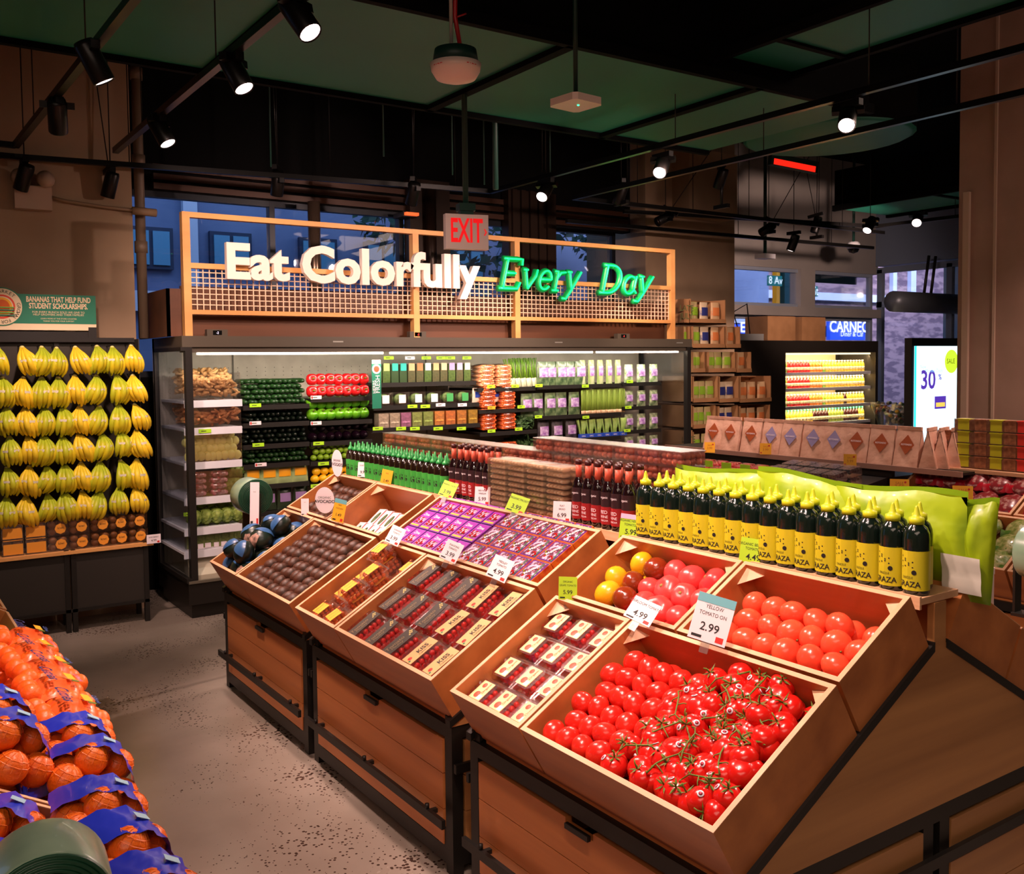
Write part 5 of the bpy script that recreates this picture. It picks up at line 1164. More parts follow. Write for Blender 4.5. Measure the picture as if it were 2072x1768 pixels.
def neon(t, px0, px1, pyb, pyt):
    a = W(px0, pyb, y=SY-.09); b_ = W(px1, pyb, y=SY-.09); h = W(px0, pyt, y=SY-.09).z-a.z
    wid = sum(GL[c][0] for c in t); sx = (b_.x-a.x)/(wid*h); x = 0
    for c in t:
        wd, strokes = GL[c]; body = MB(); tube = MB()
        for st in strokes:
            pts = []
            for i in range(len(st)-1):
                n = max(1, int(math.dist(st[i], st[i+1])/.12)); pts += [(st[i][0]+(st[i+1][0]-st[i][0])*k/n, st[i][1]+(st[i+1][1]-st[i][1])*k/n) for k in range(n)]
            pts.append(st[-1]); P = [(a.x+(x+u+.22*v)*h*sx, SY-.07, a.z+v*h) for u, v in pts]
            body.tube(P, .026, 8, flat=1.0); tube.tube([(p[0], SY-.1, p[2]) for p in P], .0085, 6)
        o = body.build('letter', NEONB, ng); tube.build('neon_tube', NEON, o); x += wd
neon('Every', 1010, 1172, 583, 522); neon('Day', 1213, 1318, 592, 536)
# ================================================================== banana rack
RY0 = 6.63; RX0, RX1 = .35, 1.575; RTZ = 1.885; LZ = .53
rk = thing('banana_rack', 'tall dark rack hung with rows of bananas at the left', 'rack', ((RX0+RX1)/2, RY0, 0))
RK = mat('rack_charcoal', (52, 46, 38), .5, metal=.2)
b = MB().box(RX0, RX1, 6.88, 6.90, LZ, RTZ)
b.build('back_panel', RK, rk)
b = MB()
for x in (RX0, 1.06, 1.10, RX1-.03): b.box(x, x+.03, RY0, RY0+.03, 0, LZ)
for x in (RX0, 1.08, RX1-.03): b.box(x, x+.03, 6.86, 6.89, 0, RTZ)
b.box(RX0, RX1, 6.84, 6.88, RTZ-.02, RTZ+.01).box(RX0, RX1, RY0, RY0+.02, .13, .15); b.build('frame', BLACK, rk)
b = MB().box(RX0, 1.06, RY0+.01, RY0+.015, .15, LZ-.03).box(1.13, RX1-.03, RY0+.01, RY0+.015, .15, LZ-.03); b.build('skirt_panel', mat('skirt_mesh', (38, 32, 26), .6), rk)
MB().box(RX0, RX1+.03, RY0-.02, 6.88, LZ-.02, LZ).box(RX1-.0, RX1+.005, RY0+.1, 6.9, LZ, RTZ, 1).build('ledge', [SIGNWOOD, RK], rk)
BAN = mat('banana_yellow', (250, 204, 36), .45, col2=(226, 200, 44), nscale=3.2, ramp=(.42, .66)); BANG = mat('banana_greenish', (226, 200, 30), .45, col2=(170, 186, 36), nscale=5, ramp=(.4, .62)); TAPE = mat('white_tape', (228, 220, 196), .4)
def mk_bunch(seed):
    def f():
        random.seed(seed); r = bpy.data.objects.new('banana_bunch', None); C.objects.link(r); r.empty_display_size = .03
        n = 5; skew = (seed % 3-1)*.03
        for k in range(n):
            a = (k-(n-1)/2)/(n/2); sp = a*.05; L = rnd(.16, .18); yy = -.03-.03*(1-abs(a))
            pts = []; rs = []
            for i in range(8):
                t = i/7; ang = t
                pts.append((sp*.92*(.2+math.sin(t*2.2)*1.05)+skew*t*t, yy*math.sin(t*2.7)*1.6-.006, -t*L*(1-.06*abs(a)))); rs.append([.006, .008, .0145, .017, .0175, .0165, .013, .006][i])
            MB().tube(pts, rs, 8).build('banana', BAN if seed % 2 else BANG, r, world=False)
        MB().ball((0, -.004, 0), (.014, .012, .012), 8, 6).build('crown', mat('banana_crown', (206, 196, 120), .6), r, world=False)
        b = MB(); b.grid(lambda u, v: (-.046+.092*u+skew*.25, -.098*math.sin(PI*(.16+.68*u))**.5-.006, -.070-v*.014), 10, 1); b.build('tape_band', TAPE, r, world=False)
        return r
    return f
random.seed(31)
rows_px = [[(-6, 697), (45, 700), (85, 700), (115, 702), (153, 700), (197, 698), (228, 700), (266, 697)], [(6, 762), (48, 762), (85, 762), (118, 762), (152, 758), (196, 758), (236, 756), (270, 757)],
 [(14, 822), (52, 822), (90, 822), (126, 820), (162, 820), (202, 820), (240, 816), (273, 816)], [(20, 882), (56, 880), (88, 878), (126, 880), (160, 874), (205, 874), (242, 868), (277, 868)],
 [(14, 944), (60, 942), (94, 940), (130, 936), (165, 934), (202, 932), (244, 930), (278, 928)], [(14, 1004), (54, 1002), (96, 998), (130, 992), (166, 992), (203, 990), (242, 984), (274, 982)]]
hk_ = MB()
for i, rr in enumerate(rows_px):
    for k, (px, py) in enumerate(rr):
        p = W(px, py+3, y=6.70)
        if p.x < RX0+.02: continue
        place('ban%d' % ((i*3+k) % 3), mk_bunch((i*3+k) % 3+40), TL(p.x, 6.72, p.z) @ RZ(rnd(-.3, .3)) @ RY(rnd(-.14, .14)) @ SC(1.1+rnd(-.08, .06)), 'yellow banana bunch on the rack, %s row down, %s from right edge' % (od(i), od(7-k)), 'bananas', 'banana bunches on the rack')
        hk_.tube([(p.x, 6.88, p.z+.012), (p.x, 6.725, p.z+.012)], .004, 6)
hk_.build('hooks', BLACK, rk)
KW = mat('tan_kiwi', (150, 92, 40), .5, col2=(120, 70, 30), nscale=20); KL = mat('amber_pack_label', (232, 152, 50), .5)
def mk_kiwi(flat):
    def f():
        random.seed(6); b = MB()
        for x in (-.03, .03):
            for y in (-.02, .02):
                for z in (.024, .066): b.ball((x, y, z), (.025, .02, .022), 10, 6)
        o = b.build('fruit_pack', KW); MB().box(-.062, .062, -.045, .045, 0, .095).build('clear_box', PLASTIC, o, world=False)
        l = MB()
        if flat: l.box(-.055, .055, -.048, -.046, .01, .075).box(-.055, .055, -.046, .03, .0955, .097)
        else: l.lathe([(.034, 0), (0, .001)], 8, T=TL(.015, -.0465, .045) @ RX(PI/2), smooth=False).text('kiwi', .022, TL(.015, -.048, .05) @ RX(PI/2), 1)
        l.build('label', [KL, INK], o, world=False); return o
    return f
ks = [(25, 1), (72, 1), (117, 0), (160, 0), (203, 0), (240, 0), (283, 0)]
for t in range(2):
    for k, (px, fl) in enumerate(ks):
        x = min(1.52, W(px, 1090, y=6.68).x)
        place('kw%d' % fl, mk_kiwi(fl), TL(x, 6.70-(0 if t == 0 else -.012), LZ+t*.098), 'clear fruit pack with %s label, %s tier, %s from left' % ('square amber' if fl else 'round amber', ['lower', 'upper'][t], od(k)), 'fruit pack', 'fruit packs on the rack ledge')
p = W(311, 1090, y=6.6); r = thing('price_card', 'white price card clipped to the right end of the banana rack ledge', 'price card', p)
MB().box(p.x-.045, p.x+.045, 6.598, 6.6, p.z-.03, p.z+.03).build('card', PAPERW, r); MB().text('KIWI BERRY', .012, frame_mat((p.x, 6.597, p.z+.012), (1, 0, 0), (0, 0, 1))).box(p.x+.022, p.x+.036, 6.5965, 6.5975, p.z-.026, p.z-.014, 1).text('4.99', .02, frame_mat((p.x, 6.597, p.z-.01), (1, 0, 0), (0, 0, 1))).build('print', [INK, REDINK], r)
# banana scholarship sign
yq = 6.86
a = W(-60, 594, y=yq); b_ = W(193, 598, y=yq); c_ = W(100, 655, y=yq)
sn = thing('banner_sign', 'green sign board with round sun emblem above the banana rack', 'sign', ((a.x+b_.x)/2, yq, RTZ+.01))
SGN = mat('sign_green', (18, 120, 90), .5); SCR = mat('sign_cream', (236, 214, 176), .5)
z1 = W(100, 596, y=yq).z; z0 = W(100, 655, y=yq).z
MB().box(a.x, b_.x, yq, yq+.012, z0, z1).build('green_board', SGN, sn)
MB().box(a.x, b_.x, yq+.001, yq+.02, W(100, 668, y=yq).z, z0).build('cream_strip', SCR, sn)
MB().box(b_.x-.05, b_.x, yq+.0, yq+.03, RTZ+.01, z0-.02).box(a.x, b_.x-.05, yq+.005, yq+.02, RTZ+.01, z0-.05).build('bracket', BLACK, sn)
cc = W(4, 620, y=yq-.01); Rr = W(45, 620, y=yq).x-W(4, 620, y=yq).x
em = MB(); FMx = lambda d: frame_mat((cc.x, yq-.002-d, cc.z), (1, 0, 0), (0, 0, 1))
em.lathe([(Rr*1.06, 0), (0, .0005)], 36, 0, T=FMx(0), smooth=False).lathe([(Rr, 0), (0, .0005)], 36, 1, T=FMx(.002), smooth=False)
for q, mi in ((.66, 2), (.56, 1), (.50, 3), (.38, 4)): em.lathe([(Rr*q, 0), (0, .0005)], 30, mi, T=FMx(.004+(.7-q)*.02), smooth=False)
for k in range(4): em.box(cc.x-Rr*.6, cc.x+Rr*.6, yq-.018, yq-.0175, cc.z-Rr*(.08+.14*k), cc.z-Rr*(.01+.14*k), 0 if k % 2 else 5)
o = em.build('emblem', [SGN, SCR, ORR, YELC, ORT, mat('leaf_lime', (120, 170, 60), .5)], sn)
tx = MB(); words = 'WHOLESOME MARKET • GROWN FOR GOOD • '
for i, ch in enumerate('GOOD MARKET  GROWN FOR GOOD  '):
    if ch == ' ': continue
    an = PI*.95-i*2*PI/29; P = Vector((cc.x+Rr*.83*math.cos(an), yq-.006, cc.z+Rr*.83*math.sin(an))); tx.text(ch, Rr*.26, frame_mat(P, (math.sin(an), 0, -math.cos(an)), (math.cos(an), 0, math.sin(an))))
tx.build('emblem_print', mat('emblem_ink', (60, 70, 50), .6), sn)
tx = MB(); T = lambda px, py: frame_mat(W(px, py, y=yq-.002), (1, 0, 0), (0, 0, 1))
tx.text('BANANAS THAT HELP FUND', .048, T(119, 607), bold=.03, sx=.62).text('STUDENT SCHOLARSHIPS.', .048, T(119, 620), bold=.03, sx=.62).text('FOR EVERY BUNCH SOLD WE GIVE TO', .018, T(119, 632)).text('HELP GROWERS AND THEIR FAMILIES', .018, T(119, 637)).text('LEARN MORE AT THE STORE COUNTER', .012, T(119, 645)).text('THANK YOU FOR YOUR SUPPORT', .012, T(119, 650))
tx.build('lettering', SCR, sn)
# emergency light and switch on the left pillar
p = W(65, 402, y=7.0); r = thing('emergency_light', 'beige emergency light box with two lamp heads on the left pillar', 'emergency light', (p.x, 7.0, p.z))
EL = mat('beige_box', (176, 150, 130), .5)
MB().box(p.x-.11, p.x+.11, 6.94, 7.02, p.z-.075, p.z+.075).build('box', EL, r)
for s_ in (-1, 1):
    q = MB().lathe([(.02, .06), (.05, .03), (.055, -.03), (.045, -.035), (0, -.03)], 14, T=TL(p.x+s_*.075, 6.93, p.z+.12) @ RX(PI/2) @ RX(.3)); q.tube([(p.x+s_*.04, 6.97, p.z+.07), (p.x+s_*.07, 6.95, p.z+.10)], .012, 6); q.build('lamp_head', EL, r)
pp = MB().tube([(p.x+.11, 7.0, p.z+.02), (p.x+.2, 6.99, p.z-.0), (1.45, 6.99, p.z-.02), (1.70, 6.98, p.z-.03)], .012, 6).tube([(1.62, 6.98, p.z-.03), (1.78, 6.98, p.z-.035)], .028, 8)
tag(pp.build('conduit_run', mat('conduit_paint', (140, 112, 84), .6), loc=(1.45, 7, p.z)), 'short conduit running right from the emergency light box to the pillar edge', 'pipe')
pp = MB().box(.27, .37, 6.96, 7.02, 2.93, 3.03); tag(pp.build('junction_box', EL, loc=(.32, 6.99, 2.93)), 'small junction box at the left pillar above the emergency light', 'junction box')
# ================================================================== second island (right)
XC2 = 5.37
u2 = unit(1.75, 3.35, XC2, 'R', 'oak produce table at the right carrying dark red fruit bags and leafy green bags', gable0=True)
BED2 = TM(-1, 0, XC2)
for y0, y1, n in ((2.62, 3.33, 'upper left'), (1.80, 2.61, 'upper right')): crate(SB0-.07, SB1, y0, y1, '%s plywood crate of dark red netted bags on the right table' % n, M=BED2)
for y0, y1, n in ((2.45, 3.33, 'left'), (1.80, 2.44, 'right')): crate(0, SF-.07, y0, y1, 'lower %s plywood crate of leafy green bags on the right table' % n, M=BED2)
riser(SB0-.07, SB1, 2.62, 3.33, .08, 'board insert under the left dark red bags', BED2); riser(SB0-.07, SB1, 1.80, 2.61, .08, 'board insert under the right dark red bags', BED2)
riser(0, SF-.07, 2.45, 3.33, .1, 'board insert under the left leafy bags', BED2); riser(0, SF-.07, 1.80, 2.44, .1, 'board insert under the right leafy bags', BED2)
CRB = mat('cranberry_bag', (120, 30, 36), .3, col2=(190, 150, 140), nscale=40, ramp=(.5, .7), coat=.4); CRR = mat('crimson_band', (170, 10, 34), .35)
def mk_flatbag(m, m2, L, Wd, h):
    def f():
        from mathutils import noise
        b = MB(); b.ball((0, 0, h/2), (L/2, Wd/2, h/2), 18, 9); b.v = [tuple(Vector(v)*(1+.12*noise.noise(Vector(v)*40))) for v in b.v]; o = b.build('produce_bag', m)
        d = MB(); d.grid(lambda u, v: (-L*.46+u*L*.2, (v-.5)*Wd*.95, h*.35+h*.5*math.sin(PI*(.1+.4*u))+.004*math.sin(v*20)), 3, 10); d.build('coloured_band', m2, o, world=False); return o
    return f
random.seed(8)
for c_, (ya, yb) in enumerate(((2.62, 3.33), (1.80, 2.61))):
    for i in range(2):
        for j in range(5):
            place('crn', mk_flatbag(CRB, CRR, .19, .15, .085), BED2 @ TL(SB0+.06+i*.2, ya+.085+j*(yb-ya-.17)/4, .085) @ RZ(rnd(-.1, .1)), 'dark red fruit bag, %s crate, %s row up, %s from the right' % (['left', 'right'][c_], od(i), od(j)), 'fruit bag', 'dark red fruit bags')
SAL = mat('leafy_bag', (96, 120, 34), .4, col2=(184, 176, 120), nscale=36, ramp=(.4, .7), coat=.3, bump=.6); SALB = mat('leaf_band', (74, 116, 26), .5)
for c_, (ya, yb) in enumerate(((2.45, 3.33), (1.80, 2.44))):
    for i in range(3):
        for j in range(5):
            place('sld', mk_flatbag(SAL, SALB, .16, .15, .09), BED2 @ TL(.08+i*.13, ya+.085+j*(yb-ya-.17)/4, .105) @ RZ(rnd(-.15, .15)), 'leafy green bag, %s crate, %s row up, %s from the right' % (['left', 'right'][c_], od(i), od(j)), 'salad bag', 'leafy green bags')
# berry counter further along
bc = thing('berry_counter', 'low black refrigerated counter under the paper bag shelf', 'counter', (4.9, 4.4, 0))
b = MB().box(4.5, 5.9, 3.45, 5.35, 0, .62).prism([(4.5, .62), (4.5, .91), (5.05, .99), (5.9, .99), (5.9, .62)], 3.45, 5.35); b.build('body', BLACK, bc)
MB().box(5.10, 5.13, 3.45, 5.35, .99, 1.05).box(5.06, 5.5, 2.98, 5.35, 1.045, 1.06).build('shelf', BLACK, bc)
MB().box(5.05, 5.062, 2.98, 5.35, 1.035, 1.066).build('shelf_edge', mat('shelf_edge_pale', (170, 130, 116), .5), bc)
BLB = mat('black_punnet', (26, 22, 26), .3, col2=(60, 50, 56), nscale=30); BRR = mat('strawberry_red', (196, 26, 30), .3, coat=.3)
def mk_pun(m, nm):
    def f():
        random.seed(3); b = MB()
        for i in range(4):
            for j in range(3): b.ball((-.036+i*.024, -.026+j*.026, .03+rnd(0, .006)), .0145, 8, 5)
        o = b.build(nm, m); MB().box(-.055, .055, -.045, .045, 0, .05).build('clear_punnet', PLASTIC2, o, world=False); return o
    return f
for k in range(11):
    for q in range(2):
        y = 5.25-k*.115; x = 4.66+q*.14; z = .912+(x-4.5)*.145
        place('strb', mk_pun(BRR, 'berry_punnet'), TL(x, y, z+.008) @ RY(-.145), 'clear punnet of red berries, %s row, %s from the far end' % (['front', 'back'][q], od(k)), 'berry punnet', 'red berry punnets')
for k in range(5):
    for q in range(2):
        for t in range(2):
            place('blkb', mk_pun(BLB, 'blackberry_punnet'), TL(4.66+q*.14, 3.93-k*.102, .92+(4.66+q*.14-4.5)*.145+t*.052) @ RY(-.145), 'dark punnet of blackberries, %s row, %s tier, %s from the red punnets' % (['front', 'back'][q], ['lower', 'upper'][t], od(k)), 'berry punnet', 'dark berry punnets')
for k in range(0): place('blkb2', mk_pun(BLB, 'blackberry_punnet'), TL(5.2, 3.6+k*.125, .905), 'dark punnet standing under the paper bag shelf, %s from the right' % od(k), 'berry punnet', 'dark punnets under the shelf')
# paper bags with diamond prints
PB = mat('kraft_pink_bag', (232, 184, 160), .65, col2=(204, 150, 124), nscale=8, bump=.4, bscale=22); DR = mat('rust_diamond', (168, 78, 34), .6); DBL = mat('lilac_diamond', (150, 140, 186), .6)
def mk_paper(m):
    def f():
        from mathutils import noise
        Wd, h, d = .165, .215, .05; b = MB()
        def pt(sd): return lambda u, v: (sd*(d*(1-v*.92)+.004*noise.noise(Vector((u*4, v*5, sd)))), (u-.5)*Wd*(1+.0*v), v*h)
        b.grid(pt(-1), 8, 8); b.grid(pt(1), 8, 8); b.add([(-d, -Wd/2, 0), (d, -Wd/2, 0), (0, -Wd/2, h)], [(0, 1, 2)]); b.add([(-d, Wd/2, 0), (d, Wd/2, 0), (0, Wd/2, h)], [(0, 2, 1)])
        b.box(-.006, .006, -Wd/2, Wd/2, h, h+.02); o = b.build('paper_bag', PB)
        l = MB(); zc = h*.60; xx = -d*(1-.6*.92)-.006; s_ = .060; k = .046/.215
        T = frame_mat((xx-.001, 0, zc), (0, -1, 0), (k*1.0, 0, 1))
        l.add([(-s_*.85, 0, 0), (0, -s_, 0), (s_*.85, 0, 0), (0, s_, 0)], [(0, 1, 2, 3)], 0, T=T).text('ROTONDO', .014, T @ TL(0, 0, .002), 1, bold=.02); l.build('diamond_print', [m, PAPERW], o, world=False); return o
    return f
ys = [W(px, 880, x=5.12).y for px in (1446, 1480, 1522, 1563, 1602, 1647, 1690, 1735, 1785, 1838)]
for k, y in enumerate(ys):
    bl = k in (3, 4, 5, 6)
    place('pb%d' % bl, mk_paper(DBL if bl else DR), TL(5.135, y, 1.062) @ RZ(rnd(-.06, .06)), 'kraft paper bag with %s diamond, %s from left' % ('lilac' if bl else 'rust brown', od(k)), 'paper bag', 'kraft paper bags on the shelf')
for k in range(3): place('pb0', None, TL(5.17+k*.05, ys[-1]-.12-k*.045, 1.062) @ RZ(-1.3), 'kraft paper bag turned edge on at the right end of the row, %s' % od(k), 'paper bag', 'edge on kraft bags')
PT2 = mat('nut_tub_brown', (170, 110, 74), .5, col2=(120, 70, 44), nscale=40)
def mk_snack(m):
    def f():
        o = MB().box(-.05, .05, -.055, .055, .003, .062).build('snack_tub', PT2); MB().box(-.053, .053, -.058, .058, 0, .066).build('clear_tub', PLASTIC2, o, world=False)
        MB().box(-.056, .0, -.032, .032, .004, .060).box(-.059, .0, -.036, .036, .060, .067).build('bright_band', m, o, world=False); return o
    return f
YGB = mat('yellow_green_band', (190, 190, 30), .5); RDB = mat('red_band', (214, 50, 40), .5)
for c_, (px, m, nm) in enumerate(((1940, YGB, 'yellow green'), (1975, PT2, 'plain brown'), (2006, YGB, 'yellow green'), (2035, PT2, 'plain brown'), (2062, RDB, 'red'), (1905, PT2, 'plain brown'))):
    y = W(px, 900, x=5.17).y
    for t in range(4 if px != 1905 else 3): place('sn%s' % nm, mk_snack(m), TL(5.27, y, 1.075+t*.07), 'clear snack tub with %s band, %s column, %s tub up' % (nm, ['first', 'second', 'third', 'fourth', 'fifth', 'end'][c_], od(t)), 'snack tub', 'snack tubs on the right shelf')
sh2 = MB().box(5.18, 5.56, 1.75, 3.45, 1.05, 1.07); tag(sh2.build('ridge_shelf', EDGE, loc=(5.4, 2.6, 1.05)), 'oak ridge shelf of the right table carrying snack tubs', 'shelf')
def ycard(px, py, x, w_=.075, h_=.075, label=''):
    p = W(px, py, x=x); r = thing('price_card', label, 'price card', p, 'amber price cards on the right')
    r.matrix_basis = TL(*p) @ RZ(-PI/2+.6) @ RX(PI/2-.1)
    MB().box(-w_/2, w_/2, -h_/2, h_/2, -.0012, 0).build('card', YELC, r, world=False)
    MB().text('SALE', w_*.2, TL(0, h_*.2, .0006), 0).text('3.99', w_*.3, TL(0, -h_*.08, .0006), 0).lathe([(.006, 0), (0, .0006)], 10, 1, T=TL(w_*.3, h_*.28, .0004), smooth=False).lathe([(.005, 0), (0, .0006)], 10, 1, T=TL(-w_*.38, -h_*.35, .0004), smooth=False).build('print', [mat('amber_ink', (190, 110, 20), .5), REDINK], r, world=False)
ycard(1436, 905, 5.03, label='amber price card under the left end of the paper bag row'); ycard(1549, 908, 5.03, label='amber price card under the fourth paper bag'); ycard(1720, 931, 5.03, label='amber price card under the eighth paper bag')
ycard(1820, 983, 4.75, w_=.1, label='amber price card at the left corner of the dark red bags'); ycard(1948, 998, 4.86, w_=.1, h_=.08, label='amber price card in front of the dark red bags')
for k, px in enumerate((1433, 1470, 1508, 1548, 1590)):
    p = W(px, 938+k*4.2, x=4.56); tag(MB().box(p.x-.003, p.x, p.y-.04, p.y+.04, p.z-.02, p.z+.02).build('lime_tag', GREENTAG, loc=p), 'small lime tag among the red berry punnets, %s from left' % od(k), 'price tag', 'lime tags at the berries')
# ================================================================== crate pyramid of bagged goods
CB = mat('kraft_crate', (176, 128, 84), .7, col2=(160, 114, 72), nscale=6); 
SB_ = {}
SBG = mat('spud_bag_green', (200, 176, 124), .55, col2=(150, 180, 60), nscale=9, ramp=(.45, .6)); SBB = mat('spud_bag_blue', (220, 196, 160), .55, col2=(60, 80, 150), nscale=9, ramp=(.5, .6)); SBO = mat('spud_bag_orange', (214, 176, 130), .55, col2=(214, 120, 60), nscale=9, ramp=(.5, .62))
def mk_snk(m, m2): return mk_bag(m, m2, .10, .20, 'snack_bag')
mkS = {'g': mk_snk(SBG, mat('bag_lime_patch', (150, 196, 50), .5)), 'b': mk_snk(SBB, mat('bag_navy_patch', (40, 50, 120), .5)), 'o': mk_snk(SBO, mat('bag_orange_patch', (224, 130, 70), .5))}
yP = 6.62
tiers = [(604, 655, [(1375, 1395, ''), (1397, 1470, 'gbo')]), (660, 706, [(1375, 1398, 'g'), (1402, 1468, 'gbo'), (1470, 1500, 'o')]), (712, 756, [(1402, 1428, 'gg'), (1434, 1490, 'ggg'), (1492, 1522, 'o')]), (762, 817, [(1345, 1402, 'ggg'), (1403, 1455, 'ggg'), (1456, 1497, 'bb'), (1498, 1562, 'ooo')]), (822, 870, [(1345, 1402, 'gg'), (1403, 1450, 'ggg'), (1455, 1495, 'bb'), (1498, 1560, 'ooo')]), (874, 925, [(1345, 1402, ''), (1403, 1470, 'ggg'), (1472, 1560, 'ooo')]), (930, 985, [(1403, 1470, ''), (1472, 1560, '')])]
cn = 0
for t, (pt, pb, crs) in enumerate(tiers):
    for c_, (pa, pz_, bags) in enumerate(crs):
        a = W(pa, pb, y=yP); b2 = W(pz_, pb, y=yP); zt = W(pa, pt, y=yP).z; x0, x1, z0, z1 = a.x+.005, b2.x-.005, a.z, zt
        x0 = max(x0, 6.50)
        if x1-x0 < .05: continue
        r = thing('kraft_crate', 'kraft cardboard crate in the stepped stack, %s tier down, %s from left' % (od(t), od(c_)), 'cardboard crate', ((x0+x1)/2, yP, z0), 'kraft crates in the stepped stack')
        d = .3; q = MB().box(x0, x1, yP, yP+d, z0, z0+.012).box(x0, x1, yP, yP+.008, z0, z0+(.05 if bags else z1-z0)).box(x0, x0+.01, yP+.008, yP+d, z0, z1).box(x1-.01, x1, yP+.008, yP+d, z0, z1).box(x0+.01, x1-.01, yP+d-.01, yP+d, z0, z1).box(x0+.01, x1-.01, yP+.2, yP+d-.01, z1-.012, z1)
        q.build('cardboard', CB, r)
        if not bags: MB().text('LATE', .08, frame_mat(((x0+x1)/2, yP-.002, z0+(z1-z0)*.62), (1, 0, 0), (0, 0, 1)), bold=.02).text('JULY', .08, frame_mat(((x0+x1)/2, yP-.002, z0+(z1-z0)*.3), (1, 0, 0), (0, 0, 1)), bold=.02).build('print', mat('crate_green_ink', (110, 110, 66), .6), r)
        for k, bc_ in enumerate(bags):
            x = x0+.02+(x1-x0-.04)*(k+.5)/len(bags)
            place('snk'+bc_, mkS[bc_], TL(x, yP+.06+(k % 2)*.01, z0+.014) @ SC(min(1.2, (x1-x0)/len(bags)/.098), 1, min(1.0, (z1-z0)/.215)) @ RZ(rnd(-.1, .1)), '%s snack bag, %s crate tier down, %s crate, %s bag' % ({'g': 'green and tan', 'b': 'blue and tan', 'o': 'orange and tan'}[bc_], od(t), od(c_), od(k)), 'snack bag', 'snack bags in the crates')
        cn += 1
# ================================================================== juice case
jx0, jx1 = W(1590, 690, y=7.45).x, W(1777, 690, y=7.45).x; jy = 7.45; jb = jy+.6; jl = W(1520, 690, y=jb).x
jc = thing('juice_case', 'dark refrigerated juice case with warm lit shelves near the entrance', 'refrigerated case', ((jx0+jx1)/2, jy, 0))
JB = mat('juice_case_body', (44, 38, 32), .45, metal=.2)
b = MB().box(jx0-.75, jx0, jy, jb, 0, 1.92).box(jx0, jx1, jy, jb, 1.78, 1.92).box(jx1-.05, jx1, jy, jb, 0, 1.78).box(jx0, jx1, jy, jb, 0, .3).box(jx0, jx1, jb-.03, jb, .3, 1.78); b.build('cabinet', JB, jc)
MB().box(jx0+.05, jx1-.1, jb-.035, jb-.031, .3, 1.78).build('inner_back', mat('warm_back', (244, 214, 160), .5), jc)
MB().box(jx0+.05, jx1-.1, jy+.04, jy+.06, 1.755, 1.775).build('light_tube', mat('warm_tube', (255, 236, 190), .4, emit=1.0), jc)
area(((jx0+jx1)/2, jy+.09, 1.74), (.95, 0, 0), 1.7, .03, 6, (1, .84, .52), 'juice_tube_light')
jz = [W(1690, p, y=jy+.08).z for p in (752, 783, 818, 853)]
for z in jz[:3]: area(((jx0+jx1)/2, jy+.085, z-.036), (.9, 0, 0), 1.7, .02, 3.2, (1, .84, .52), 'juice_shelf_light')
for z in jz: MB().box(jx0, jx1-.05, jy+.08, jb-.04, z-.02, z, 0).box(jx0, jx1-.05, jy+.07, jy+.08, z-.035, z+.0, 0).build('shelf', LEDW, jc)
JC = {'green': (150, 160, 60), 'red': (214, 36, 34), 'orange': (236, 130, 40), 'yellow': (240, 190, 60), 'dark': (70, 30, 24), 'lime': (150, 190, 60)}
def mk_juice(nm, tall=False):
    def f():
        m = mat('juice_%s' % nm, JC[nm], .2, coat=.3); h = .15 if not tall else .17
        o = MB().lathe([(.026, 0), (.028, .006), (.028, h*.6), (.02, h*.75), (.013, h*.82), (.013, h*.88)], 8).build('juice_bottle', m)
        MB().lathe([(.014, h*.88), (.014, h), (0, h)], 8).build('cap', mat('cap_%s' % ('green' if tall else 'pale'), (60, 180, 120) if tall else (240, 220, 190), .4), o, world=False)
        MB().lathe([(.0288, h*.2), (.0288, h*.45)], 8).build('label', mat('juice_label', (246, 226, 180), .5), o, world=False); return o
    return f
seq = ['green']*2+['red']*6+['orange']*3+['lime']+['orange']*2+['yellow']*12+['dark']*0
for t in range(3):
    n = 27
    for k in range(n):
        c_ = ['green']*2+['red']*7+['orange']*4+['lime']*1+['yellow']*6+(['dark'] if t == 2 else ['yellow'])+['yellow']*6
        nm = c_[k]
        for q in range(1): place('j'+nm, mk_juice(nm), TL(jx0+.08+k*(jx1-jx0-.22)/(n-1), jy+.13, jz[t]) @ SC(1, 1, .95), '%s juice bottle in the lit case, %s shelf, %s from left' % (nm, od(t), od(k)), 'juice bottle', 'juice bottles')
for k in range(27):
    nm = ['yellow', 'yellow', 'dark', 'green', 'dark', 'yellow'][k//5 % 6]
    place('jt'+nm, mk_juice(nm, True), TL(jx0+.08+k*(jx1-jx0-.22)/26, jy+.13, jz[3]), 'tall %s bottle with green cap, lowest lit shelf, %s from left' % (nm, od(k)), 'juice bottle', 'tall bottles in the juice case')
p = W(1520, 688, y=7.7); r = thing('router_box', 'grey electronics box lying on the left top of the juice case', 'electronics', (p.x-.4, 7.7, 1.92))
MB().box(p.x-.45, p.x+.1, 7.6, 7.85, 1.92, 2.0).build('box', mat('grey_plastic', (150, 150, 146), .5), r); MB().tube([(p.x-.2, 7.7, 2.0), (p.x-.3, 7.7, 2.25), (p.x-.05, 7.72, 2.35), (p.x, 7.72, 2.0)], .008, 6).build('cable', BLACK, r)
for k, (px, w_) in enumerate(((1575, .5), (1640, .45))):
    p = W(px, 680, y=7.8); tag(MB().box(p.x-w_/2, p.x+w_/2, 7.75, 8.1, 1.92, 2.22).build('cardboard_box', CB, loc=(p.x, 7.9, 1.92)), 'cardboard box lying on top of the juice case, %s of two' % ['left', 'right'][k], 'box', 'boxes on the juice case')
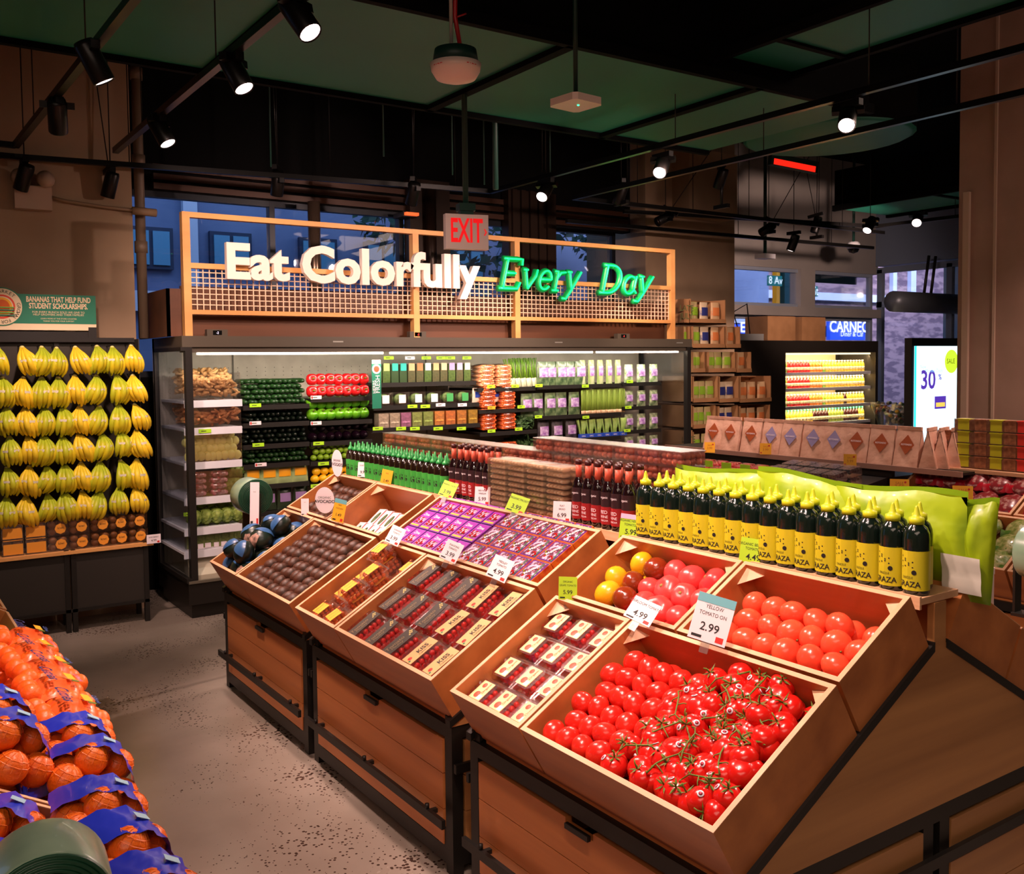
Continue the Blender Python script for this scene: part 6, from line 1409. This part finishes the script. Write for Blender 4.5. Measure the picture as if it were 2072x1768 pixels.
# ================================================================== flowers, screen, vestibule
random.seed(99)
p = W(1815, 830, y=6.9)
fl = thing('flower_stand', 'bunches of wrapped flowers in a black bucket stand by the door', 'flowers', (p.x, 6.9, 0))
MB().lathe([(.2, 0), (.26, .75), (.25, .75)], 16, T=TL(p.x, 6.9, 0)).build('bucket', BLACK, fl)
for q in range(7):
    b = MB(); cx, cy, cz = p.x+rnd(-.3, .35), 6.9+rnd(-.12, .12), 1.05+rnd(-.1, .15)
    for i in range(26): b.ball((cx+rnd(-.09, .09), cy+rnd(-.08, .08), cz+rnd(-.07, .07)), rnd(.012, .028), 6, 4, [0, 1, 2, 3, 0, 3][i % 6])
    o = b.build('bouquet', [mat('petal_white', (226, 216, 206), .5), mat('petal_pink', (206, 110, 110), .5), mat('petal_yellow', (220, 180, 70), .5), mat('bouquet_leaf', (54, 84, 46), .6)], fl)
    MB().lathe([(.03, -.3), (.14, .02), (.15, .06)], 12, T=TL(cx, cy, cz)).build('clear_wrap', PLASTIC2, o)
yd = 5.6
a = W(1850, 700, y=yd); b2 = W(1990, 860, y=yd)
sc_ = thing('display_screen', 'tall lit advertising screen showing 30 percent beside the right pillar', 'screen', ((a.x+b2.x)/2, yd, 0))
MB().box(a.x-.04, b2.x, yd, yd+.08, 0, a.z+.08).build('housing', BLACK, sc_)
sm = MB().box(a.x, b2.x-.04, yd-.004, yd-.001, .3, a.z, 0).box(a.x, a.x+.03, yd-.006, yd-.004, .3, a.z, 1)
c1 = W(1926, 731, y=yd-.01); sm.lathe([(.12, 0), (0, .001)], 24, 2, T=frame_mat((c1.x, yd-.006, c1.z), (1, 0, 0), (0, 0, 1)), smooth=False)
for t, px, py, s_, mi in (('30', 1878, 770, .26, 3), ('%', 1902, 763, .08, 3), ('SALE', 1924, 731, .07, 4), ('New', 1868, 742, .05, 5), ('Member Deals', 1890, 750, .05, 5)):
    sm.text(t, s_, frame_mat(W(px, py, y=yd-.01), (1, 0, 0), (0, 0, 1)), mi, bold=.02 if mi == 3 else 0)
q1 = W(1892, 802, y=yd-.01); q2 = W(1914, 826, y=yd-.01); sm.box(q1.x, q2.x, yd-.009, yd-.006, q2.z, q1.z, 3).box(q1.x+.02, q2.x-.02, yd-.011, yd-.009, q2.z+.02, (q1.z+q2.z)/2, 6)
def em_(n, c, s_): return mat(n, c, .5, emit=s_)
sm.build('screen_face', [em_('screen_white', (210, 236, 250), .95), em_('screen_cyan', (40, 220, 240), .9), em_('screen_lime', (190, 220, 50), .8), em_('screen_purple', (96, 60, 190), .5), em_('screen_brown', (120, 110, 20), .2), em_('screen_pale_cyan', (150, 220, 240), .7), em_('screen_yellow', (240, 200, 90), .7)], sc_)
# heater over the vestibule
p = W(1860, 612, y=7.2); r = thing('air_curtain', 'grey tubular air curtain unit over the glass entrance', 'air curtain', (p.x, 7.2, p.z))
MB().tube([(p.x-.55, 7.2, p.z), (p.x+.9, 7.2, p.z)], .13, 16).build('housing', mat('heater_grey', (90, 94, 100), .4, metal=.4), r)
MB().tube([(p.x+.1, 7.2, p.z+.1), (p.x+.2, 7.2, p.z+.6)], .02, 6).tube([(p.x+.25, 7.2, p.z+.1), (p.x+.35, 7.2, p.z+.6)], .02, 6).build('cables', BLACK, r)
# ================================================================== citrus island (left, near)
XC1 = -.345
u0 = unit(1.45, 2.66, XC1, 'L', 'oak produce table at the lower left carrying netted oranges', gable0=True)
u1 = unit(2.70, 3.85, XC1, 'L', 'oak produce table at the left under the heap of orange mandarin bags')
u2_ = unit(4.0, 5.2, XC1, 'L', 'oak produce table farthest back on the left side')
BEDC = TM(1, 0, XC1)  # local y runs towards the viewer
def yy(y): return -y
crate(0, SF, -2.165, -1.50, 'front right plywood crate of netted oranges in the lower left corner', M=BEDC); crate(0, SF, -2.66, -2.175, 'plywood crate of blue banded orange nets behind the corner crate', M=BEDC)
crate(0, SB1, -3.84, -2.72, 'long plywood crate under the mandarin bags', M=BEDC, h=.10)
crate(SB0, SB1, -2.165, -1.50, 'upper plywood crate behind the netted oranges corner crate', M=BEDC); crate(SB0, SB1, -2.66, -2.175, 'upper plywood crate behind the blue banded nets', M=BEDC)
crate(0, SF, -5.15, -4.55, 'far left plywood crate with yellow oranges', M=BEDC); crate(0, SF, -4.5, -4.0, 'far left plywood crate with green fruit', M=BEDC)
ORG = mat('orange_skin', (240, 116, 22), .4, col2=(232, 98, 18), nscale=10, bump=.25, bscale=90, coat=.1); NET = mat('orange_net', (236, 120, 40), .4); BAND = mat('blue_film_band', (36, 54, 196), .3, coat=.3); ORP = mat('pale_orange', (244, 150, 30), .4)
def mk_net(seed):
    def f():
        random.seed(seed); r = bpy.data.objects.new('orange_net_bag', None); C.objects.link(r); r.empty_display_size = .03
        pos = [(-.055, -.06, .036), (.02, -.065, .036), (-.06, .01, .036), (.015, .012, .038), (.075, -.02, .036), (-.02, -.02, .085), (.045, .03, .08), (.0, .07, .036)]
        for x, y, z in pos:
            o = MB().ball((x, y, z), .0365, 14, 9).build('orange', ORG, r, world=False)
        n = MB()
        for x, y, z in pos[:]:
            for k in range(6):
                a = PI*k/6; pts = [(x+.0375*math.cos(t)*math.cos(a), y+.0375*math.cos(t)*math.sin(a), z+.0375*math.sin(t)) for t in [i*PI/6 for i in range(0, 7)]]
                n.tube(pts, .0005, 3, smooth=False, caps=False)
            for h in (.35, .7): n.tube([(x+.0375*math.cos(h)*math.cos(t), y+.0375*math.cos(h)*math.sin(t), z+.0375*math.sin(h)) for t in [i*PI/5 for i in range(11)]], .0007, 3, smooth=False, caps=False)
        n.build('net', NET, r, world=False)
        b = MB()
        b.grid(lambda u, v: (-.105+u*.21, -.02+v*.11-.02*math.sin(u*3), .02+.105*math.sin(PI*(.04+.92*u))**.7+.004*math.sin(u*30+v*7)), 18, 4)
        b.build('blue_band', BAND, r, world=False)
        b = MB(); b.box(-.012, .016, .012, .036, .1285, .1292, 0); b.build('band_print', mat('band_print_pale', (150, 190, 210), .5), r, world=False)
        return r
    return f
random.seed(17)
cnt = 0
for i in range(2):
    for j in range(3):
        place('net%d' % (cnt % 2), mk_net(cnt % 2+60), BEDC @ TL(.12+i*.21, -2.05+j*.2, .06+rnd(0, .02)) @ RZ(PI/2*0+2.9+rnd(-.2, .2)), 'orange net with blue band, corner crate, %s row up, %s towards viewer' % (od(i), od(j)), 'orange bag', 'netted orange bags, corner crate'); cnt += 1
for i in range(2):
    for j in range(2):
        place('net%d' % (cnt % 2), None, BEDC @ TL(.12+i*.21, -2.53+j*.19, .06+rnd(0, .02)) @ RZ(2.9+rnd(-.2, .2)), 'orange net with blue band, second crate, %s row up, %s towards viewer' % (od(i), od(j)), 'orange bag', 'netted orange bags, second crate'); cnt += 1
for i in range(2):
    for j in range(2):
        place('net%d' % (cnt % 2), None, BEDC @ TL(.13+i*.2, -2.47+j*.17, .175) @ RZ(3.1+rnd(-.2, .2)), 'orange net on top in the second crate, %s row up, %s towards viewer' % (od(i), od(j)), 'orange bag', 'netted orange bags on top, second crate'); cnt += 1
for i in range(1):
    for j in range(3):
        place('net%d' % (cnt % 2), None, BEDC @ TL(.16+i*.2, -2.03+j*.19, .165) @ RZ(3.1+rnd(-.2, .2)), 'orange net on top in the corner crate, %s towards viewer' % od(j), 'orange bag', 'netted orange bags on top, corner crate'); cnt += 1
riser(0, SF, -2.165, -1.50, .055, 'board insert under the corner netted oranges', BEDC); riser(0, SF, -2.66, -2.175, .055, 'board insert under the second netted oranges', BEDC)
MANF = mat('mandarin_bag_film', (240, 92, 40), .3, coat=.4, col2=(250, 120, 60), nscale=14); MAN = mat('mandarin_skin', (246, 104, 28), .4, bump=.2, bscale=80, coat=.15)
NAVY = mat('navy_ink', (30, 34, 96), .5)
def mk_man(seed):
    def f():
        from mathutils import noise
        random.seed(seed); r = bpy.data.objects.new('mandarin_bag', None); C.objects.link(r); r.empty_display_size = .03
        k = 0
        for x in (-.075, -.025, .028, .078):
            for y in (-.055, 0, .055):
                if abs(x) < .03 and y == 0: z = .05
                else: z = .032
                MB().ball((x+rnd(-.006, .006), y+rnd(-.006, .006), z+rnd(0, .012)), rnd(.029, .032), 12, 8).build('mandarin', MAN, r, world=False)
        b = MB(); b.grid(lambda u, v: (-.06+u*.13, -.085+v*.17, .02-.035*abs(2*u-1)**4+.062*math.sin(PI*(.08+.84*v))**.6+.008*noise.noise(Vector((u*5+seed, v*6, 0)))+.006), 10, 14); b.build('printed_film', MANF, r, world=False)
        l = MB(); T = TL(.0, 0, .097) @ RZ(-PI/2); l.text('Cuties', .052, T @ TL(0, -.035, .001), 0, bold=.02).box(-.03, .03, .012, .035, 0, .001, 1, T=T).box(.035, .05, .02, .04, 0, .001, 2, T=T).text('California', .02, T @ TL(0, .05, .001), 3).build('print', [NAVY, YELC, VINE, mat('blue_script', (70, 100, 180), .5)], r, world=False)
        return r
    return f
random.seed(44); cnt = 0
for c_, xx in enumerate((.40, .17, -.06)):
    zb = .519+.03+(.5-xx-.1)*.577
    for lay in range(5):
        z = zb+lay*.082
        if z > .765+(.4-xx)*.3: break
        for j in range(5):
            y = 2.80+j*.215+(lay % 2)*.03
            if y > 3.80: continue
            place('man%d' % (cnt % 3), mk_man(cnt % 3+70), TL(xx+.015*lay*(1 if c_ == 0 else 0)+rnd(-.01, .01), y, z+rnd(0, .008)) @ RY(.38) @ RZ(rnd(-.25, .25)), 'orange film bag of mandarins, %s layer, %s row from aisle, %s from net crates' % (od(lay), od(c_), od(j)), 'mandarin bag', 'bags of mandarins'); cnt += 1
for i in range(6):
    for j in range(7): place('orl', mk_smooth(ORP, 'yellow_orange', (.036, .036, .036)), BEDC @ TL(.06+i*.07, -5.10+j*.078, .1), 'yellow orange in the far left crate, %s row up, %s from the far end' % (od(i), od(j)), 'orange', 'oranges in the far left crate')
GAP = mat('green_apple', (120, 170, 60), .3, coat=.2)
for i in range(6):
    for j in range(6): place('gap', mk_smooth(GAP, 'green_fruit', (.034, .034, .032)), BEDC @ TL(.06+i*.07, -4.45+j*.078, .1), 'green fruit in the far left crate, %s row up, %s from the far end' % (od(i), od(j)), 'fruit', 'green fruit at the far left')
riser(0, SF, -5.15, -4.55, .063, 'board insert under the far yellow oranges', BEDC); riser(0, SF, -4.5, -4.0, .063, 'board insert under the green fruit', BEDC)
# ================================================================== track lighting
TZ = 3.05
TM_ = mat('track_black', (14, 13, 12), .35, metal=.5)
def track(pts, label, z=TZ):
    b = MB()
    for p, q in zip(pts, pts[1:]): b.bar((p[0], p[1], z), (q[0], q[1], z), .036, .034)
    o = b.build('light_track', TM_, loc=(pts[0][0], pts[0][1], z)); tag(o, label, 'light track', 'light tracks')
    s_ = MB()
    for p, q in zip(pts, pts[1:]):
        L = math.dist(p, q); n = max(1, int(L/1.3))
        for k in range(n): t = (k+.5)/n; s_.tube([(p[0]+(q[0]-p[0])*t, p[1]+(q[1]-p[1])*t, z+.017), (p[0]+(q[0]-p[0])*t, p[1]+(q[1]-p[1])*t, CH)], .0035, 5)
    s_.build('suspension_rods', TM_, None, loc=(pts[0][0], pts[0][1], z)).parent = o
    for c in o.children: c.location = (0, 0, 0)
    return o
track([(-1.5, 6.58), (.86, 6.58), (.93, 1.2)], 'black light track running back along the left side to the pillar')
track([(1.40, 6.42), (1.40, 1.0)], 'black light track above the aisle with three lit spotlights')
track([(-2, 6.93), (.9, 6.93), (3.6, 6.50), (4.2, 6.42), (4.30, 1.0)], 'black light track passing over the lattice sign and turning towards the viewer')
track([(9.2, 6.35), (4.95, 6.32), (5.0, 1.0)], 'black light track right of the exit sign running towards the viewer', TZ)
track([(6.0, 6.9), (9.0, 6.3), (9.4, 3.0)], 'black light track in front of the centre pillar curving to the right', 3.1)
track([(5.4, 7.0), (9.8, 6.9)], 'lower black light track crossing before the street windows', 2.98)
HB_ = mat('lamp_housing', (16, 14, 13), .35, metal=.4); LENS = mat('lit_lens', (255, 228, 226), .3, emit=3.0); LENSO = mat('unlit_lens', (70, 54, 44), .3)
def mk_head(lit):
    def f():
        r = bpy.data.objects.new('track_spotlight', None); C.objects.link(r); r.empty_display_size = .03
        # local: lamp axis along -z, pivot at origin
        MB().lathe([(0, .07), (.04, .07), (.046, .05), (.046, -.10), (.043, -.105), (.040, -.098)], 18).build('housing', HB_, r, world=False)
        MB().lathe([(.040, -.099), (0, -.0985)], 18).build('lens', LENS if lit else LENSO, r, world=False)
        return r
    return f
def head(px, py, x=None, y=None, z=2.9, aim=None, lit=True, power=90, label='', size=62):
    p = W(px, py, z=z) if x is None and y is None else W(px, py, x=x, y=y)
    a = Vector(aim); d = (a-p).normalized(); q = d.to_track_quat('-Z', 'Y').to_matrix().to_4x4()
    body = p-d*.09; M = TL(*body) @ q
    o = place('head%d' % lit, mk_head(lit), M, label, 'spotlight', 'track spotlights')
    st = MB().tube([(body.x, body.y, body.z+.03), (body.x, body.y, TZ-.02)], .012, 8).box(body.x-.018, body.x+.018, body.y-.08, body.y+.08, TZ-.05, TZ-.017)
    if not lit or p.y > 5.5: st.tube([(body.x, body.y, TZ-.03), (body.x, body.y, CH)], .004, 5)
    s_ = st.build('adapter_arm', HB_, o)
    if lit and power:
        l = spot(tuple(p+d*.03), aim, power, size=size)
    return o
P1 = 112
head(208, 160, aim=(1.9, 4.3, .9), power=P1, label='lit track spotlight on the left track, upper of its two')
head(118, 262, aim=(1.2, 6.9, .9), power=P1*.9, label='lit track spotlight on the left track, lower left of its two')
head(625, 62, aim=(2.1, 2.0, .9), power=P1*1.1, label='lit track spotlight largest at the top of the picture')
head(492, 175, aim=(2.1, 3.2, .9), power=P1, label='lit track spotlight in the middle of the aisle track')
head(338, 287, aim=(2.2, 4.5, .9), power=P1, label='lit track spotlight lowest on the aisle track')
head(1335, 348, aim=(2.4, 3.4, 1.0), power=P1, label='lit track spotlight left of the centre pillar top')
head(1097, 397, aim=(2.2, 4.6, .9), power=P1, label='small round lit spotlight above the green lettering')
head(1713, 252, aim=(2.4, 2.0, 1.0), power=P1, label='lit track spotlight at the upper right')
head(1755, 465, y=5.9, aim=(6.5, 5.6, 1), power=60, label='small lit spotlight above the street windows')
head(1600, 505, y=6.7, aim=(7.6, 7.3, .6), power=60, lit=True, label='small spotlight hanging before the left street window')
head(1855, 450, y=5.2, aim=(5.5, 4.0, 1), power=60, label='bright distant spotlight near the right pillar')
for px, py, y_, aim, lb in ((42, 380, 6.9, (.3, 7.9, .5), 'unlit dark spotlight over the emergency light'), (218, 395, 6.95, (1.0, 7.6, .5), 'unlit dark spotlight at the left pillar edge'), (560, 392, 6.75, (2.6, 7.2, 1.8), 'dark spotlight over the first sign panel'), (832, 410, 6.55, (3.6, 7.3, 1.6), 'dark spotlight left of the exit sign'), (1453, 378, 5.9, (6.2, 7, 1), 'dark spotlight before the centre pillar box'), (1250, 410, 6.2, (5.2, 7.2, 1), 'dark spotlight at the left edge of the centre pillar'), (1332, 448, 6.7, (5.0, 6.9, 2.4), 'dark tilted spotlight over the end of the lattice sign'), (1542, 470, 6.8, (6.5, 7.2, 2.2), 'dark tilted spotlight above the router box'), (1648, 468, 6.8, (8.2, 7.2, 1), 'dark spotlight between the two street windows')):
    head(px, py, y=y_, aim=aim, lit=False, label=lb)
# added spots without heads, set along the tracks to brighten produce, sign and walls
for n, (x, y, aim, pw) in enumerate(((.93, 2.9, (2.3, 3.2, 1.15), 42), (.93, 4.0, (2.3, 4.3, 1.15), 36), (.93, 1.9, (2.3, 2.0, 1.15), 36), (8.4, 5.6, (10.0, 8.3, 2.6), 110), (1.4, 4.4, (3.0, 6.9, 1.0), 60), (5.0, 3.4, (6.0, 6.9, 1.2), 90), (4.3, 5.4, (3.9, 7.0, .9), 60), (.93, 2.2, (-.1, 2.6, .9), 70), (.93, 1.4, (1.8, 2.6, .8), 60), (1.40, 1.6, (2.1, 1.5, .9), 80), (.93, 3.2, (-.1, 3.3, .9), 90), (4.3, 1.6, (2.2, 1.6, 1.0), 70), (5.0, 2.6, (5.6, 2.6, 1.0), 80), (5.0, 4.6, (5.2, 4.4, 1.0), 80), (5.0, 5.9, (7.3, 6.7, 1.2), 70), (1.40, 4.9, (2.5, 6.45, 2.3), 60), (4.3, 4.3, (3.3, 6.45, 2.3), 70), (4.3, 3.7, (4.2, 6.45, 2.3), 50), (5.0, 3.9, (5.3, 6.45, 2.2), 50), (1.4, 3.4, (3.0, 6.8, 1.0), 60), (4.3, 3.0, (4.8, 6.8, 1.0), 80), (6.2, 2.0, (7.3, 2.9, 1.5), 70))):
    spot((x, y, 2.9), aim, pw, size=75)
# sign lighting comes from the added spots above
# ================================================================== ceiling fixtures
p = W(922, 130, z=2.98); r = thing('smoke_detector', 'round white fire alarm dome hanging in the top centre with red FIRE lettering', 'fire alarm', p)
MB().lathe([(.11, .0), (.105, -.03), (.085, -.062), (.04, -.076), (0, -.078)], 30, T=TL(*p)).build('dome', mat('alarm_white', (236, 214, 200), .4), r)
MB().lathe([(.09, .06), (.1, .0), (.0, .0)], 24, T=TL(*p)).build('mount', DGREEN, r)
MB().tube([(p.x-.02, p.y, p.z+.05), (p.x-.02, p.y, CH)], .008, 8).build('conduit', mat('alarm_conduit', (150, 150, 140), .5), r)
MB().tube([(p.x+.03, p.y, p.z+.05), (p.x, p.y, p.z+.2), (p.x+.01, p.y, p.z+.5), (p.x+.005, p.y, CH)], .01, 7).tube([(p.x+.01, p.y, p.z+.2), (p.x+.05, p.y-.01, p.z+.22)], .004, 5).build('red_cable', mat('red_cable', (170, 24, 30), .4), r)
fm = MB()
for sx in (-1, 1):
    an = -PI/2-.6+sx*.75
    for k, ch in enumerate('FIRE'):
        a2 = an+(k-1.5)*.13; fm.text(ch, .026, frame_mat((p.x+.1035*math.cos(a2), p.y+.1035*math.sin(a2), p.z-.028), (-math.sin(a2), math.cos(a2), 0), (.42*math.cos(a2), .42*math.sin(a2), 1)), 0, bold=.02)
fm.build('lettering', REDINK, r)
p = W(1165, 208, z=3.0); r = thing('wifi_access_point', 'flat white access point hanging by the ceiling with a small green light', 'access point', p)
MB().prism([(-.1, -.08), (-.08, -.1), (.08, -.1), (.1, -.08), (.1, .08), (.08, .1), (-.08, .1), (-.1, .08)], -.015, .02, 0, 'z', T=TL(*p) @ RZ(.1)).build('housing', mat('alarm_white', (236, 214, 200), .4), r)
MB().ball((p.x, p.y-.02, p.z-.016), (.006, .006, .004), 8, 5).build('status_light', mat('status_green', (40, 240, 150), .4, emit=3), r)
MB().tube([(p.x, p.y, p.z+.02), (p.x, p.y, CH)], .012, 8).build('rod', DGREEN, r)
p = W(943, 470, y=5.0); r = thing('exit_sign', 'white exit sign with red EXIT letters hanging before the lattice sign', 'exit sign', p); r.rotation_euler = (0, 0, -.25)
EX = mat('exit_face', (214, 196, 188), .4)
MB().box(-.135, .135, -.025, .025, -.105, .105).build('box', EX, r, world=False)
fx = MB().text('EXIT', .20, TL(-.005, -.027, .0) @ RX(PI/2), 0, bold=.02, sx=.50).add([(.105, -.027, .02), (.112, -.027, .02), (.124, -.027, 0), (.112, -.027, -.02), (.105, -.027, -.02), (.116, -.027, 0)], [(0, 5, 2, 1), (5, 4, 3, 2)]); fx.build('lettering', mat('exit_red', (214, 20, 24), .4, emit=.5), r, world=False)
MB().box(-.04, .04, -.03, .03, .105, .125).box(-.05, .05, -.04, .04, .125, .17).tube([(0, 0, .17), (0, 0, CH-p.z)], .018, 8).build('stem', DGREEN, r, world=False)
p = W(1727, 500, y=7.2); r = thing('camera_dome', 'white security camera dome hanging before the right street window', 'camera', p)
MB().lathe([(0, .06), (.06, .06), (.075, .03), (.075, -.02)], 18, T=TL(*p)).build('housing', WHITE, r); MB().lathe([(.07, -.02), (.05, -.06), (0, -.075)], 16, T=TL(*p)).build('dark_dome', mat('dome_black', (12, 12, 14), .1), r); MB().tube([(p.x, p.y, p.z+.06), (p.x, p.y, CH)], .016, 8).build('pole', DGREEN, r)
p = W(1548, 518, y=7.2); r = thing('ceiling_sensor', 'flat pale sensor box on a long rod before the left street window', 'sensor', p)
MB().box(p.x-.09, p.x+.09, p.y-.07, p.y+.07, p.z-.03, p.z+.02).build('housing', WHITE, r); MB().tube([(p.x, p.y, p.z+.02), (p.x, p.y, CH)], .018, 8).build('pole', DGREEN, r)
p = W(1605, 332, y=6.2); r = thing('red_exit_sign', 'small red lit sign seen from below near the green duct drum', 'sign', p); r.rotation_euler = (.0, .12, -.3)
MB().box(-.26, .26, -.03, .03, -.05, .06).build('box', DGREEN, r, world=False); MB().box(-.23, .23, -.034, -.030, -.045, .01).build('red_face', mat('red_lit', (220, 30, 16), .4, emit=.9), r, world=False)
p = W(833, 433, y=7.3); r = thing('red_beacon', 'small orange red strip lamp above the lattice sign', 'lamp', p); MB().box(p.x-.06, p.x+.06, 7.28, 7.32, p.z-.012, p.z+.012).build('strip', mat('beacon_orange', (230, 90, 40), .4, emit=.8), r); MB().box(p.x-.07, p.x+.07, 7.32, 7.5, p.z-.02, p.z+.02).build('bracket', BLACK, r)
p = W(640, 425, y=7.25)
vp = MB().tube([(p.x, 7.3, 1.9), (p.x, 7.3, 3.0)], .05, 12); tag(vp.build('steel_pipe', mat('brushed_pipe', (110, 90, 76), .25, metal=.7), loc=(p.x, 7.3, 1.9)), 'vertical steel pipe behind the first panel of the lattice sign', 'pipe')
# hidden-length hangers seen against the dark
hg = MB()
for x, y in ((2.9, 5.7), (3.6, 6.0), (4.0, 6.2), (4.55, 6.1), (2.4, 6.4)): hg.tube([(x, y, TZ), (x, y, CH)], .006, 5)
tag(hg.build('hanger_rods', DGREEN, loc=(3.5, 6, TZ)), 'thin dark green hanger rods in front of the dark upper wall', 'hanger rods', kind='stuff')
tag(MB().tube([(3.72, 5.62, CH), (3.72, 5.62, 2.9)], .02, 8).build('green_pipe', DGREEN, loc=(3.72, 5.62, 2.9)), 'short dark green pipe above the exit sign', 'pipe')
